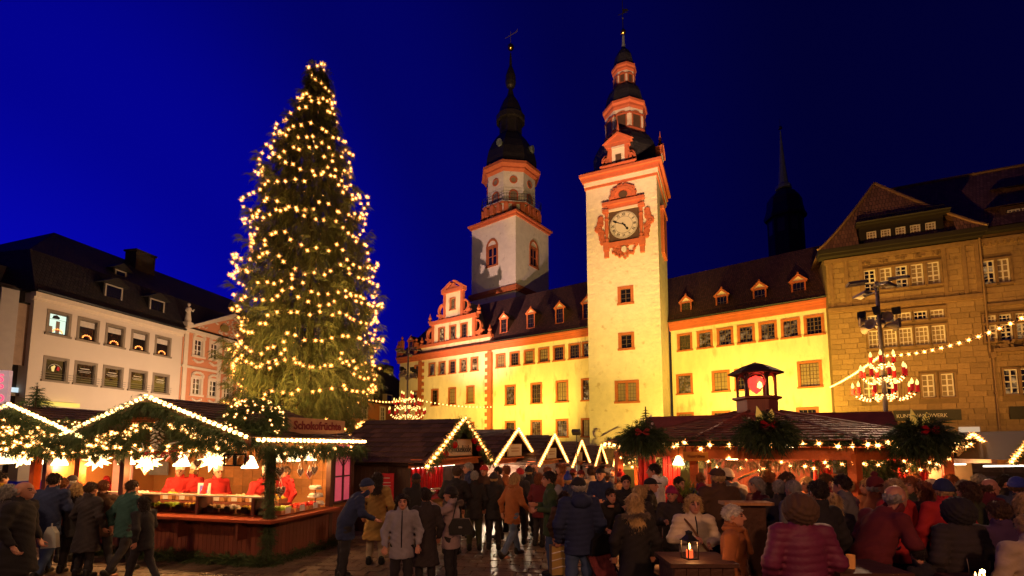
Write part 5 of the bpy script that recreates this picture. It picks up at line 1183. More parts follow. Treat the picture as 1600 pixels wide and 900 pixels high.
mb = MB(); mb.box(sl + .2, L1, -.2, -.1, ze - .14, ze - .03); mb.box(sp - .9, sp + .9, -.5, -.4, zp - .46, zp - .36); part('tie_beam', mb, orangew, S1)
mb = MB(); mb.tube([(sp - .95, -.54, zp - .4), (sp + .95, -.54, zp - .4)], .03, 6); part('rail', mb, orangew, S1)
def W1(x, y, z): p = F1.A + F1.d * x + F1.n * y; return Vector((p.x, p.y, z))
def gtag(T, mats, name, label, cat, group=None, loc=(0, 0, 0)):
    o = link(name, tri_mesh(name, T, mats), None, loc); return tag(o, label, cat, group)
def gm(rng_, T): return (rng_.uniform(0, 1, len(T)) < .3).astype(int)
GG = 'fir garlands on the sweets stalls'
def fir(label, T, name='fir_garland', cat='garland', group=GG, seed=0):
    r_ = np.random.default_rng(seed); o = link(name, tri_mesh(name, T, [firm, tipm], gm(r_, T))); return tag(o, label, cat, group)
ga = [W1(sl - .05, f0 - .08, ze + .02), W1(sp, f0 - .08, zp + .03), W1(L1 + .08, f0 - .08, ze + .02)]
fir('fir garland running up the gable of the large sweets stall under its light rope', garland([p - Vector((0, 0, .10)) for p in ga], .10, 1500, 1, .15), seed=1)
chain('bright light rope along both slopes of the large sweets stall gable', ga, .125, BULB_R, 'light ropes on the stall gables', 1)
gs = [W1(L1 + .14, f0 + .1, ze - .02), W1(L1 + .14, f1, ze - .03)]
fir('fir garland hanging under the side eave of the large sweets stall', garland([p - Vector((0, 0, .14)) for p in gs], .13, 900, 2, .16, 1.0), seed=2)
chain('straight light rope along the side eave of the large sweets stall', gs, .125, BULB_R, 'light ropes on the stall gables', 2)
zf = 2.25
gf = [W1(0.2, -.35, zf), W1(1.5, -.35, zf + .05), W1(3, -.35, zf - .02), W1(4.5, -.35, zf + .05), W1(5.6, -.38, zf + .12), W1(L1 + .1, -.3, zf + .2)]
fir('thick fir valance across the front of the large sweets stall above the counter', garland(gf, .13, 2000, 3, .16, .35), seed=3)
swag = [(sl + .5, .0, ze + .05), (sl + 1.2, -.4, ze - .02), (sp - 1.0, -.45, ze + .05), (sp - .35, -.45, ze + .25), (sp, -.45, zp - .35)]
sw1 = [W1(sl + .7 + 0 * 1, -.42, ze + .0), W1(sp - 1.5, -.42, ze - .03), W1(sp - .7, -.42, ze + .1), W1(sp - .1, -.42, zp - .42)]; sw2 = [W1(sp + .15, -.42, zp - .42), W1(sp + .55, -.42, ze + .2), W1(sp + 1.2, -.42, ze - .0), W1(L1 - .5, -.42, ze - .1)]
for i, (q, lb) in enumerate(((sw1, 'left lit fir swag inside the gable of the large sweets stall'), (sw2, 'right lit fir swag inside the gable of the large sweets stall'))):
    fir(lb, garland(q, .10, 700, 5 + i, .13), seed=5 + i); rs = random.Random(i)
    chain('cluster of small fairy lights in the ' + ('left' if i == 0 else 'right') + ' swag of the large sweets stall', q, .035, BULB_S, 'fairy light clusters in the fir swags', 7 + i, wire=False, jit=.055)
# corner post wrapped in fir, skirt of fir along the ground
fir('fir wrapped corner post of the large sweets stall', garland([W1(L1 + .02, -.02, .0), W1(L1 + .02, -.02, 2.2)], .06, 900, 9, .11), seed=9)
fir('dark fir skirt lying on the paving along the front of the large stall', garland([W1(1.4, -.12, .05), W1(L1, -.12, .06)], .10, 1500, 10, .15, -.1), seed=10); fir('dark fir skirt on the paving round the side of the large stall', garland([W1(L1 + .12, -.1, .05), W1(L1 + .12, 2.3, .06)], .08, 500, 11, .13, -.1), seed=11)
# round lit bush on the roof corner, deer-and-cone ornament in the gable
bc = W1(L1 - .42, .0, 2.74); T_ = blob_fir(bc, (.50, .45, .36), 1100, 12, .16)
fir('round dark fir bush full of small lights on the roof corner of the large stall', T_, 'fir_bush', 'fir bush', None, 12)
rs = random.Random(31); LT = thing('light_chain', 'small green-white fairy lights scattered over the round fir bush on the roof corner', 'string lights', tuple(bc), 0)
for k in range(90):
    v = Vector((rs.gauss(0, 1), rs.gauss(0, 1), rs.gauss(0, 1))).normalized(); link('bulb', BULB_XS2 if False else BULB_S, LT, (v.x * .54, v.y * .48, v.z * .40), (rs.uniform(0, 6), rs.uniform(0, 6), 0), (.62, .62, .62))
bc2 = W1(sl - .1, -.45, 2.42); fir('lit fir bush between the two stall gables', blob_fir(bc2, (.42, .3, .3), 700, 13, .15), 'fir_bush', 'fir bush', None, 13)
LT = thing('light_chain', 'small fairy lights over the fir bush between the two stall gables', 'string lights', tuple(bc2), 0)
for k in range(55):
    v = Vector((rs.gauss(0, 1), rs.gauss(0, 1), rs.gauss(0, 1))).normalized(); link('bulb', BULB_S, LT, (v.x * .46, v.y * .34, v.z * .34), (rs.uniform(0, 6), rs.uniform(0, 6), 0), (.62, .62, .62))
for k, (lb, x0, x1, zz) in enumerate((('front', .3, L1 - .1, 2.18), ('side', 0, 2.6, 2.10))):
    q = [W1(x0 + (x1 - x0) * t / 12, -.5, zz + .05 * math.sin(t * 1.7)) for t in range(13)] if k == 0 else [W1(L1 + .1, x0 + (x1 - x0) * t / 6, zz) for t in range(7)]
    chain('small fairy lights under the ' + lb + ' valance of the large sweets stall', q, (.15 if k == 0 else .14), BULB_S, None, 40 + k, jit=.05, wire=False)
# cone, antler and berries ornament
frost = mat('frosted_white', (.72, .68, .6), .7, .1, 20, .5, 30); berry = mat('red_berries', (.40, .01, .02), .35)
OR = thing('gable_ornament', 'frosted pine cone and red berries hanging in the gable of the large sweets stall', 'ornament', tuple(W1(sp + .12, -.5, ze - .05)), F1.ang)
T0 = MB()
for k in range(46):
    a = k * 2.4; z = .42 - k * .013; r_ = .02 + .07 * math.sin(PI * k / 46) ; T0.obox((r_ * math.cos(a), r_ * math.sin(a), z), Matrix.Rotation(a, 3, 'Z') @ Matrix.Rotation(.5, 3, 'Y'), .03, .018, .006)
part('pine_cone', T0, frost, OR)
T0 = MB()
for k in range(70): a = random.Random(k).uniform(-1, 1); b_ = random.Random(k + 99).gauss(0, .05); T0.lathe([(0, -.02), (.022, 0), (0, .02)], 5, .25 + a * .45, b_ - .02); T0.v[-15:] = [(x, y, z - .22 + .05 * math.sin(a * 5) + b_) for x, y, z in T0.v[-15:]]
part('berries', T0, berry, OR)
T0 = MB(); T0.tube([(-.15, 0, -.15), (-.4, 0, -.2), (-.65, 0, -.1)], [.02, .015, .006], 5); T0.tube([(-.3, 0, -.18), (-.38, 0, -.02)], [.015, .005], 5); T0.tube([(.3, 0, -.05), (.55, 0, .0), (.7, 0, .12)], [.02, .015, .006], 5); part('antler', T0, frost, OR)
# lamps, hearts, goods
for i, px in enumerate((112, 170, 215, 248, 300, 347, 405)):
    x, z = F1.uv(px, 735, .45); lamp_shade(('first', 'second', 'third', 'fourth', 'fifth', 'sixth', 'seventh')[i] + ' glowing lampshade from the left above the sweets counter', tuple(W1(x, .2, 1.90 + .02 * (i % 3))), 1.5 if i % 2 else 1.1, 42, star=i % 2 == 1)
for i, px in enumerate((440, 468, 500)):
    lamp_shade(('near', 'middle', 'far')[i] + ' small glowing lamp in the side opening of the sweets stall', tuple(W1(L1 - .35, .5 + i * .55, 2.0)), 1.0, 22)
for i, (px, py, s, lb) in enumerate(((228, 730, .16, 'large gingerbread heart with icing at the left post of the stall'), (290, 712, .11, 'small gingerbread heart above the vendors left of the screen'), (325, 712, .11, 'small gingerbread heart hanging above the screen'))):
    x, z = F1.uv(px, py, .3); heart(lb, tuple(W1(x, .3, z)), s, F1.ang)
for i, (y, z, s, lb, st) in enumerate(((.35, 1.72, .13, 'upper gingerbread heart behind the corner post', 0), (.4, 1.33, .13, 'low gingerbread heart hanging below another beside the corner post', 0), (1.25, 1.62, .10, 'red iced heart hanging in the side opening', 2), (1.4, 1.70, .11, 'white edged gingerbread heart beside the red one in the side opening', 0), (.95, 1.68, .10, 'pale bag of almonds shaped like a heart in the side opening', 1))):
    heart(lb, tuple(W1(L1 - .1, y, z)), s, F1.ang + PI / 2, st)
for i, (px, lb) in enumerate(((132, 'left of'), (152, 'second left of'), (192, 'right of'), (262, 'two lamps right of'), (276, 'before the vendors right of'), (312, 'over the cash screen right of'), (366, 'far right of'), (385, 'farthest right of'))):
    x, z = F1.uv(px, 712 + 6 * (i % 3), .05); heart('gingerbread heart under the valance %s the middle post' % lb, tuple(W1(x, .02, z)), .085 + .02 * (i % 2), F1.ang, (0, 0, 1, 2)[i % 4])
rs = random.Random(77)
goods = [mat('yellow_candied_fruit', (.75, .48, .04), .4), mat('green_sweets', (.35, .5, .04), .4), mat('cream_nuts', (.7, .5, .26), .5), mat('brown_almonds', (.25, .09, .03), .4), mat('red_fruit', (.6, .04, .02), .3), mat('white_sugar_sweets', (.8, .75, .65), .5), mat('chocolate_fruit', (.12, .045, .02), .3)]
gw = ('yellow candied fruit', 'green sweets', 'pale nuts', 'brown almonds', 'red sugared fruit', 'white sugar sweets', 'chocolate covered fruit')
lump = MB(); lump.lathe([(0, -.03), (.04, -.015), (.045, .01), (.02, .035), (0, .04)], 6)
def tray(label, p, g, rz, w_=.36, d_=.26):
    T = thing('sweets_tray', label, 'tray', p, rz, 'trays of sweets on the counter'); mb = MB(); mb.box(-w_ / 2, w_ / 2, -d_ / 2, d_ / 2, 0, .02); mb.box(-w_ / 2, w_ / 2, -d_ / 2, -d_ / 2 + .01, .02, .08); mb.box(-w_ / 2, -w_ / 2 + .01, -d_ / 2 + .01, d_ / 2, .02, .08); mb.box(w_ / 2 - .01, w_ / 2, -d_ / 2 + .01, d_ / 2, .02, .08); part('tray_box', mb, pine, T)
    m = MB()
    for k in range(34): m.add(lump, Matrix.Translation((rs.uniform(-w_ / 2 + .04, w_ / 2 - .04), rs.uniform(-d_ / 2 + .03, d_ / 2), .05 + .07 * rs.random())) @ Euler((rs.random() * 3, rs.random() * 3, 0)).to_matrix().to_4x4())
    part('sweets', m, g, T, kind='stuff'); part('price_card', MB().box(-.07, .07, -d_ / 2 - .012, -d_ / 2 - .004, .01, .13), whitem, T)
order = (3, 0, 2, 1, 1, 0, 5, 2, 5, 0, 6); place = ('at the left end of', 'second along', 'third along', 'fourth along', 'fifth along', 'sixth along', 'seventh along', 'eighth along', 'ninth along', 'tenth along', 'nearest the corner post on')
for i in range(11): tray('tray of %s, %s the front counter' % (gw[order[i]], place[i]), tuple(W1(1.55 + i * .41, .34, cz + .03)), goods[order[i]], F1.ang)
for i in range(9):
    q = (5, 4, 0, 6, 1, 4, 2, 3, 0)[i]; tray('raised back tray of %s, %s the rear shelf' % (gw[q], place[i]), tuple(W1(1.8 + i * .46, .78, cz + .20)), goods[q], F1.ang)
part('rear_shelf', MB().box(1.4, L1 - .3, .62, .95, cz + .14, cz + .19), boardm, S1)
for i, g in enumerate((1, 4, 4)): tray('tray of %s in the side opening, %s from the corner post' % (gw[g], ('first', 'second', 'third')[i]), tuple(W1(L1 - .08, .45 + i * .42, cz + .03)), goods[g], F1.ang + PI / 2)
SC = thing('cash_register', 'white cash register screen with a blue picture behind the counter', 'cash register', tuple(W1(F1.uv(320, 765, .8)[0], .8, cz + .12)), F1.ang); part('body', MB().box(-.19, .19, -.06, .1, .0, .06).box(-.12, .12, -.02, .06, .06, .15), whitem, SC); part('screen', MB().box(-.16, .16, -.03, .0, .14, .44), mat('screen_bezel', (.7, .7, .68), .4), SC); part('picture', MB().box(-.10, .10, -.036, -.031, .19, .39), emat('blue_picture', (.08, .08, .45), .8, False), SC); part('picture_spot', MB().prism([(.05 * math.cos(a), .29 + .04 * math.sin(a)) for a in [k * PI / 4 for k in range(8)]], -.04, -.037), whitem, SC)
CS_ = thing('cake_stand', 'tiered white stand of wrapped sweets at the end of the side counter', 'stand', tuple(W1(L1 - .15, 1.55, cz + .01)), 0)
for k in range(3): part('tier', MB().lathe([(0, .0), (.20 - .04 * k, 0), (.21 - .04 * k, .03), (.19 - .04 * k, .035), (0, .03)], 14), whitem, CS_, (0, 0, .06 + k * .17)); 
m = MB()
for k in range(80): a = rs.uniform(0, 6.3); t = k % 3; m.add(lump, Matrix.Translation((rs.uniform(.05, .17 - .035 * t) * math.cos(a), rs.uniform(.05, .17 - .035 * t) * math.sin(a), .11 + t * .17)))
part('sweets', m, goods[5], CS_, kind='stuff'); part('pole', MB().tube([(0, 0, 0), (0, 0, .5)], .012, 6), chrome, CS_)
# pink arched window at the stall's far end of the side
pinkw = mat('pink_backlit_cloth', (.6, .12, .16), .7, emit=(1, .12, .18), estr=.35)
PWN = part('arched_side_window', MB().box(L1 - .06, L1 + .03, 1.96, 2.0, .9, 2.25).box(L1 - .06, L1 + .03, 2.68, 2.72, .9, 2.25).box(L1 - .06, L1 + .03, 2.0, 2.68, .9, .95).box(L1 - .05, L1 + .02, 2.33, 2.36, .95, 1.9).box(L1 - .05, L1 + .02, 2.0, 2.68, 1.5, 1.53), fasc, S1)
part('pane', MB().box(L1 - .03, L1 - .02, 2.0, 2.68, .95, 2.25), pinkw, PWN)
m = MB()
for s in (-1, 1):
    for k in range(6): t0, t1 = k / 6, (k + 1) / 6; m.tube([(L1, 2.34 + s * .33 * math.sin(t0 * PI / 2) ** 1.2, 1.72 + .5 * t0), (L1, 2.34 + s * .33 * math.sin(t1 * PI / 2) ** 1.2, 1.72 + .5 * t1)], .014, 4)
part('tracery', m, fasc, PWN)
# roof sign
xa, za = F1.uv(480, 662, 1.0)
SG = thing('roof_sign', 'wooden Schokofrüchte sign in red letters standing on the side roof of the sweets stall', 'sign', tuple(W1(L1 - .12, 1.50, 2.48)), F1.ang + PI / 2 - .3); SG.scale = (.86, 1, .95)
part('board', MB().prism([(-.82, .06), (-.4, .0), (.4, .02), (.82, .05), (.84, .34), (.3, .36), (-.84, .37)], -.02, .02), mat('brown_sign_board', (.42, .22, .12), .7, .15, 5), SG)
text('lettering', 'Schokofrüchte', .26, mat('dark_red_letters', (.16, .008, .006), .6), SG, (0, -.03, .19), sx=.92, offset=.008)
for x in (-.6, .6): part('strut', MB().box(x - .02, x + .02, .02, .05, -.3, .2), fasc, SG)
lan = thing('iron_lantern', 'small dark hanging lantern frame beside the corner post of the sweets stall', 'lantern', tuple(W1(L1 - .45, -.4, 1.86)), F1.ang)
m = MB(); m.box(-.13, .13, -.13, .13, .2, .23); m.box(-.13, .13, -.13, .13, 0, .02)
for x in (-.12, .12):
    for y in (-.12, .12): m.box(x - .012, x + .012, y - .012, y + .012, .02, .2)
part('frame', m, ironm, lan); part('glass', MB().box(-.1, .1, -.1, .1, .02, .19), gl, lan)

# ---- second sweets stall further left (same row)
sp0, zp0 = F1.uv(21, 634, -.6); hw0 = 2.25; L0 = sp0 + hw0
S0 = thing('garland_stall', 'second garlanded stall at the left edge under its own lit gable', 'market stall', (A1.x, A1.y, 0), F1.ang)
mb = MB()
for s in (-1, 1):
    x_e = sp0 + s * hw0; a, b, c, d_ = (x_e, f0, ze - .02), (x_e, f1, ze - .02), (sp0, f1, zp0 - .02), (sp0, f0, zp0 - .02); mb.quad(*((a, b, c, d_) if s > 0 else (b, a, d_, c)))
    a, b, c, d_ = [(p[0], p[1], p[2] - .05) for p in (a, b, c, d_)]; mb.quad(*((b, a, d_, c) if s > 0 else (a, b, c, d_)))
part('roof_deck', mb, darkb, S0)
Vr = Vector((-hw0, 0, zp0 - ze)); shingles(S0, (sp0 + hw0, f0, ze), (0, 1, 0), Vr, 3.6, Vr.length, 12, .26, shingm, 170, 8)
part('gable_boarding', MB().prism([(sp0 - hw0 + .2, ze - .02), (sp0 + hw0 - .2, ze - .02), (sp0, zp0 - .16)], -.02, .02), darkb, S0); part('tie_beam', MB().box(sp0 - hw0, sp0 + hw0, -.2, -.1, ze - .16, ze - .03), orangew, S0)
part('back_wall', MB().box(sp0 - hw0, sp0 + hw0 - .1, 2.5, 2.56, 0, 2.36), creamwall, S0); part('ceiling', MB().box(sp0 - hw0, sp0 + hw0 - .1, .1, 2.5, 2.3, 2.34), MAT['orange_ceiling'], S0)
boards_row(S0, sp0 - hw0 + .1, 1.1, .06, .12, cz - .05, boardm, .115); part('counter_top', MB().box(sp0 - hw0, 1.1, -.25, .5, cz - .05, cz), MAT['red_lacquered_shelf'], S0)
for x in (sp0 - hw0 + .1, sp0 - .25, 1.02): part('post', MB().box(x - .07, x + .07, -.02, .12, 0, 2.3), orangew, S0)
for x, c_ in ((sp0 + .75, 'pink'), ): part('hanging_cloth', MB().box(x - .3, x + .3, 1.2, 1.24, 1.0, 2.1), mat('pale_pink_cloth', (.62, .35, .38), .8), S0)
part('shelf_picture', MB().box(sp0 - .05, sp0 + .75, 2.35, 2.4, 1.45, 1.8), mat('bluish_poster', (.35, .40, .48), .6), S0)
g0 = [W1(sp0 - hw0, f0 - .08, ze + .02), W1(sp0, f0 - .08, zp0 + .03), W1(sp0 + hw0, f0 - .08, ze + .02)]
fir('fir garland on the gable of the stall at the left edge', garland([p - Vector((0, 0, .1)) for p in g0], .1, 1300, 21, .15), seed=21)
chain('light rope along the gable of the stall at the left edge', g0, .125, BULB_R, 'light ropes on the stall gables', 21)
gf0 = [W1(sp0 - hw0, -.35, 2.24), W1(sp0 - .5, -.35, 2.22), W1(sp0 + 1, -.35, 2.28), W1(sp0 + hw0 + .3, -.35, 2.24)]
fir('thick fir valance over the counter of the stall at the left edge', garland(gf0, .15, 1700, 22, .16, .35), seed=22)
fir('fir filling inside the gable of the stall at the left edge', garland([W1(sp0 - .9, -.45, ze + .1), W1(sp0 + .4, -.45, ze + .22), W1(sp0 + 1.7, -.45, ze + .0)], .16, 1100, 23, .15), seed=23)
chain('cloud of fairy lights over the valance of the stall at the left edge', [p - Vector((0, .16, -.02)) for p in gf0], .045, BULB_S, None, 23, jit=.12, wire=False)
chain('fairy lights scattered in the gable fir of the stall at the left edge', [W1(sp0 - .9, -.6, ze + .12), W1(sp0 + .4, -.6, ze + .24), W1(sp0 + 1.7, -.6, ze + .02)], .04, BULB_S, None, 24, jit=.10, wire=False)
chain('sloping bunch of fairy lights hanging in the left edge stall gable', [W1(sp0 + 1.15, -.6, ze + .3), W1(sp0 + .55, -.6, ze - .1)], .03, BULB_S, None, 25, jit=.04, wire=False)
rs = random.Random(50)
for i, px in enumerate((25, 55, 78)):
    x, z = F1.uv(px, 720, .45); lamp_shade(('first', 'second', 'third')[i] + ' glowing lampshade from the left in the stall at the left edge', tuple(W1(x, .2, 1.95)), 1.4, 38, star=i == 1)
SP1 = thing('fir_tree', 'small fir treetop above the gable of the stall at the left edge', 'fir tree', tuple(W1(sp0 + .15, -.3, zp0)), 0)
T_ = np.concatenate([garland([(0, 0, 0), (0, 0, .42)], .02, 60, 30, .12, .2)] + [sprays(np.repeat([[0, 0, .03 + k * .07]], 9, 0), np.array([[math.cos(a), math.sin(a), .2] for a in np.linspace(0, 6, 9)]), np.full(9, .32 - k * .05), np.random.default_rng(k)) for k in range(6)])
link('crown', tri_mesh('crown', T_, firm), SP1, kind='stuff'); part('trunk', MB().tube([(0, 0, -.05), (0, 0, .45)], .015, 5), barkm, SP1)

# ---- row of gabled huts receding towards the clock tower
rd = Vector((.34, .94)).normalized()
huts = [(14.6, 700, 655, 2.02), (20.0, 790.5, 671, 2.42), (23.0, 849, 680, 2.42), (28.0, 894, 690, 2.3), (32.5, 926, 696, 2.3), (37.5, 952, 701, 2.2)]
hlab = ('nearest hut of the row, with red curtain and fir and bauble trimmed gable', 'second hut of the row, with white glowing front and blank pale sign', 'third hut of the row, its lit gable left of the clock tower base', 'fourth hut of the row, small lit gable before the clock tower', 'fifth hut of the row, tiny lit gable with fir twigs', 'farthest hut of the row beside the drinks pavilion')
HUT = []
for i, (Y, px, py, hw) in enumerate(huts):
    X = (px - 800) / 755 * Y; pk = 2.25 + (695 - py) / 755 * Y; base = pk - 3.12; A = Vector((X, Y)) - rd * hw; B = Vector((X, Y)) + rd * hw; Fh = Fac(A, B)
    T = thing('market_hut', hlab[i], 'market hut', (A.x, A.y, base), Fh.ang, 'huts in the receding row'); W = 2 * hw; ev = 1.92; pz = 3.1; dep = 2.9 if i == 0 else 2.6
    mb = MB()
    for s in (-1, 1):
        xe = hw + s * (hw + .12); a, b, c, d_ = (xe, -.45, ev - .05), (xe, dep, ev - .05), (hw, dep, pz), (hw, -.45, pz); mb.quad(*((a, b, c, d_) if s > 0 else (b, a, d_, c))); a, b, c, d_ = [(q[0], q[1], q[2] - .06) for q in (a, b, c, d_)]; mb.quad(*((b, a, d_, c) if s > 0 else (a, b, c, d_)))
    part('roof_deck', mb, darkb, T)
    V = Vector((hw + .12, 0, pz - ev + .05)); shingles(T, (-.12, dep, ev - .05), (0, -1, 0), V, dep + .45, V.length, 9 if i == 0 else 8, .34, shingm, 300 if i < 2 else 0, i)
    boards_row(T, .05, dep - .2, 0, .02, ev, darkb, .14, axis='y', x=.05) if i == 0 else part('side_wall', MB().box(.03, .07, .05, dep - .2, .0, ev), darkb, T)
    part('back_wall', MB().box(.05, W - .05, dep - .25, dep - .2, 0, ev), creamwall if i else pine, T); part('side_wall', MB().box(W - .07, W - .03, .05, dep - .2, 0, ev), darkb, T)
    part('gable_boarding', MB().prism([(.0, ev), (W, ev), (hw, pz - .1)], .02, .06), darkb, T)
    boards_row(T, .05, W - .05, .05, .0, .88, pine if i == 0 else boardm, .13) if i < 3 else part('front_panel', MB().box(.05, W - .05, .03, .07, 0, .88), boardm, T)
    part('counter_top', MB().box(.0, W, -.3, .5, .88, .93), redic if i == 0 else boardm, T)
    part('lintel', MB().box(-.05, W + .05, -.1, .06, ev - .18, ev + .0).box(-.05, W + .05, -.35, -.0, ev + .0, ev + .05), orangew, T)
    mb = MB()
    for s in (-1, 1):
        xe = hw + s * (hw + .15); mb.prism([(xe, ev - .16), (hw, pz - .1), (hw, pz + .05), (xe, ev - .01)] if s < 0 else [(hw, pz - .1), (xe, ev - .16), (xe, ev - .01), (hw, pz + .05)], -.5 + .003 * s, -.45)
    part('bargeboard', mb, fasc, T)
    def WH(x, y, z): p = Fh.A + Fh.d * x + Fh.n * y; return Vector((p.x, p.y, z + base))
    lp = [WH(-.15, -.56, ev - .12), WH(hw, -.56, pz + .05), WH(W + .15, -.56, ev - .12)]
    o = ('nearest', 'second', 'third', 'fourth', 'fifth', 'farthest')[i]
    chain('zigzag light chain on the gable of the %s hut of the row' % o, lp, (.20, .17, .17, .2, .2, .2)[i], BULB_L if i < 3 else BULB_L, 'light chains on the hut gables', 60 + i)
    if i == 0:
        fir('fir garland on the gable of the hut with the red curtain', garland([p - Vector((0, 0, .03)) for p in lp], .09, 900, 31, .15), seed=31, group=None)
        for k, (x, z) in enumerate(((hw - .75, ev + .42), (hw + .62, ev + .55), (hw - 1.3, ev + .18), (hw + .95, ev + .32))):
            Bb = tag(part('bauble', MB().lathe([(.1 * math.sin(a), -.1 * math.cos(a)) for a in [PI * q / 8 for q in range(9)]], 12), mat('red_glossy_bauble', (.5, .01, .015), .12), None, tuple(WH(x, -.6, z)), smooth=True), ('red bauble left of the Wickelklöße sign', 'red bauble right of the Wickelklöße sign', 'lowest red bauble on the left slope of the nearest hut gable', 'lower red bauble on the right slope of the nearest hut gable')[k], 'bauble', 'red baubles on the nearest hut')
    sgT = thing('hut_sign', ('pale wooden Wickelklöße sign in the gable of the nearest hut', 'pale sign board in the gable of the second hut', 'pale sign board in the gable of the third hut', 'small pale sign in the gable of the fourth hut', 'tiny pale sign in the gable of the fifth hut', 'tiny sign in the gable of the farthest hut')[i], 'sign', tuple(WH(hw, -.38, ev + .35)), Fh.ang)
    ws = .85 if i == 0 else .8; part('board', MB().box(-ws, ws, -.03, .03, -.22, .22), signw, sgT); part('board_frame', MB().box(-ws - .03, ws + .03, -.04, .035, .22, .25).box(-ws - .03, ws + .03, -.04, .035, -.25, -.22), pine, sgT)
    if i == 0: text('lettering', 'Wickelklöße', .30, blackp, sgT, (.08, -.04, -.05), sx=.9); text('lettering', 'Original', .13, blackp, sgT, (-.4, -.04, .13))
    elif i < 3:
        m = MB(); [m.box(-.5 + .05 * k, .5 - .07 * k, -.035, -.031, .06 - k * .12, .1 - k * .12) for k in range(2)]; part('faded_print', m, ginger, sgT)
    # inside light
    p = point('hut_light', tuple(WH(hw, .8, ev - .35)), (110, 700, 300, 300, 300, 300)[i], (1, .72, .45), .15)
    L_ = thing('strip_light', 'glowing strip light under the roof of the %s hut' % o, 'lamp', tuple(WH(hw, .5, ev - .2)), Fh.ang); part('tube', MB().box(-hw * .7, hw * .7, -.04, .04, -.04, .0), emat('strip_light_glow', (1, .82, .6), 9, False), L_)
    p.parent = L_; p.location = (0, .1, -.12)
    if i == 0:
        m = MB()
        for k in range(30): x = .12 + k * .085; m.box(x, x + .05, .42 + .03 * (k % 3), .45 + .03 * (k % 3), .95, ev - .1)
        cu = part('curtain', m, mat('shiny_red_curtain', (.60, .012, .02), .25, .1, 3), T, kind='stuff'); part('curtain_backing', MB().box(.1, 2.75, .53, .55, .9, ev - .05), redcloth, T)
        for k in range(2):
            F_p = thing('pan', ('left', 'right')[k] + ' large steel food pan on the counter of the nearest hut', 'pan', tuple(WH(.7 + k * .95, .0, .93)), 0); part('bowl', MB().lathe([(.0, .0), (.25, .02), (.36, .14), (.38, .16), (.33, .15), (.2, .05), (0, .04)], 16), chrome, F_p); m = MB(); [m.add(lump, Matrix.Translation((rs.uniform(-.2, .2), rs.uniform(-.2, .2), .1 + .04 * rs.random()))) for _ in range(40)]; part('food', m, goods[2], F_p, kind='stuff')
        RBD = tag(part('menu_board', MB().box(-.22, .22, -.02, .02, 0, .85), mat('red_menu_board', (.42, .012, .015), .5, emit=(.8, .02, .02), estr=.08), None, tuple(WH(-.12, .7, .75)), (0, 0, Fh.ang - 1.2)), 'red menu board on the side wall of the nearest hut', 'menu board')
        for k, (w_, z) in enumerate(((.12, .72), (.14, .6), (.15, .52), (.1, .40), (.13, .3))): part('print_line', MB().box(-w_, w_, -.03, -.022, z, z + .022), whitem, RBD)
    elif i == 1: part('white_lining', MB().box(.1, W - .1, 1.4, 1.45, .9, ev - .05), mat('white_lining', (.8, .76, .7), .6), T)
    HUT.append((Fh, base))

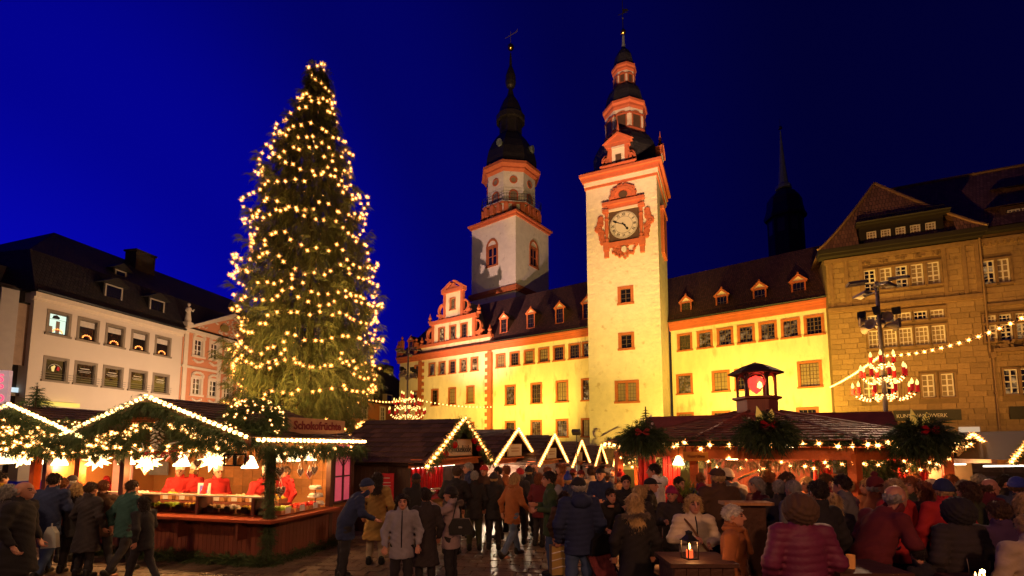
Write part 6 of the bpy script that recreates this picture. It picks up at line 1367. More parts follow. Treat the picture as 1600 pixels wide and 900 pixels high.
# ---- hut row continuing at the right edge
for i, (px0, pxp, px1, py0, pyp, Y0) in enumerate(((1450, 1488, 1545, 722, 680, 15.5), (1552, 1590, 1640, 724, 673, 14.5))):
    A = Vector((at_y(px0, 700, Y0).x, Y0)); B = Vector((at_y(px1, 700, Y0 + .4).x, Y0 + .4)); Fh = Fac(A, B); W = Fh.L; hw = W / 2; pk = at_y(pxp, pyp, Y0).z; ev = at_y(px1, py0 - 6, Y0).z; dep = 2.4
    T = thing('market_hut', ('pale signed hut behind the right end of the pavilion', 'hut at the right edge with bright lit gable')[i], 'market hut', (A.x, A.y, 0), Fh.ang, 'huts at the right edge'); mb = MB()
    for s in (-1, 1):
        xe = hw + s * (hw + .05); a, b, c, d_ = (xe, -.35, ev), (xe, dep, ev), (hw, dep, pk), (hw, -.35, pk); mb.quad(*((a, b, c, d_) if s > 0 else (b, a, d_, c)))
    part('roof_deck', mb, darkb, T); part('rear_roof', MB().box(-1.0, W + .2, dep, dep + .12, ev + .1, pk + .02), darkb, T); shingles(T, (-1.0, dep - .03, ev + .1), (1, 0, 0), (0, .0, 1), W + 1.2, pk - ev - .1, 5, .34, shingm, 0, 9)
    part('gable_boarding', MB().prism([(.0, ev), (W, ev), (hw, pk - .05)], .02, .06), darkb, T); part('front_panel', MB().box(.02, W - .02, .03, .07, 0, .9), boardm, T); part('back_wall', MB().box(.05, W - .05, dep - .25, dep - .2, 0, ev), creamwall, T)
    part('lintel', MB().box(-.05, W + .05, -.1, .05, ev - .16, ev), pine, T)
    def WH(x, y, z): p = Fh.A + Fh.d * x + Fh.n * y; return Vector((p.x, p.y, z))
    lp = [WH(-.05, -.45, ev - .05), WH(hw, -.45, pk + .04), WH(W + .05, -.45, ev - .05)]
    chain(('thick light chain on the gable behind the pavilion end', 'bright light chain on the gable at the right edge')[i], lp, .13, BULB_L, 'light chains on the hut gables', 70 + i)
    if i: fir('fir garland on the gable of the right edge hut', garland(lp, .08, 500, 71, .13), seed=71, group=None)
    sgT = thing('hut_sign', ('pale lettered sign board under the gable behind the pavilion end', 'pale sign board under the gable at the right edge')[i], 'sign', tuple(WH(hw + (.15 if i == 0 else .35), -.15, ev + .22)), Fh.ang); part('board', MB().box(-.42, .42, -.02, .02, -.16, .16), signw, sgT); m = MB(); [m.box(-.3, .3 - .1 * k, -.026, -.021, .05 - k * .1, .08 - k * .1) for k in range(2)]; part('faded_print', m, ginger, sgT)
    L_ = thing('strip_light', ('glowing strip light inside the hut behind the pavilion end', 'glowing strip light inside the right edge hut')[i], 'lamp', tuple(WH(hw, .5, ev - .2)), Fh.ang); part('tube', MB().box(-hw * .7, hw * .7, -.04, .04, -.04, .0), MAT['strip_light_glow'], L_); p = point('hut_light', (0, 0, 0), 60, (1, .72, .45), .15); p.parent = L_; p.location = (0, .1, -.12)

# ================================================================== DRINKS PAVILION
PCn = Vector((5.9, 11.6)); pa = math.atan2(-2.1, 4.7); ER = 3.62
PV = thing('drinks_pavilion', 'octagonal wooden drinks pavilion with shingled tent roof, fir decorations and lantern turret', 'pavilion', (PCn.x, PCn.y, 0), pa)
evh, aph = 2.30, 3.14; rot8 = PI / 8; budget = [298]
def pvt(r, k): a = rot8 + k * PI / 4; return Vector((r * math.cos(a), r * math.sin(a), 0))
mb = MB()
for k in range(8):
    a, b, c, d_ = pvt(ER, k), pvt(ER, k + 1), pvt(.55, k + 1), pvt(.55, k); a.z = b.z = evh - .02; c.z = d_.z = aph - .17; mb.quad(a, b, c, d_); mb.quad(*[(q.x, q.y, q.z - .05) for q in (b, a, d_, c)])
part('roof_deck', mb, darkb, PV)
for k in (4, 5, 3, 6, 2, 7, 1, 0):
    a, b = pvt(ER, k), pvt(ER, k + 1); c, d_ = pvt(.55, k + 1), pvt(.55, k); a.z = b.z = evh; c.z = d_.z = aph - .15; U = (b - a); w0 = U.length; Vm = ((c + d_) / 2 - (a + b) / 2); h_ = Vm.length; w1 = (c - d_).length
    def cl(u, v, w0=w0, w1=w1, h_=h_): m_ = (w0 - (w0 + (w1 - w0) * v / h_)) / 2; return m_ - .06 < u < w0 - m_ + .06
    shingles(PV, a, U, Vm, w0, h_, 13, .33, shingr, 0, 20 + k, cl, budget)
mb = MB()
for k in range(8): a = pvt(ER + .02, k); a.z = evh + .02; c = pvt(.5, k); c.z = aph - .10; mb.tube([a, c], .035, 5)
part('hip_board', mb, shingr, PV)
# beam round the eave in orange light, posts, low bar walls
for k in range(8):
    a, b = pvt(ER - .28, k), pvt(ER - .28, k + 1); m = (a + b) / 2; L_ = (b - a).length; an = math.atan2(b.y - a.y, b.x - a.x)
    part('eave_beam', MB().box(-L_ / 2, L_ / 2, -.05, .05, 1.99, 2.2), orangew, PV, (m.x, m.y, 0), (0, 0, an))
    part('post', MB().box(-.075, .075, -.075, .075, 0.1, 2.1), orangew, PV, (a.x, a.y, 0), (0, 0, an))
    if k not in (1,):
        a, b = pvt(ER - 1.1, k), pvt(ER - 1.1, k + 1); m = (a + b) / 2; L_ = (b - a).length
        boards_row(link('bar_wall', MB().box(-L_ / 2, L_ / 2, -.02, .02, .1, .12).mesh('bar_wall', darkb), PV, (m.x, m.y, 0), (0, 0, an)), -L_ / 2, L_ / 2, -.03, .12, 1.05, boardm, .14)
        part('bar_top', MB().box(-L_ / 2 - .1, L_ / 2 + .1, -.25, .2, 1.05, 1.1), pine, PV, (m.x, m.y, .001 * k), (0, 0, an))
mb = MB(); mb.lathe([(.0, .1), (3.3, .1), (3.3, 0)], 8, 0, 0, rot8); part('platform', mb, darkb, PV)
# inner core with shelves and curtains
mb = MB(); mb.lathe([(1.05, .1), (1.05, 2.2)], 8, 0, 0, rot8); part('core_wall', mb, boardm, PV); 
mb = MB(); mb.lathe([(3.3, 2.22), (0, 2.5)], 8, 0, 0, rot8); part('ceiling', mb, orangew, PV)
# lantern turret
mb = MB(); mb.lathe([(.45, aph - .25), (.45, aph + .17), (.54, aph + .20), (.54, aph + .25), (.42, aph + .25)], 6, 0, 0, 0); part('turret_base', mb, mat('red_brown_panel', (.30, .075, .035), .5, .2, 4, stretch=(6, 6, .5)), PV)
for k in range(6):
    a = k * PI / 3; m = MB(); m.box(-.03, .03, -.03, .03, aph + .25, aph + .84); part('turret_post', m, fasc, PV, (.41 * math.cos(a), .41 * math.sin(a), 0), (0, 0, a))
    a2 = a + PI / 6; ap_ = .41 * math.cos(PI / 6); m = MB()
    for q in range(6): t0, t1 = PI * q / 6, PI * (q + 1) / 6; m.prism([(.17 * math.cos(t0), aph + .64 + .16 * math.sin(t0)), (.2 * math.cos(t0), aph + .66 + .17 * math.sin(t0)), (.2 * math.cos(t1), aph + .66 + .17 * math.sin(t1)), (.17 * math.cos(t1), aph + .64 + .16 * math.sin(t1))], -.02, .02)
    part('turret_arch', m, fasc, PV, (ap_ * math.cos(a2), ap_ * math.sin(a2), 0), (0, 0, a2 + PI / 2))
m = MB(); m.lathe([(.60, aph + .80), (.62, aph + .84), (.27, aph + 1.02), (.08, aph + 1.08), (0, aph + 1.11)], 6, 0, 0, 0); m.lathe([(.0, aph + .81), (.60, aph + .80)], 6, 0, 0, 0); part('turret_roof', m, shingm, PV)
# red glowing lamp inside the turret
RL = thing('red_lamp', 'glowing red heart shaped lamp inside the pavilion turret', 'lamp', (PCn.x, PCn.y, aph + .32), 0)
m = MB(); m.lathe([(0, 0), (.10, .08), (.19, .25), (.15, .40), (0, .46)], 10); part('lamp_body', m, emat('red_lamp_glow', (1, .03, .02), 3.0, True), RL); m = MB(); m.lathe([(0, .12), (.06, .16), (.05, .25), (0, .3)], 8, 0, -.17); part('hot_core', m, emat('hot_core_glow', (1, .35, .08), 8, False), RL); p = point('lamp', (0, 0, 0), 14, (1, .06, .03), .1); p.parent = RL; p.location = (0, -.25, .3)
# raised gable fins left and right, along the axis
for s in (-1, 1):
    m = MB(); z0 = 2.66; R0 = 2.62
    m.quad((s * R0, -.62, z0 - .2), (s * R0, 0, 2.98), (s * .6, 0, 2.99), (s * .6, -.4, 2.72)); m.quad((s * R0, .62, z0 - .2), (s * .6, .4, 2.72), (s * .6, 0, 2.99), (s * R0, 0, 2.98)); m.tri((s * R0, -.62, z0 - .2), (s * R0, .62, z0 - .2), (s * R0, 0, 2.98))
    part('side_gable', m, shingr, PV)
# awnings, greenery, lights
def PW(r, k, z, t=0.0):
    a = pvt(r, k).lerp(pvt(r, k + 1), t); a.rotate(Euler((0, 0, pa))); return Vector((a.x + PCn.x, a.y + PCn.y, z))
GP = 'fir garlands round the pavilion'
side = {4: 'left', 5: 'front', 3: 'far left', 6: 'right', 7: 'far right', 2: 'back left', 1: 'back', 0: 'back right'}
for k in (3, 4, 5, 6, 7):
    fir('upper fir garland along the %s eave of the pavilion' % side[k], garland([PW(ER, k, evh + .03), PW(ER, k + 1, evh + .03)], .05, 300, 80 + k, .12, -.1), group=GP, seed=80 + k)
    pts = [PW(ER - .35, k, 2.02 - .08 * math.sin(PI * t / 8), t / 8) for t in range(9)]
    fir('drooping fir garland under the %s beam of the pavilion' % side[k], garland(pts, .06, 330, 90 + k, .13, .8), group=GP, seed=90 + k)
    chain('fairy lights along the %s eave of the pavilion' % side[k], [PW(ER + .06, k, evh - .06), PW(ER + .06, k + 1, evh - .06)], .24, BULB_E, 'lights along the pavilion eaves', 80 + k, jit=.03)
    chain('small lights in the drooping fir under the %s beam of the pavilion' % side[k], [p - Vector((0, .06, .06)) for p in pts], .19, BULB_S, 'lights in the pavilion fir', 90 + k, jit=.08, wire=False)
for i, (px, py, rad, n_, lb) in enumerate(((1197, 672, (.34, .2, .13), 700, 'big fir arrangement with red berries over the middle of the pavilion eave'), (1003, 682, (.30, .22, .12), 560, 'fir arrangement with red bow at the left corner of the pavilion'), (1440, 680, (.34, .25, .15), 760, 'big fir arrangement with red bow at the right corner of the pavilion'))):
    Yb = (8.3, 9.6, 8.1)[i]; c = at_y(px, py, Yb)
    T_ = blob_fir(c, rad, int(n_ * .9), 100 + i, .22); 
    T_ = np.concatenate([T_, garland([c, c + Vector((-rad[0] * 1.5, 0, -.14))], .05, 110, 110 + i, .16, .3), garland([c, c + Vector((rad[0] * 1.5, 0, -.14))], .05, 110, 120 + i, .16, .3)]); fir(lb, T_, 'fir_arrangement', 'fir arrangement', None, 100 + i)
    m = MB(); rr = random.Random(i)
    B = thing('red_bow', ('pink red berries in the middle fir arrangement', 'red bow in the left fir arrangement of the pavilion', 'red bow in the right fir arrangement of the pavilion')[i], 'bow', tuple(c + Vector((-.05, -rad[1] * .95, .08))), 0)
    for a in (.5, 2.6, 3.6, 5.8): m.prism([(0, 0), (.13 * math.cos(a - .35), .10 * math.sin(a - .35)), (.16 * math.cos(a), .12 * math.sin(a)), (.13 * math.cos(a + .35), .10 * math.sin(a + .35))], -.02, .02)
    part('ribbon', m, berry, B)
    if i != 1:
        Cc_ = thing('wooden_candle_flame', ('pair of yellow wooden flames above the middle fir arrangement', '', 'yellow wooden flame above the right fir arrangement')[i], 'decoration', tuple(c + Vector((-.02, 0, rad[2] + .02))), 0)
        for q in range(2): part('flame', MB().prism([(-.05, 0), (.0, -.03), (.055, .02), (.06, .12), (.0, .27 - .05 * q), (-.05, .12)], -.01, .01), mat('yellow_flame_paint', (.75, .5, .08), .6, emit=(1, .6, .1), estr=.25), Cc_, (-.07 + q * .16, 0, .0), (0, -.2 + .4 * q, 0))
ft = thing('fir_tree', 'small fir tree with white baubles at the left corner of the pavilion roof', 'fir tree', tuple(at_y(1010, 690, 10.2)), 0)
T_ = np.concatenate([sprays(np.repeat([[0, 0, k * .055]], 12, 0), np.array([[math.cos(a + k), math.sin(a + k), .1] for a in np.linspace(0, 5.8, 12)]), np.full(12, .34 - k * .024), np.random.default_rng(k)) for k in range(13)])
link('crown', tri_mesh('crown', T_, firm), ft, kind='stuff'); part('trunk', MB().tube([(0, 0, -.1), (0, 0, .74)], .015, 5), barkm, ft)
for k in range(7): m = MB(); m.lathe([(.028 * math.sin(a), -.028 * math.cos(a)) for a in [PI * q / 6 for q in range(7)]], 8); part('bauble', m, icing, ft, (.22 * math.sin(k * 2.2) * (1 - k * .08), -.16, .05 + k * .08))
# signs, beer tap, bell lamps, mugs
SGN = (('Wiesener Glühpunsch', 1200, 711, 49, 'yellow wooden mulled punch sign hanging in the middle of the pavilion'), ('Wiesener Glühwein', 1087, 713, 38, 'yellow wooden sign hanging left of the middle in the pavilion'), ('Feuerzangenbowle', 1318, 708, 56, 'long yellow wooden sign hanging in the right part of the pavilion'))
for s, px, py, wpx, lb in SGN:
    Y = 9.0; p = at_y(px, py, Y); w_ = wpx / 755 * Y / 2; T = thing('hanging_sign', lb, 'sign', tuple(p), 0, None); part('board', MB().box(-w_, w_, -.015, .015, -.085, .085), mat('yellow_glazed_sign', (.65, .26, .03), .5, .1, 4), T); text('lettering', s, .085, mat('brown_letters', (.22, .06, .01), .6), T, (0, -.02, 0), sx=min(1.0, w_ * 2 / (len(s) * .052) * .92)); part('cord', MB().tube([(-w_ * .8, 0, .085), (-w_ * .8, 0, .2)], .006, 4).tube([(w_ * .8, 0, .085), (w_ * .8, 0, .2)], .006, 4), wirem, T)
for i, (px, py) in enumerate(((1143, 712), (1236, 706), (1060, 720), (1345, 716))):
    p = at_y(px, py, 9.6); lamp_shade(('bell lamp left of the middle sign of the pavilion', 'bell lamp right of the middle sign of the pavilion', 'bell lamp at the left of the pavilion bar', 'bell lamp at the right of the pavilion bar')[i], tuple(p), .8, 22, 'bell lamps over the pavilion bar')
BT = thing('beer_tap', 'curved chrome beer tap on the pavilion bar among glasses', 'beer tap', tuple(at_y(1187, 745, 9.2)), 0); BT.location.z = 1.1
part('column', MB().tube([(0, 0, 0), (0, 0, .62), (-.03, 0, .66), (-.30, 0, .56), (-.42, 0, .50)], .03, 8), chrome, BT); part('handle', MB().tube([(0, 0, .62), (.0, 0, .8)], .014, 6), blackp, BT)
mugm = mat('amber_glass', (.75, .32, .08), .1, .05, emit=(1, .4, .1), estr=.06)
mg = MB().lathe([(0, 0), (.035, 0), (.04, .13), (.036, .13), (.03, .02)], 10).mesh('glass_mug', mugm)
for k in range(10):
    o = link('glass_mug', mg, None, (at_y(1172 + k * 7, 745, 9.1).x, 9.1 + .06 * (k % 3), 1.11 + .0)); tag(o, 'amber drinking glass by the beer tap, %s from the left in the row' % words[k].replace('topmost', 'first'), 'glass', 'glasses by the beer tap')
pl = thing('potted_plant', 'leafy green plant in a pale box on the pavilion bar', 'plant', tuple(at_y(1068, 750, 9.0)), 0); pl.location.z = 1.1; part('box', MB().box(-.2, .2, -.09, .09, 0, .14), signw, pl)
T_ = sprays(np.random.default_rng(3).normal(0, .07, (90, 3)) + [0, 0, .16], np.random.default_rng(4).normal(0, .4, (90, 3)) + [0, 0, 1], np.full(90, .25), np.random.default_rng(5), .15, 4, 0); link('leaves', tri_mesh('leaves', T_, mat('light_green_leaf', (.22, .28, .05), .6)), pl, kind='stuff')
iv = at_y(1375, 738, 8.8); fir('hanging bunch of greenery under the right beam of the pavilion', np.concatenate([blob_fir(iv, (.32, .2, .3), 420, 140, .16), garland([iv + Vector((0, 0, .3)), iv + Vector((.05, 0, -.45))], .12, 260, 141, .16, 1.2)]), 'hanging_greenery', 'greenery', None, 140)
redcl = [1010, 1048, 1285, 1400, 1432]
for i, px in enumerate(redcl):
    p = at_y(px, 740, 9.9 if px < 1100 else 9.2); m = MB()
    for q in range(7): m.tube([(q * .05 - .15, .02 * (q % 2), 0), (q * .05 - .15 + .02, .02 * (q % 2), 1.0)], .03, 5)
    o = tag(part('red_drape', m, mat('red_drape_cloth', (.50, .018, .018), .6, .2, 4), None, (p.x, p.y, 1.02)), 'red drape hanging in the pavilion, %s from the left' % ('first', 'second', 'third', 'fourth', 'fifth')[i], 'drape', 'red drapes of the pavilion')

# ================================================================== LAMP POLES with floodlights, horn speakers and candle chandelier
candler = mat('red_candle', (.60, .012, .012), .5, emit=(1, .02, .02), estr=.25); flamee = emat('electric_candle_flame', (1.0, .62, .16), 2.6, False)
def lamp_pole(label, Xp, Yp, ztop_, zsp, zch, cw, facing, lab2, group):
    T = thing('lamp_pole', label, 'lamp pole', (Xp, Yp, gz(Yp)), 0); g_ = gz(Yp)
    part('pole', MB().tube([(0, 0, 0), (0, 0, 1.5), (0, 0, ztop_ - g_)], [.13, .10, .07], 10), steelm, T)
    for k in range(5):
        a = k * 2 * PI / 5 + .4; m = MB(); m.tube([(0, 0, 0), (.75 * math.cos(a), .75 * math.sin(a), .05)], .03, 5); H = part('floodlight_head', m, steelm, T, (0, 0, ztop_ - g_ - .12 - .35 * (k % 2)))
        m = MB(); m.box(-.35, .35, -.2, .2, -.04, .06); part('lamp_housing', m, steelm, H, (.8 * math.cos(a), .8 * math.sin(a), .08), (.15, .1, a)); m = MB(); m.box(-.3, .3, -.16, .16, -.05, -.041); part('lens', m, mat('pale_lens', (.7, .66, .6), .3), H, (.8 * math.cos(a), .8 * math.sin(a), .08), (.15, .1, a))
    for k in range(7):
        a = k * 2 * PI / 7; z = zsp - g_ + .12 * ((k % 2) * 2 - 1); m = MB(); m.lathe([(.04, 0), (.07, .16), (.12, .33), (.21, .45), (.23, .47), (.18, .44), (.0, .24)], 12); o = part('horn_speaker', m, mat('beige_grey_horn', (.33, .27, .22), .6, .1), T, (.25 * math.cos(a), .25 * math.sin(a), z), (0, PI / 2, a), smooth=True)
    for k in range(4): a = k * PI / 2 + .8; part('spotlight_box', MB().box(-.15, .15, -.12, .12, -.16, .16), ironm, T, (.62 * math.cos(a), .62 * math.sin(a), zsp - g_ + .45), (.2, 0, a))
    CH_ = thing('candle_chandelier', lab2, 'chandelier', (Xp, Yp, zch), 0, group); 
    rings = ((cw, 0, 10), (cw * .72, .75, 8), (cw * .36, 1.35, 4))
    for ri, (r_, z, n_) in enumerate(rings):
        for k in range(n_):
            a = 2 * PI * k / n_ + ri * .4; ca, sa = math.cos(a), math.sin(a)
            m = MB(); pts = [(ca * (r_ * .15 + r_ * .85 * t) , sa * (r_ * .15 + r_ * .85 * t), z - .5 * math.sin(t * PI) * .7 * cw / 1.3 + .0) for t in [q / 8 for q in range(9)]]; m.tube(pts, .025, 5); Ar = part('arm', m, ironm, CH_)
            m = MB(); m.lathe([(.07, 0), (.07, .27), (0, .27)], 8); m.lathe([(.09, -.02), (.09, .0), (0, .0)], 8); part('candle', m, candler, Ar, (ca * r_, sa * r_, z))
            m = MB(); m.lathe([(.03, .27), (.06, .34), (.05, .42), (0, .54)], 8); part('flame', m, flamee, Ar, (ca * r_, sa * r_, z))
            for t in (1, 2, 4, 5, 6, 7): p = pts[t]; link('bulb', BULB_S, CH_, p, (a, a, t), (1.5, 1.5, 1.5))
    m = MB(); m.tube([(0, 0, -.3), (0, 0, 1.6)], .05, 6); part('hub', m, ironm, CH_)
    return T
Yq = 21.0; p0 = at_y(1378, 640, Yq); lamp_pole('tall grey lamp pole with horn speakers before the sandstone building', at_y(1378, 560, Yq).x, Yq, at_y(1375, 440, Yq).z, at_y(1378, 505, Yq).z, at_y(1383, 614, Yq).z, 1.12, 0, 'wide chandelier of red electric candles on the pole before the sandstone building', 'candle chandeliers on the lamp poles')
Yq2 = 40.0; lamp_pole('distant lamp pole with horn speakers before the scroll gabled town hall corner', at_y(637, 600, Yq2).x, Yq2, at_y(640, 545, Yq2).z, at_y(638, 586, Yq2).z, at_y(640, 646, Yq2).z, 1.5, 0, 'distant chandelier of red electric candles before the scroll gabled corner', 'candle chandeliers on the lamp poles')
def sag(a, b, s, n=16): a, b = Vector(a), Vector(b); return [a.lerp(b, t / n) - Vector((0, 0, s * 4 * (t / n) * (1 - t / n))) for t in range(n + 1)]
a = at_y(1376, 556, 21); chain('string of lights rising from the lamp pole to the right over the sandstone front', sag(a, at_y(1612, 490, 15), .35), .36, BULB_L, 'strings of lights hung between poles', 200)
chain('dense string of lights from the lamp pole down to the left before the yellow wing', sag(a, at_y(1297, 605, 36), .1), .34, BULB_L, 'strings of lights hung between poles', 201)
chain('string of lights crossing the scroll gabled front', sag(at_y(640, 622, 40), at_y(768, 636, 46), .25), .42, BULB_L, 'strings of lights hung between poles', 202); chain('string of lights between the tree and the distant lamp pole', sag(at_y(560, 620, 34), at_y(637, 624, 40), .3), .42, BULB_L, 'strings of lights hung between poles', 203)
# baroque portal top at the tower foot
PT_ = thing('portal_top', 'pale stone pediment of a portal with urns at the foot of the clock tower', 'portal', tuple((FT.A + FT.d * 2.9 - FT.n * .5).to_3d()), FT.ang); PT_.location.z = 0
zt_ = at_y(965, 668, 44).z; m = MB(); m.prism([(-2.2, zt_ - 1.1), (2.2, zt_ - 1.1), (0, zt_)], -.3, .3); m.box(-2.3, 2.3, -.35, .35, zt_ - 1.35, zt_ - 1.1); m.box(-2.1, -1.6, -.3, .3, -2, zt_ - 1.35); m.box(1.6, 2.1, -.3, .3, -2, zt_ - 1.35); part('pediment', m, stucco, PT_)
for s in (-1, 1): part('urn', MB().lathe([(.2, 0), (.12, .15), (.34, .4), (.36, .7), (.2, .85), (.3, .95), (0, 1.0)], 10), stucco, PT_, (s * 2.0, 0, zt_ - 1.1))
# plinths so that no building hovers over the sloping square
for o in (TH, TW, TWR, CH, RB, OH):
    L_ = {TH: LX, TW: RX, TWR: TS, CH: CS, RB: BX, OH: 30}[o]; part('plinth', MB().box(0.02, L_ - .02, .02, 8, -3.2, -.004), greyframe, o)
# ================================================================== PEOPLE: bodies and clothes as smooth blended surfaces
def surf(fn, lo, hi, h):
    """smooth mesh of fn(p)<0 (surface nets)"""
    n = [int((b - a) / h) + 2 for a, b in zip(lo, hi)]
    X, Y, Z = np.meshgrid(*[np.linspace(a, a + h * (k - 1), k, dtype=np.float32) for a, k in zip(lo, n)], indexing='ij'); D = fn(X, Y, Z); S = D < 0
    A = S[:-1, :-1, :-1]; act = np.zeros(A.shape, bool); cs = [S[i:i + n[0] - 1, j:j + n[1] - 1, k:k + n[2] - 1] for i in (0, 1) for j in (0, 1) for k in (0, 1)]
    al = np.logical_and.reduce(cs); an = np.logical_or.reduce(cs); act = an & ~al; idx = -np.ones(act.shape, np.int64); ii = np.argwhere(act); idx[act] = np.arange(len(ii))
    acc = np.zeros((len(ii), 3)); cnt = np.zeros(len(ii)); i, j, k = ii.T
    for ax in range(3):
        for u in (0, 1):
            for v in (0, 1):
                o = [0, 0, 0]; oo = [q for q in range(3) if q != ax]; o[oo[0]] = u; o[oo[1]] = v; e = list(o); e[ax] = 1
                d0 = D[i + o[0], j + o[1], k + o[2]]; d1 = D[i + e[0], j + e[1], k + e[2]]; m = (d0 < 0) != (d1 < 0); t = np.where(m, d0 / np.where(m, d0 - d1, 1), 0)
                P = np.stack([i + o[0], j + o[1], k + o[2]], 1).astype(float); P[:, ax] += t; acc[m] += P[m]; cnt[m] += 1
    V = acc / cnt[:, None] * h + np.array(lo); F = []
    for ax in range(3):
        a, b = [q for q in range(3) if q != ax]; sl0 = [slice(1, -1)] * 3; s0 = S[:-1, :-1, :-1]; s1 = np.roll(S, -1, ax)[:-1, :-1, :-1]; ch = s0 != s1; ch[0] = False; ch[:, 0] = False; ch[:, :, 0] = False
        q = np.argwhere(ch); 
        def g(da, db): r = q.copy(); r[:, a] -= da; r[:, b] -= db; return idx[r[:, 0], r[:, 1], r[:, 2]]
        f = np.stack([g(0, 0), g(1, 0), g(1, 1), g(0, 1)], 1); flip = s0[ch] != (ax == 1); f[~flip] = f[~flip][:, ::-1]; f = f[:, ::-1] if False else f; F.append(f[(f >= 0).all(1)])
    return V, np.concatenate(F)
def cap(X, Y, Z, a, b, ra, rb, sy=1.0):
    a = np.array(a, float); b = np.array(b, float); d = b - a; L = max(d @ d, 1e-9); t = np.clip(((X - a[0]) * d[0] + (Y - a[1]) * d[1] + (Z - a[2]) * d[2]) / L, 0, 1)
    return np.sqrt((X - a[0] - t * d[0]) ** 2 + ((Y - a[1] - t * d[1]) / sy) ** 2 + (Z - a[2] - t * d[2]) ** 2) - (ra + (rb - ra) * t)
def ell(X, Y, Z, c, r): k = np.sqrt(((X - c[0]) / r[0]) ** 2 + ((Y - c[1]) / r[1]) ** 2 + ((Z - c[2]) / r[2]) ** 2); return (k - 1) * min(r)
def su(ds, k=.03):
    r = ds[0]
    for d in ds[1:]: h = np.clip(.5 + .5 * (d - r) / k, 0, 1); r = d * (1 - h) + r * h - k * h * (1 - h)
    return r
def pmesh(name, parts_, mats, mif=None):
    V = []; F = []; off = 0
    for v, f in parts_: V.append(v); F.append(f + off); off += len(v)
    V = np.concatenate(V); F = np.concatenate(F); me = bpy.data.meshes.new(name); me.from_pydata(V.tolist(), [], F.tolist()); [me.materials.append(m) for m in mats]
    me.polygons.foreach_set('use_smooth', [True] * len(F))
    if mif is not None: me.polygons.foreach_set('material_index', mif(V[F].mean(1)).astype(np.int32))
    me.update(); return me
# poses: chest/neck/head lean and limb joints for a 1.75 m figure facing -y
PO = {
 'stand': dict(l=0, le=((.27, .03, 1.14), (.25, -.08, .90)), re=((-.27, .03, 1.14), (-.25, -.10, .90)), lk=((.10, -.02, .50), (.11, .02, .09)), rk=((-.10, .0, .50), (-.12, .03, .09))),
 'mug': dict(l=.02, le=((.27, .0, 1.16), (.12, -.26, 1.14)), re=((-.27, -.02, 1.16), (-.07, -.27, 1.20)), lk=((.10, -.02, .50), (.13, .03, .09)), rk=((-.10, -.03, .50), (-.10, .0, .09))),
 'walk': dict(l=.05, le=((.25, .10, 1.15), (.24, .08, .90)), re=((-.25, -.08, 1.15), (-.22, -.28, .98)), lk=((.09, -.14, .52), (.09, -.24, .10)), rk=((-.09, .06, .50), (-.09, .30, .14))),
 'photo': dict(l=0, le=((.22, -.22, 1.28), (.06, -.36, 1.46)), re=((-.22, -.22, 1.28), (-.06, -.36, 1.46)), lk=((.09, -.02, .50), (.10, .02, .09)), rk=((-.09, .0, .50), (-.10, .03, .09))),
 'lean': dict(l=.20, le=((.27, -.18, 1.16), (.20, -.42, 1.04)), re=((-.27, -.20, 1.16), (-.14, -.46, 1.02)), lk=((.10, .02, .50), (.11, .04, .09)), rk=((-.10, .02, .50), (-.12, .05, .09)))}
skin = mat('skin', (.50, .235, .15), .5, .06, 8); skind = mat('eye_and_brow', (.05, .025, .02), .5); lipm = mat('lips', (.36, .09, .07), .5)
def gd(l, z): return -l * max(0, z - .95) / .5
def headfn(c):
    def f(X, Y, Z):
        x, y, z = X - c[0], Y - c[1], Z - c[2]; fr = su([ell(x, y, z, (0, .012, .03), (.078, .097, .098)), ell(x, y, z, (0, -.018, -.035), (.062, .078, .085)), ell(x, y, z, (0, -.06, -.085), (.032, .03, .03)), cap(x, y, z, (0, -.09, .022), (0, -.112, -.022), .009, .016), cap(x, y, z, (0, .02, -.08), (0, .03, -.20), .055, .062)], .025)
        fr = su([fr, ell(x, y, z, (.078, .012, -.0), (.012, .022, .034)), ell(x, y, z, (-.078, .012, -.0), (.012, .022, .034)), cap(x, y, z, (-.02, -.084, -.058), (.02, -.084, -.058), .011, .011)], .008)
        for s in (-1, 1): h = ell(x, y, z, (s * .031, -.092, .012), (.018, .012, .013)); fr = np.maximum(fr, -h)
        return fr
    return f
def headmi(c):
    def f(C):
        x, y, z = (C - np.array(c)).T; m = np.zeros(len(C), int); fr = y < -.055
        m[fr & (np.abs(np.abs(x) - .031) < .014) & (np.abs(z - .013) < .009)] = 1; m[fr & (np.abs(np.abs(x) - .033) < .019) & (np.abs(z - .036) < .006)] = 1; m[fr & (np.abs(x) < .022) & (np.abs(z + .057) < .008)] = 2; return m
    return f
def _hand():
    """palm, four unequal bent fingers and a thumb from the side of the palm; wrist at 0, pointing -z"""
    def f(X, Y, Z):
        ds = [su([cap(X, Y, Z, (-.022, 0, -.03), (-.026, 0, -.085), .017, .014), cap(X, Y, Z, (.0, 0, -.02), (.0, 0, -.09), .018, .015), cap(X, Y, Z, (.022, 0, -.03), (.026, 0, -.082), .017, .013), cap(X, Y, Z, (0, 0, .04), (0, 0, -.02), .025, .022)], .015)]
        for x, L in ((-.029, .030), (-.010, .037), (.010, .034), (.028, .026)):
            a = (x, 0, -.088); b = (x * 1.08, -.014, -.088 - L); c = (x * 1.1, -.040, -.088 - L * 1.35); ds.append(np.minimum(cap(X, Y, Z, a, b, .0095, .0085), cap(X, Y, Z, b, c, .0085, .007)))
        t = np.minimum(cap(X, Y, Z, (-.028, -.008, -.035), (-.050, -.026, -.066), .013, .010), cap(X, Y, Z, (-.050, -.026, -.066), (-.047, -.042, -.092), .010, .008)); r = su([ds[0], t], .01)
        for d in ds[1:]: r = np.minimum(r, d)
        return r
    return surf(f, (-.08, -.07, -.17), (.06, .04, .08), .0055)
HV, HF = _hand()
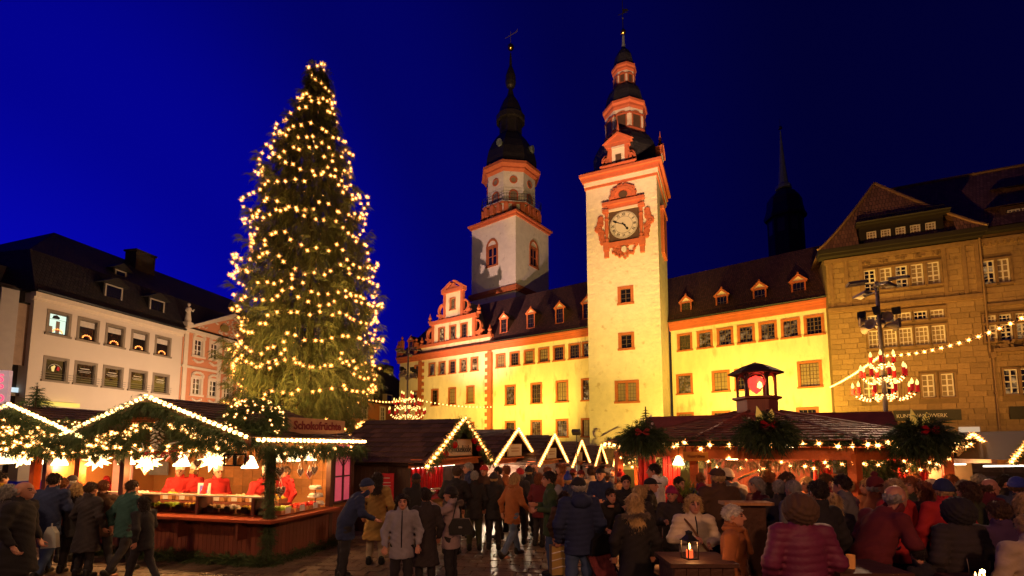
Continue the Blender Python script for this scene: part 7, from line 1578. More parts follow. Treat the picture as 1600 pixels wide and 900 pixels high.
def place_hand(el, wr, s):
    z = (Vector(el) - Vector(wr)).normalized(); y = Vector((0, 1, 0)); x = y.cross(z).normalized(); y = z.cross(x); M = np.array(Matrix((x, y, z)).transposed()); v = HV.copy(); v[:, 0] *= s
    return v @ M.T + np.array(wr), (HF if s > 0 else HF[:, ::-1])
_pc = {}
def shift(p, l): return (p[0], p[1] + gd(l, p[2]) , p[2] - (.03 * l / .2 if p[2] > 1.2 else 0))
def geom(pose):
    P = PO[pose]; l = P['l']; sh = [shift((s * .175, 0, 1.42), l) for s in (1, -1)]; hc = shift((0, -.02 - l * .3, 1.635), l); return P, l, sh, hc
def arms(X, Y, Z, P, sh, r0, r1, r2):
    o = []
    for (e, w_), s in ((P['le'], sh[0]), (P['re'], sh[1])): o += [cap(X, Y, Z, s, e, r0, r1), cap(X, Y, Z, e, w_, r1, r2)]
    return o
def legs(X, Y, Z, P, r0, r1, r2, bot=.09):
    o = []
    for (k, a), s in ((P['lk'], 1), (P['rk'], -1)): o += [cap(X, Y, Z, (s * .085, .0, .90), k, r0, r1), cap(X, Y, Z, k, (a[0], a[1], max(a[2], bot)), r1, r2)]
    return o
def bodymesh(pose):
    if ('b', pose) in _pc: return _pc['b', pose]
    P, l, sh, hc = geom(pose); ch = shift((0, 0, 1.30), l); nk = shift((0, .01, 1.46), l)
    def f(X, Y, Z): return su([cap(X, Y, Z, (0, 0, .98), ch, .12, .14, .75), cap(X, Y, Z, sh[0], sh[1], .055, .055), cap(X, Y, Z, nk, (hc[0], hc[1] + .03, hc[2] - .12), .055, .05)] + arms(X, Y, Z, P, sh, .045, .036, .026) + legs(X, Y, Z, P, .075, .05, .035) + [cap(X, Y, Z, (a[0], a[1] - .0, .05), (a[0] * 1.1, a[1] - .15, .03), .035, .03) for a in (P['lk'][1], P['rk'][1])], .03)
    pts = [surf(f, (-.45, -.65, -.02), (.45, .42, 1.6), .024), surf(headfn(hc), (hc[0] - .11, hc[1] - .14, hc[2] - .2), (hc[0] + .11, hc[1] + .13, hc[2] + .15), .008), place_hand(*P['le'], -1), place_hand(*P['re'], 1)]
    _pc['b', pose] = pmesh('body', pts, [skin, skind, lipm], headmi(hc)); return _pc['b', pose]
def coatmesh(pose, hem, puff, fl):
    key = ('c', pose, hem, puff, fl)
    if key in _pc: return _pc[key]
    P, l, sh, hc = geom(pose); ch = shift((0, 0, 1.30), l); nk = shift((0, .01, 1.47), l); sd = int(hem * 10) % 7 + len(pose)
    def f(X, Y, Z):
        ds = [cap(X, Y, Z, (0, .0, 1.0), ch, .175, .185, .78), cap(X, Y, Z, sh[0], sh[1], .075, .075), cap(X, Y, Z, ch, nk, .14, .085, .8)]
        bt = max(hem, .55); ds.append(cap(X, Y, Z, (0, 0, 1.0), (0, .0, bt - .05), .17, .17 + fl * (1.0 - bt), .80))
        if hem < .7: ds.append(cap(X, Y, Z, (0, 0, .8), (0, 0, hem - .08), .18, .2 + fl * .3, .82))
        ds += arms(X, Y, Z, P, sh, .078, .066, .048); d = su(ds, .045)
        d = np.maximum(d, hem - Z)
        for (e, w_) in (P['le'], P['re']): d = np.maximum(d, .035 - np.sqrt((X - w_[0]) ** 2 + (Y - w_[1]) ** 2 + (Z - w_[2]) ** 2))
        if puff: d = d - .012 * np.abs(np.sin(Z * 44 + .6 * np.sin(X * 9))) + .006
        else: w_ = np.abs(np.sin(Z * 14 + X * 16 * np.sin(sd) + 2 * np.sin(X * 8 + Y * 9 + sd))); d = d + .013 * (w_ - .5) * np.sin(Z * 7 - Y * 9 + sd) + .006 * np.abs(np.sin(Z * 31 + X * 22 + sd)) + .003 * np.sin(Z * 70 + X * 40)
        col = np.maximum(cap(X, Y, Z, nk, (hc[0], hc[1] + .035, hc[2] - .10), .085, .088, .95), -cap(X, Y, Z, nk, (hc[0], hc[1] + .03, hc[2]), .066, .068)); d = su([d, col], .02)
        d = np.minimum(d, np.maximum(np.abs(X) - .004, np.abs(d) - .004) + 0) if False else d
        return d
    _pc[key] = pmesh('coat', [surf(f, (-.50, -.66, hem - .03), (.50, .45, 1.60), .019)], [MAT['skin']]); return _pc[key]
def trousermesh(pose):
    if ('t', pose) in _pc: return _pc['t', pose]
    P = geom(pose)[0]
    def f(X, Y, Z): d = su([cap(X, Y, Z, (0, 0, .98), (0, 0, .90), .15, .155, .8)] + legs(X, Y, Z, P, .10, .074, .062, .12), .03); return np.maximum(d, Z - 1.0) + .006 * np.sin(Z * 40 + X * 12) * np.sin(Y * 25 + Z * 9)
    _pc['t', pose] = pmesh('trousers', [surf(f, (-.36, -.42, .03), (.36, .45, 1.05), .02)], [MAT['skin']]); return _pc['t', pose]
def shoe():
    f = lambda X, Y, Z: np.maximum(su([cap(X, Y, Z, (0, .03, .06), (0, -.13, .035), .052, .048), cap(X, Y, Z, (0, .03, .05), (0, .04, .13), .05, .05)], .03), -Z)
    return pmesh('shoe', [surf(f, (-.09, -.24, -.02), (.09, .14, .2), .014)], [MAT['skin']])
SHOE = shoe()
def hairmesh(st):
    if ('h', st) in _pc: return _pc['h', st]
    def f(X, Y, Z):
        n_ = .004 * np.sin(X * 140 + Z * 50) + .004 * np.sin(Z * 90 + Y * 110); sk = ell(X, Y, Z, (0, .022, .040), (.090, .108, .106)); cut = lambda y, z: np.maximum(-(Z - z) * .7071 + -(Y - y) * .7071, -.2)
        if st == 'short': d = np.maximum(sk, -(Y * .75 + Z * .66) - .012 + .0); d = np.maximum(d, -.055 - Z) + n_
        elif st == 'bald': d = np.maximum(np.maximum(ell(X, Y, Z, (0, .02, .0), (.086, .106, .08)), -(Y - .0)), Z - .045) + n_
        elif st == 'bob': d = su([np.maximum(sk, -(Y * .8 + Z * .6) - .028), np.maximum(ell(X, Y, Z, (0, .04, -.04), (.105, .10, .12)), -Y - .012)], .02) + n_ * 1.6
        elif st == 'long': d = su([np.maximum(sk, -(Y * .8 + Z * .6) - .028), np.maximum(cap(X, Y, Z, (0, .05, -.02), (0, .10, -.27), .092, .10, .62), -Y - .0)], .03) + n_ * 1.8
        elif st == 'beanie': d = np.maximum(ell(X, Y, Z, (0, .012, .045), (.094, .114, .118)), .02 - Z - .15 * Y) + .003 * np.sin(np.arctan2(Y, X) * 40); d = np.minimum(d, np.maximum(np.abs(ell(X, Y, Z, (0, .012, .03), (.098, .117, .2))) - .008, np.abs(Z - .045 + .15 * Y) - .026))
        elif st == 'bobble': d = np.minimum(np.maximum(ell(X, Y, Z, (0, .012, .045), (.096, .116, .125)), .02 - Z - .15 * Y), ell(X, Y, Z, (0, .02, .19), (.042, .042, .04)) + n_)
        elif st == 'cap': d = np.minimum(np.maximum(ell(X, Y, Z, (0, .012, .04), (.092, .112, .10)), .03 - Z - .1 * Y), ell(X, Y, Z, (0, -.115, .045), (.07, .07, .010)))
        elif st == 'toque': d = np.maximum(cap(X, Y, Z, (0, .01, .07), (0, .01, .16), .088, .10), .04 - Z)
        elif st == 'hood': d = np.maximum(ell(X, Y, Z, (0, .03, .0), (.135, .15, .165)), -ell(X, Y, Z, (0, -.09, .0), (.10, .13, .12))) + n_
        elif st == 'curly': d = np.maximum(ell(X, Y, Z, (0, .03, .02), (.115, .125, .125)), -(Y * .8 + Z * .6) - .02) + .010 * np.sin(X * 90) * np.sin(Y * 90) * np.sin(Z * 90)
        return d
    v, F_2 = surf(f, (-.16, -.22, -.40), (.16, .22, .28), .009); P_l = [(v, F_2)]
    if st in ('short', 'bob', 'long', 'curly', 'bald'):
        r_ = np.random.default_rng(5); n = 1500 if st != 'bald' else 350; i = r_.integers(0, len(v), n); b = v[i]; o = b - np.array([0, .02, .02]); o /= np.linalg.norm(o, axis=1, keepdims=True); g = {'short': (.35, .018), 'bob': (.9, .045), 'long': (1.1, .07), 'curly': (.2, .03), 'bald': (.4, .015)}[st]
        d = o * .55 + np.array([0, .15, -g[0]]) + r_.normal(0, .28 if st != 'curly' else .7, (n, 3)); d /= np.linalg.norm(d, axis=1, keepdims=True); s_ = np.cross(d, r_.normal(size=(n, 3))); s_ /= np.linalg.norm(s_, axis=1, keepdims=True)
        V2 = np.concatenate([b - s_ * .004, b + s_ * .004, b + d * g[1] * r_.uniform(.5, 1.3, (n, 1)) + s_ * .001, b + d * g[1] * .8]); k = np.arange(n); P_l.append((V2, np.stack([k, k + n, k + 2 * n, k + 3 * n], 1)))
    _pc['h', st] = pmesh('hair', P_l, [MAT['skin']]); return _pc['h', st]
def cloth(rgb, rough=.85): return mat('cloth_%d_%d_%d' % tuple(int(c * 200) for c in rgb), rgb, rough, .15, 6, .12, 40)
def hairc(rgb): return mat('hair_%d_%d_%d' % tuple(int(c * 200) for c in rgb), rgb, .5, .35, 25, .8, 60, stretch=(1, 1, .25))
def slot(o, m): o.material_slots[0].link = 'OBJECT'; o.material_slots[0].material = m; return o
CO = dict(black=(.018, .016, .018), navy=(.02, .03, .085), dark=(.035, .028, .03), brown=(.085, .045, .025), olive=(.045, .055, .025), green=(.04, .07, .03), grey=(.12, .115, .12), lgrey=(.27, .26, .30), teal=(.025, .075, .07), ochre=(.30, .18, .05), yellow=(.45, .28, .02), red=(.42, .02, .02), maroon=(.12, .015, .02), plum=(.15, .02, .06), purple=(.06, .03, .085), cream=(.60, .50, .38), white=(.72, .70, .66), pinkg=(.32, .24, .25), rust=(.30, .10, .03), beige=(.42, .33, .22), jeans=(.05, .085, .19), lj=(.09, .13, .22), tro=(.022, .02, .024), magenta=(.28, .02, .09), blue=(.03, .05, .30), crim=(.22, .02, .03), mustard=(.42, .27, .10))
HC = dict(dk=(.02, .012, .008), br=(.075, .038, .018), bl=(.50, .33, .14), gr=(.30, .28, .26), wh=(.62, .58, .52), rd=(.22, .07, .02))
STY = dict(j=(.86, 0, .05), p=(.80, 1, .05), m=(.70, 0, .12), l=(.48, 0, .18), q=(.74, 1, .1))
PEO = []
def person(px, Y, h, face, pose, sty, coat, tro, hair, hcol, label, wide=1.0, z=None, grp=None, extra=None):
    """hcol: hair or hat colour"""
    P, l, sh, hc = geom(pose); X = (px - 800) / 755 * Y; s = h / 1.775; T = thing('person', label, 'person', (X, Y, gz(Y) if z is None else z), math.radians(face), grp); T.scale = (s * wide, s * (1 + (wide - 1) * .6), s)
    link('body', bodymesh(pose), T); hem, pf, fl = STY[sty]; slot(link('coat', coatmesh(pose, hem, pf, fl), T), cloth(CO[coat], .6 if pf else .9)); slot(link('trousers', trousermesh(pose), T), cloth(CO[tro]))
    for k, a in enumerate((P['lk'][1], P['rk'][1])): slot(link('shoe', SHOE, T, (a[0], a[1], max(0, a[2] - .09) * .8), (-.5 if a[2] > .12 else 0, 0, 0)), MAT['black_paint'])
    ish = hair in ('beanie', 'bobble', 'cap', 'toque', 'hood')
    Hh = slot(link('hat' if ish else 'hair', hairmesh(hair), T, hc), cloth(CO[hcol]) if ish else hairc(HC[hcol]))
    if ish and hair != 'hood': slot(link('hair', hairmesh('bald'), T, hc), hairc(HC[('dk', 'br', 'gr', 'bl')[len(PEO) % 4]]))
    ex = extra or ''
    if 'f' in ex: # fur hood collar
        r_ = np.random.default_rng(len(PEO)); a = r_.uniform(0, 2 * PI, 420); D = np.stack([np.cos(a), np.sin(a), r_.uniform(-.5, .7, 420)], 1); Pp = np.stack([.115 * np.cos(a), .03 + .105 * np.sin(a), 1.475 + .035 * np.sin(a) + r_.normal(0, .012, 420)], 1); Pp[:, 1] += gd(l, 1.47)
        link('fur_collar', tri_mesh('fur_collar', sprays(Pp, D, np.full(420, .07), r_, .3, 4), mat('grey_brown_fur', (.22, .17, .13), .9, .3)), T)
    if 'h' in ex: m = MB(); slot(link('hood', surfhood(), T, (0, gd(l, 1.45) + .115, 1.455)), cloth(CO['lgrey' if coat == 'green' else coat]))
    if 's' in ex: part('shoulder_strap', MB().tube([(-.15, -.06, 1.47), (-.08, -.165, 1.36), (.04, -.20, 1.15), (.15, -.19, .98)], .016, 5), mat('brown_leather', (.12, .05, .02), .5), T)
    if 'S' in ex: slot(link('scarf', surfscarf(), T, (0, gd(l, 1.48), 1.485)), cloth(CO['rust' if coat != 'navy' else 'dark']))
    if 'z' in ex: part('zip_seam', MB().tube([(0, -.165, .9), (0, -.175, 1.2), (0, -.15, 1.38), (0, -.085, 1.5)], .008, 4), MAT['black_paint'], T)
    if 'm' in ex: m_ = link('mug', mg_mug, T, (P['re'][1][0] + .03, P['re'][1][1] - .10, P['re'][1][2] - .02)); COL.objects.unlink(m_) if False else None
    PEO.append(T); return T
def surfhood():
    if 'hd' not in _pc: _pc['hd'] = pmesh('hood', [surf(lambda X, Y, Z: np.maximum(ell(X, Y, Z, (0, 0, 0), (.13, .09, .10)), -ell(X, Y, Z, (0, -.06, .05), (.09, .07, .09))) + .004 * np.sin(X * 60), (-.17, -.13, -.14), (.17, .13, .14), .012)], [MAT['skin']])
    return _pc['hd']
def surfscarf():
    if 'sf' not in _pc: _pc['sf'] = pmesh('scarf', [surf(lambda X, Y, Z: np.minimum(np.sqrt((np.sqrt(X ** 2 + (Y * 1.0) ** 2) - .085) ** 2 + (Z * .8) ** 2) - .034 + .006 * np.sin(X * 50 + Z * 80), cap(X, Y, Z, (.04, -.12, -.02), (.06, -.17, -.28), .03, .035)), (-.16, -.24, -.36), (.16, .16, .08), .013)], [MAT['skin']])
    return _pc['sf']
mg_mug = MB().lathe([(0, 0), (.036, 0), (.04, .09), (.036, .09), (.03, .015)], 10).mesh('mug', mat('red_ceramic', (.4, .02, .02), .3))
P_ = person
# left group before the sweets stalls
P_(8, 8.7, 1.78, 170, 'stand', 'm', 'yellow', 'tro', 'short', 'dk', 'dark haired person in a yellow jacket at the left picture edge')
P_(46, 6.9, 1.74, 105, 'stand', 'l', 'black', 'tro', 'bald', 'gr', 'large balding man in a long black coat, nearest of the left group', 1.15)
P_(24, 7.9, 1.62, 150, 'stand', 'm', 'dark', 'tro', 'bob', 'gr', 'grey haired woman in a dark coat behind the large balding man')
P_(88, 8.5, 1.76, 195, 'walk', 'm', 'navy', 'jeans', 'short', 'dk', 'man in a navy jacket and jeans seen from behind at the left stall', 1.05)
P_(106, 9.0, 1.64, 215, 'stand', 'j', 'maroon', 'tro', 'short', 'rd', 'short reddish haired man in maroon turning to the stall')
P_(128, 8.8, 1.57, 190, 'mug', 'm', 'black', 'tro', 'bob', 'bl', 'blond woman in a black coat before the left stall')
P_(150, 8.5, 1.60, 175, 'stand', 'l', 'dark', 'tro', 'short', 'br', 'brown haired person in a long dark coat beside the blond woman at the left stall')
P_(172, 8.7, 1.62, 240, 'walk', 'm', 'brown', 'tro', 'short', 'rd', 'walking man in a dark brown coat between two stall gables')
P_(207, 8.7, 1.62, 165, 'walk', 'm', 'teal', 'tro', 'short', 'br', 'person in a teal jacket before the front counter of the sweets stall')
P_(238, 8.0, 1.42, 255, 'walk', 'm', 'black', 'tro', 'long', 'dk', 'small dark figure hurrying past the front counter of the sweets stall')
P_(120, 9.6, 1.66, 200, 'stand', 'm', 'purple', 'tro', 'cap', 'dark', 'capped person close to the counter of the left stall')
# middle
P_(545, 8.4, 1.68, 120, 'lean', 'm', 'navy', 'tro', 'beanie', 'navy', 'bending man in navy just right of the sweets stall', 1.1)
P_(592, 9.4, 1.72, 185, 'stand', 'l', 'ochre', 'beige', 'long', 'dk', 'dark haired woman in a long ochre coat before the dark hut side', 1.05)
P_(652, 9.2, 1.72, 200, 'stand', 'm', 'black', 'tro', 'cap', 'black', 'man with a black cap and black coat in front of the red menu board')
P_(632, 7.3, 1.52, 10, 'stand', 'm', 'lgrey', 'tro', 'curly', 'dk', 'small woman in a pale grey jacket facing the camera in the open middle', 1.1, extra='z')
P_(668, 7.6, 1.56, 200, 'stand', 'l', 'dark', 'tro', 'short', 'dk', 'dark coated person close beside the small woman in pale grey')
P_(707, 7.9, 1.57, 262, 'photo', 'm', 'pinkg', 'tro', 'beanie', 'black', 'woman in a greyish pink parka and black hat raising a camera', 1.1, extra='fs')
P_(708, 10.3, 1.80, 170, 'lean', 'm', 'black', 'tro', 'short', 'br', 'tall brown haired man in black bending to the counter of the nearest hut', 1.1)
P_(742, 10.6, 1.68, 190, 'stand', 'm', 'black', 'olive', 'short', 'gr', 'grey haired person in black before the second hut')
P_(772, 10.7, 1.64, 175, 'stand', 'm', 'black', 'tro', 'beanie', 'dark', 'person with a dark beanie and black coat before the second hut')
P_(780, 11.9, 1.72, 280, 'mug', 'm', 'brown', 'tro', 'short', 'dk', 'dark haired man in profile before the white glowing hut')
P_(800, 10.0, 1.68, 130, 'walk', 'm', 'rust', 'lj', 'long', 'bl', 'blond woman in a rust jacket and light jeans walking by the second hut', extra='S')
P_(812, 11.3, 1.70, 160, 'stand', 'm', 'dark', 'tro', 'beanie', 'red', 'person with a bright red woolly hat before the third hut')
P_(826, 12.2, 1.72, 200, 'stand', 'm', 'black', 'tro', 'beanie', 'black', 'person with a black woolly hat behind the one with the red hat')
P_(842, 11.0, 1.62, 140, 'stand', 'm', 'maroon', 'tro', 'bob', 'rd', 'red haired woman left of the man in the green parka')
P_(861, 8.5, 1.79, 270, 'mug', 'm', 'green', 'jeans', 'short', 'dk', 'young man in a green parka with pale grey hood standing in profile', extra='h')
P_(903, 6.9, 1.80, 188, 'stand', 'q', 'navy', 'jeans', 'cap', 'black', 'broad man in a quilted navy jacket and jeans seen from behind', 1.12, extra='hS')
P_(880, 7.7, 1.52, 150, 'stand', 'm', 'brown', 'tro', 'long', 'br', 'brown haired woman half hidden behind the broad man in quilted navy')
P_(940, 8.3, 1.56, 15, 'lean', 'm', 'black', 'tro', 'short', 'dk', 'man in black bending his head right of the quilted navy jacket')
P_(922, 11.2, 1.74, 190, 'stand', 'm', 'beige', 'tro', 'short', 'br', 'person in a beige coat seen behind the bending man')
P_(976, 8.9, 1.70, 350, 'mug', 'm', 'black', 'tro', 'short', 'dk', 'dark haired man facing the camera below the left pavilion post')
P_(996, 7.6, 1.62, 200, 'stand', 'm', 'dark', 'tro', 'curly', 'bl', 'person with curly blond hair before the red drapes')
P_(988, 6.3, 1.62, 182, 'stand', 'l', 'black', 'tro', 'long', 'bl', 'long haired woman in a black coat with fur edged hood seen from behind', 1.1, extra='f')
P_(1024, 9.1, 1.80, 250, 'mug', 'm', 'white', 'tro', 'short', 'dk', 'man in a white hooded jacket leaning to the pavilion bar', 1.1, z=.1, extra='h')
P_(1047, 7.7, 1.60, 330, 'mug', 'm', 'dark', 'olive', 'beanie', 'magenta', 'woman with a magenta hat facing the camera left of the table lantern')
P_(1078, 6.3, 1.62, 355, 'mug', 'p', 'cream', 'tro', 'bob', 'bl', 'blond woman in a cream quilted jacket with shoulder strap behind the table lantern', 1.1, extra='sz')
P_(1058, 9.0, 1.66, 30, 'stand', 'm', 'maroon', 'tro', 'short', 'dk', 'dark haired person in maroon under the plant box of the pavilion')
P_(1092, 9.2, 1.72, 190, 'mug', 'm', 'blue', 'tro', 'short', 'rd', 'person in a bright blue jacket at the pavilion bar')
P_(1093, 8.2, 1.60, 170, 'stand', 'm', 'black', 'tro', 'beanie', 'crim', 'person with a crimson hat behind the blond woman in cream')
P_(1120, 7.9, 1.88, 185, 'mug', 'm', 'brown', 'tro', 'cap', 'brown', 'tall broad man in a brown jacket seen from behind at the middle of the bar', 1.22)
P_(1163, 8.7, 1.84, 215, 'lean', 'm', 'grey', 'tro', 'beanie', 'cream', 'man with a pale cap in a grey jacket leaning over to the beer tap', 1.15)
P_(1138, 5.5, 1.58, 60, 'stand', 'm', 'rust', 'olive', 'short', 'wh', 'white haired woman in a rust coat right of the table lantern', 1.15, extra='S')
P_(1242, 4.8, 1.76, 178, 'stand', 'q', 'plum', 'tro', 'hood', 'brown', 'broad figure in a quilted plum jacket with brown hood, nearest of the right crowd', 1.18)
P_(1272, 5.6, 1.84, 190, 'stand', 'l', 'black', 'tro', 'short', 'dk', 'tall man in black beside the plum quilted jacket')
P_(1212, 7.3, 1.72, 160, 'stand', 'm', 'dark', 'tro', 'short', 'gr', 'grey haired man just left of the plum quilted jacket')
P_(1234, 7.0, 1.74, 200, 'stand', 'm', 'grey', 'tro', 'short', 'gr', 'grey haired man half hidden above the brown hood')
P_(1294, 6.4, 1.62, 150, 'mug', 'm', 'dark', 'tro', 'long', 'bl', 'blond long haired woman between the men in black and grey')
P_(1314, 6.8, 1.83, 220, 'mug', 'm', 'grey', 'tro', 'short', 'dk', 'dark haired man in a charcoal coat in the middle of the right crowd')
P_(1346, 5.5, 1.83, 100, 'lean', 'l', 'maroon', 'tro', 'bald', 'gr', 'bald man in a dark maroon coat resting his hand on a barrel table', 1.12)
P_(1390, 6.6, 1.79, 190, 'stand', 'm', 'red', 'tro', 'bob', 'bl', 'blond woman in a bright red jacket right of the bald man', 1.05)
P_(1436, 6.8, 1.74, 175, 'stand', 'm', 'purple', 'tro', 'long', 'rd', 'auburn long haired woman in a purple jacket with pale fur hood', extra='f')
P_(1466, 6.3, 1.80, 160, 'stand', 'm', 'red', 'tro', 'beanie', 'navy', 'man with a navy beanie and red collar right of the auburn woman')
P_(1484, 5.2, 1.68, 185, 'stand', 'q', 'dark', 'tro', 'hood', 'black', 'broad hooded figure in dark quilted clothing before the man with the navy beanie', 1.15)
P_(1504, 6.7, 1.75, 200, 'stand', 'm', 'olive', 'tro', 'bob', 'br', 'brown bob haired woman in olive in the right crowd')
P_(1532, 7.3, 1.76, 80, 'mug', 'm', 'maroon', 'tro', 'bald', 'br', 'balding man in maroon turned to the left near the right edge')
P_(1562, 8.0, 1.76, 40, 'stand', 'm', 'black', 'tro', 'short', 'dk', 'dark haired man in black below the right edge hut gable')
P_(1548, 5.3, 1.64, 170, 'stand', 'm', 'purple', 'tro', 'short', 'br', 'brown haired person in dark purple behind the glass candle lantern', 1.15)
P_(1590, 6.0, 1.66, 100, 'stand', 'm', 'black', 'tro', 'bob', 'bl', 'blond woman in black in profile at the right edge')
P_(1594, 4.6, 1.60, 170, 'stand', 'm', 'beige', 'tro', 'short', 'bl', 'person in a beige coat cut by the right picture edge', 1.2)
P_(1445, 5.0, 1.2, 175, 'lean', 'm', 'black', 'tro', 'short', 'dk', 'low bent figure in black at the bottom of the right crowd', 1.1)
# back rows, seen mostly as heads
rs = random.Random(91)
back = [(815, 13.5), (834, 14.2), (856, 13), (876, 12.3), (893, 14), (908, 12.6), (930, 12.4), (946, 10.8), (958, 13.2), (968, 11.3), (938, 9.9), (886, 10.4), (1180, 8.0), (1196, 8.9), (1256, 8.6), (1282, 8.4), (1298, 9.1), (1325, 8.3), (1352, 8.0), (1372, 9.0), (1402, 8.3), (1418, 9.0), (1452, 8.0), (1478, 8.8), (1494, 8.0), (1518, 9.2), (1545, 9.0), (1578, 7.4), (1360, 7.0), (1415, 7.6), (1225, 8.1), (790, 13.2), (1010, 8.3), (735, 12.2), (757, 12.6), (1128, 9.4), (1330, 9.6), (1435, 9.8)]
hn = dict(short='short hair', bob='bobbed hair', long='long hair', beanie='woolly hat', bobble='bobble hat', cap='cap', curly='curly hair', bald='receding hair'); hcn = dict(dk='dark', br='brown', bl='blond', gr='grey', rd='auburn')
seen = {}
def zone(px): return 'before the fourth hut' if px < 870 else 'before the clock tower' if px < 940 else 'at the left pavilion post' if px < 1020 else 'under the middle pavilion sign' if px < 1240 else 'under the long yellow pavilion sign' if px < 1345 else 'before the hanging greenery' if px < 1400 else 'below the right fir arrangement' if px < 1500 else 'before the right edge huts'
for i, (px, Y) in enumerate(sorted(back)):
    hr = rs.choice(['short', 'short', 'bob', 'long', 'beanie', 'bobble', 'cap', 'curly', 'bald']); hat = hr in ('beanie', 'bobble', 'cap'); hc_ = rs.choice(['black', 'red', 'mustard', 'grey', 'blue', 'cream', 'maroon']) if hat else rs.choice(['dk', 'br', 'br', 'bl', 'gr', 'rd']); co = rs.choice(['black', 'dark', 'navy', 'brown', 'maroon', 'grey', 'olive', 'purple', 'rust', 'crim'])
    lb = 'back-row person with %s %s and %s coat %s' % (hc_ if hat else hcn[hc_], hn[hr], dict(dark='charcoal', crim='crimson', rust='rust').get(co, co), zone(px)); seen[lb] = seen.get(lb, 0) + 1
    if seen[lb] > 1: lb += ', further right'
    person(px, Y, rs.uniform(1.62, 1.82), rs.choice([rs.uniform(-50, 50), rs.uniform(140, 220), rs.uniform(60, 120), rs.uniform(240, 300)]), rs.choice(['stand', 'mug', 'mug']), 'm', co, 'tro', hr, hc_, lb, rs.uniform(.98, 1.12), grp='people in the back rows')
# vendors in red with white caps
for px, off, lb, f_, po in ((282, 1.2, 'vendor in red at the left of the sweets counter', 20, 'mug'), (303, 1.35, 'second vendor in red with white cap, turned away to the shelves', 170, 'stand'), (340, 1.0, 'vendor in red right of the cash register screen', 60, 'stand'), (398, 1.1, 'vendor in red reaching across the sweets counter near the corner post', 70, 'lean'), (446, 1.5, 'vendor in red seen through the side opening of the sweets stall', 330, 'stand')):
    x, _ = F1.uv(px, 740, off); p = W1(x, off, .1); person(800 + 755 * p.x / p.y, p.y, 1.66, f_, po, 'j', 'red', 'tro', 'toque' if px != 446 else 'short', 'white' if px != 446 else 'br', lb, 1.1, z=.1, grp='vendors in red')
p = W1(F1.uv(152, 740, 1.2)[0], 1.2, .1); person(800 + 755 * p.x / p.y, p.y, 1.66, 20, 'mug', 'j', 'red', 'tro', 'short', 'dk', 'vendor in red inside the stall at the left edge', 1.1, z=.1, grp='vendors in red')

# ================================================================== things people stand by
tablem = mat('dark_stained_table', (.07, .028, .015), .62, .25, 4, .3, 15)
def boxtable(label, px, Y, w_, d_, h, rz=0):
    T = thing('standing_table', label, 'table', ((px - 800) / 755 * Y, Y, 0), rz); part('tabletop', MB().box(-w_ / 2 - .04, w_ / 2 + .04, -d_ / 2 - .04, d_ / 2 + .04, h - .04, h), tablem, T)
    n = int(w_ / .12); pl_ = MB().box(.003, w_ / n - .003, -.012, .012, 0, h - .05).mesh('panel_board', tablem)
    for k in range(n): link('panel_board', pl_, T, (-w_ / 2 + k * w_ / n, -d_ / 2, .01))
    part('cabinet', MB().box(-w_ / 2, w_ / 2, -d_ / 2 + .014, d_ / 2, .0, h - .045), tablem, T); return T
boxtable('dark boxed standing table with a lit lantern before the blond woman in cream', 1078, 5.35, .62, .5, 1.04); boxtable('dark boxed table under the hand of the bald man', 1322, 4.95, .62, .5, 1.05); boxtable('dark standing table with glass candle lantern at the lower right', 1528, 4.7, .55, .45, .98)
fl_c = emat('candle_flame', (1, .5, .12), 14, True); redgl = mat('red_candle_jar', (.55, .04, .02), .2, .05, emit=(1, .12, .03), estr=1.2)
LN = thing('table_lantern', 'small black lantern with burning red candle on the middle standing table', 'lantern', tuple(at_y(1077, 850, 5.3)), .3); LN.location.z = 1.04
m = MB(); m.box(-.065, .065, -.065, .065, 0, .012); m.box(-.07, .07, -.07, .07, .19, .2); m.lathe([(.085, .2), (.035, .25), (.035, .275), (.045, .28), (.0, .30)], 4, 0, 0, PI / 4)
for x in (-.06, .06):
    for y in (-.06, .06): m.box(x - .005, x + .005, y - .005, y + .005, .012, .19)
part('frame', m, ironm, LN); part('candle', MB().lathe([(0, .012), (.035, .012), (.035, .09), (0, .09)], 10), redgl, LN); part('flame', MB().lathe([(0, .095), (.014, .11), (.010, .14), (0, .165)], 8), fl_c, LN); p = point('candle_light', (0, 0, 0), 3.5, (1, .42, .12), .02); p.parent = LN; p.location = (0, -.02, .15)
LN = thing('glass_candle_holder', 'tall glass holder with three red tea lights at the lower right', 'candle holder', tuple(at_y(1528, 868, 4.65)), 0); LN.location.z = .98
part('glass', MB().lathe([(.07, 0), (.085, .2)], 14), gl, LN)
for k in range(3): part('tea_light', MB().lathe([(0, 0), (.02, 0), (.02, .035), (0, .035)], 8), redgl, LN, ((k - 1) * .038, 0, .01)); part('flame', MB().lathe([(0, 0), (.009, .012), (0, .045)], 6), fl_c, LN, ((k - 1) * .038, 0, .046))
p = point('candle_light', (0, 0, 0), 2.5, (1, .35, .1), .02); p.parent = LN; p.location = (0, -.03, .1)
o = link('glass_mug', mg, None, ((1310 - 800) / 755 * 4.9, 4.85, 1.05)); tag(o, 'amber drinking glass on the table under the bald man', 'glass')
BN = thing('bench_plank', 'pale wooden shelf plank at the bar left of the plum jacket', 'shelf', tuple(at_y(1165, 786, 6.6)), -.05); part('plank', MB().box(-.32, .32, -.12, .12, -.02, .02), pine, BN); part('support', MB().box(-.25, .25, -.02, .02, -BN.location.z, -.02), tablem, BN)
BG = thing('shopping_bag', 'tan carrier bag with pale stripes held by the broad man in quilted navy', 'bag', ((874 - 800) / 755 * 7.1, 7.1, .42), .2); part('bag_body', MB().box(-.15, .15, -.07, .07, 0, .40), mat('tan_bag', (.36, .24, .07), .7), BG)
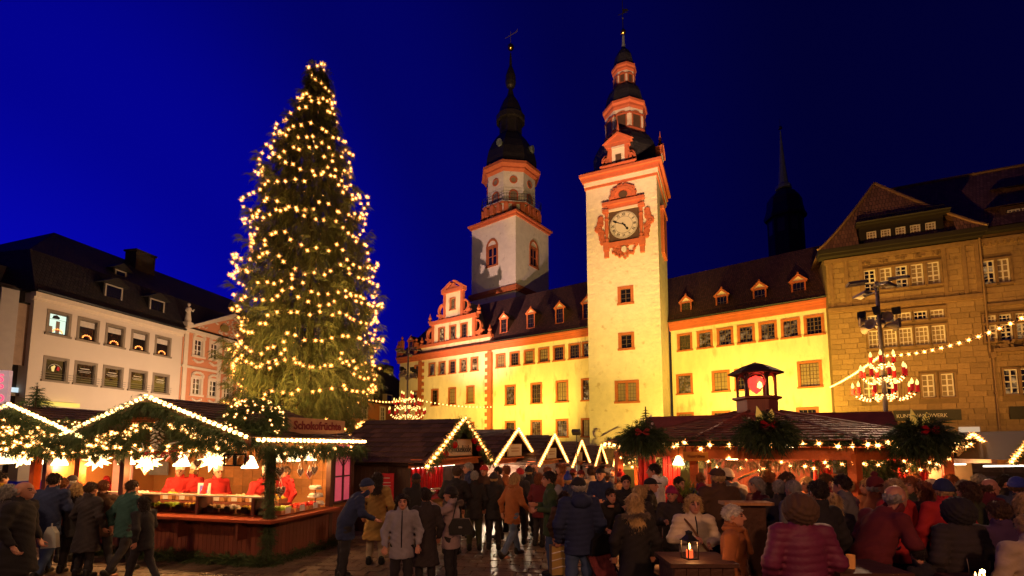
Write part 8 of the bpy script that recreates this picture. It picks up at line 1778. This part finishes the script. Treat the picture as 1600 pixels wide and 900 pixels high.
for z in (.09, .2, .3): part('stripe', MB().tube([(-.152, -.074, z), (.0, -.076, z + .03), (.152, -.074, z + .01)], .008, 4), whitem, BG)
part('handle', MB().tube([(-.08, 0, .4), (-.06, 0, .55), (.06, 0, .55), (.08, 0, .4)], .008, 5), blackp, BG)
HB = thing('handbag', 'black handbag hanging at the side of the woman in the greyish pink parka', 'bag', ((722 - 800) / 755 * 7.75, 7.72, .86), 0); m = MB(); m.prism([(-.17, 0), (.17, 0), (.19, .12), (.13, .24), (-.13, .24), (-.19, .12)], -.06, .06); part('bag_body', m, MAT['black_paint'], HB); part('buckle', MB().lathe([(.02, 0), (.028, 0)], 8).box(-.03, .03, -.07, -.062, .10, .13), chrome, HB); part('strap', MB().tube([(-.13, 0, .22), (-.05, .0, .58)], .01, 5), MAT['black_paint'], HB)
CB = thing('carrier_bag', 'pale grey plastic bag carried by the man in navy at the left', 'bag', ((104 - 800) / 755 * 8.5, 8.4, .50), 0); m = MB(); m.prism([(-.13, 0), (.13, .02), (.10, .26), (.03, .36), (-.04, .36), (-.09, .26)], -.04, .04); part('bag_body', m, mat('pale_plastic', (.4, .42, .40), .5), CB); part('handle', MB().tube([(0, 0, .34), (0, 0, .42)], .012, 5), MAT['pale_plastic'], CB)
ST = thing('pushchair', 'black pushchair with tartan seat at the feet of the broad man in quilted navy', 'pushchair', ((948 - 800) / 755 * 6.7, 6.7, 0), .5)
for s in (-1, 1):
    part('frame_tube', MB().tube([(s * .2, .42, .95), (s * .2, .1, .55), (s * .2, -.35, .14)], .014, 6).tube([(s * .2, .1, .55), (s * .2, .3, .12)], .014, 6), ironm, ST)
    for y in (-.36, .32): W_ = part('wheel', MB().tube([(.0, .1 * math.cos(a), .1 * math.sin(a)) for a in [2 * PI * k / 14 for k in range(15)]], .018, 6), blackp, ST, (s * .23, y, .12)); part('hub', MB().tube([(-.015, 0, 0), (.015, 0, 0)], .02, 6), steelm, W_)
part('seat', MB().prism([(-.19, 0), (.19, 0), (.19, .5), (-.19, .5)], 0, .03), mat('dark_red_tartan', (.16, .03, .035), .9, .5, 14), ST, (0, .02, .38), (-.5, 0, 0)); part('canopy', MB().tube([(-.19, 0, 0), (-.17, -.02, .2), (0, -.02, .28), (.17, -.02, .2), (.19, 0, 0)], .02, 5).prism([(-.19, 0), (.19, 0), (.15, .2), (0, .27), (-.15, .2)], .0, .2), MAT['black_paint'], ST, (0, .15, .75)); part('push_handle', MB().tube([(-.2, .42, .95), (.2, .42, .95)], .018, 6), blackp, ST)
# ================================================================== floodlights: on the hut roofs and masts, aimed at the facades
def FLT(*a): floodlight(*a)
pA = lambda F, x, z, y=0: tuple((F.A + F.d * x - F.n * y).to_3d() + Vector((0, 0, z)))
FLT(pA(FL, 24, 1.2, 7), pA(FL, 24, 12), 9500, YEL, 120, 'yellow floodlight before the town hall wing left of the clock tower')
FLT(pA(FL, 17.5, 1.2, 8), pA(FL, 18, 11), 8500, YEL, 120, 'yellow floodlight before the corner between scroll gabled front and long wing')
FLT(pA(FL, 9, 1.2, 9), pA(FL, 9, 9), 5200, (1, .58, .12), 140, 'yellow floodlight before the scroll gabled front')
FLT((8.4, 31.5, 1.1), pA(FT, 3, 9), 8500, YEL, 110, 'yellow floodlight before the foot of the clock tower')
FLT(pA(FT, 9.5, .8, 5.5), pA(FR, 4, 12), 4300, YEL, 120, 'yellow floodlight in the corner right of the clock tower')
FLT(pA(FR, 7, 1.2, 7), pA(FR, 7, 12), 8500, YEL, 120, 'yellow floodlight before the wing right of the clock tower')
FLT(pA(FR, 13, 1.2, 6.5), pA(FR, 12, 12), 6500, YEL, 120, 'yellow floodlight near the sandstone building corner')
FLT((3.4, 25.5, 2.6), (tuple(FT.A + FT.d * 3.2) + (30,)), 22000, PNK, 62, 'warm floodlight on a hut roof aimed at the clock')
FLT((8.6, 20, 2.3), (tuple(FT.A + FT.d * 3.2) + (42,)), 80000, (1, .52, .30), 40, 'warm floodlight on a hut roof aimed at the lantern stages')
FLT((7.4, 21.5, 2.2), (tuple(FT.A + FT.d * 3.2) + (17,)), 22000, (1, .64, .20), 46, 'yellow floodlight before the pavilion aimed at the middle of the clock tower')
FLT((-9, 42, 3.0), (ctr.x - 1, ctr.y, 29), 44000, (1, .56, .42), 50, 'warm floodlight aimed at the church tower shaft')
FLT((9.5, 56.5, 17.5), (ctr.x + 1, ctr.y, 32), 3500, (1, .45, .30), 40, 'warm floodlight on the eave aimed at the right face of the church tower')
FLT(pA(FL, 10, 1.2, 12), pA(FL, 10, 18), 3600, (1, .60, .20), 70, 'warm floodlight aimed at the scroll gable')
OR_ = (1, .48, .10)
FLT(pA(FB, 2.5, 3.2, 9), pA(FB, 3.5, 12), 3300, OR_, 130, 'orange floodlight before the left part of the sandstone building')
FLT(pA(FB, 9.5, 3.2, 9), pA(FB, 9, 12), 2800, OR_, 130, 'orange floodlight before the right part of the sandstone building')
FLT((13.0, 20.5, 2.6), pA(FB, 6, 21), 14000, OR_, 60, 'orange floodlight on a hut roof aimed at the sandstone building roof')
LH = (1, .64, .38)
FLT(pA(FW, 3, 3.0, 9), pA(FW, 3.5, 7), 2700, LH, 140, 'warm floodlight behind the stalls before the office house')
FLT(pA(FW, 10, 3.0, 9), pA(FW, 11, 7), 4300, LH, 140, 'warm floodlight behind the stalls before the coral house')
# general warm lamps on the two poles
for (x, y, z, e, tx_, ty_) in ((16.0, 20.6, 9.0, 1500, 6, 12), (16.0, 20.6, 9.2, 2200, -2, 14), (-8.2, 39.6, 9.2, 6000, 0, 26)):
    spot('pole_lamp', (x, y - .8, z), (tx_, ty_, 0), e, (1, .60, .34), 120, .8, .3)
# made-up masts behind the camera, added as warm fill for crowd and roofs
for i, (x, y, z, e, tx_, ty_, c_) in enumerate(((3.5, -5.5, 6.5, 2200, 4.5, 9, (1, .42, .20)), (-2.5, -5.0, 6.0, 1300, -4, 12, (1, .50, .22)))):
    M_ = thing('fill_mast', ('added fill lamp mast behind the viewer on the right', 'added fill lamp mast behind the viewer in the middle')[i], 'fill lamp', (x, y, 0)); part('pole', MB().tube([(0, 0, 0), (0, 0, z)], [.1, .06], 8), steelm, M_); part('fill_lamp_head', MB().box(-.3, .3, -.2, .2, z, z + .12), flood_m, M_)
    s = spot('lamp', (0, 0, 0), (0, 0, -1), e, c_, 110, .9, .3); s.parent = M_; s.location = (0, .1, z - .1); s.rotation_euler = Vector((tx_ - x, ty_ - y, 1.5 - z)).to_track_quat('-Z', 'Y').to_euler()
MS = thing('fill_mast', 'tall added fill lamp mast out of view at the left', 'fill lamp', (-9.5, 2.0, 0)); part('pole', MB().tube([(0, 0, 0), (0, 0, 8.6)], [.12, .07], 8), steelm, MS); part('fill_lamp_head', MB().box(-.4, .4, -.2, .2, 8.6, 8.75), flood_m, MS)  # unseen mast, added as warm fill for roofs and tree
s = spot('lamp', (0, 0, 0), (0, 0, -1), 3200, (1, .58, .30), 120, .9, .3); s.parent = MS; s.location = (0, .1, 8.5); s.rotation_euler = Vector((3, 22, -3)).to_track_quat('-Z', 'Y').to_euler()
FLT((-12, 18.5, 2.4), (TC.x, TC.y, 8), 5500, (1, .56, .16), 90, 'added fill floodlight behind the sweets stall aimed up the Christmas tree')  # both tree lamps are added, only to brighten the dark crown
FLT((-4.6, 18.5, 2.2), (TC.x, TC.y, 12), 5500, (1, .56, .16), 90, 'added fill floodlight behind the nearest hut aimed up the Christmas tree')
# lamps under the pavilion eaves
for k in (3, 4, 5, 6, 7):
    p = PW(ER - .75, k, 2.02, .5); T = thing('bulkhead_lamp', 'warm ceiling lamp inside the %s eave of the pavilion' % side[k], 'lamp', tuple(p), 0, 'ceiling lamps of the pavilion'); part('lamp_shade', MB().lathe([(0, -.05), (.07, -.04), (.09, .0), (0, .02)], 10), MAT['white_hot_lampshade'], T); q = point('lamp', (0, 0, 0), 170, (1, .36, .10), .1); q.parent = T; q.location = (0, 0, -.1)
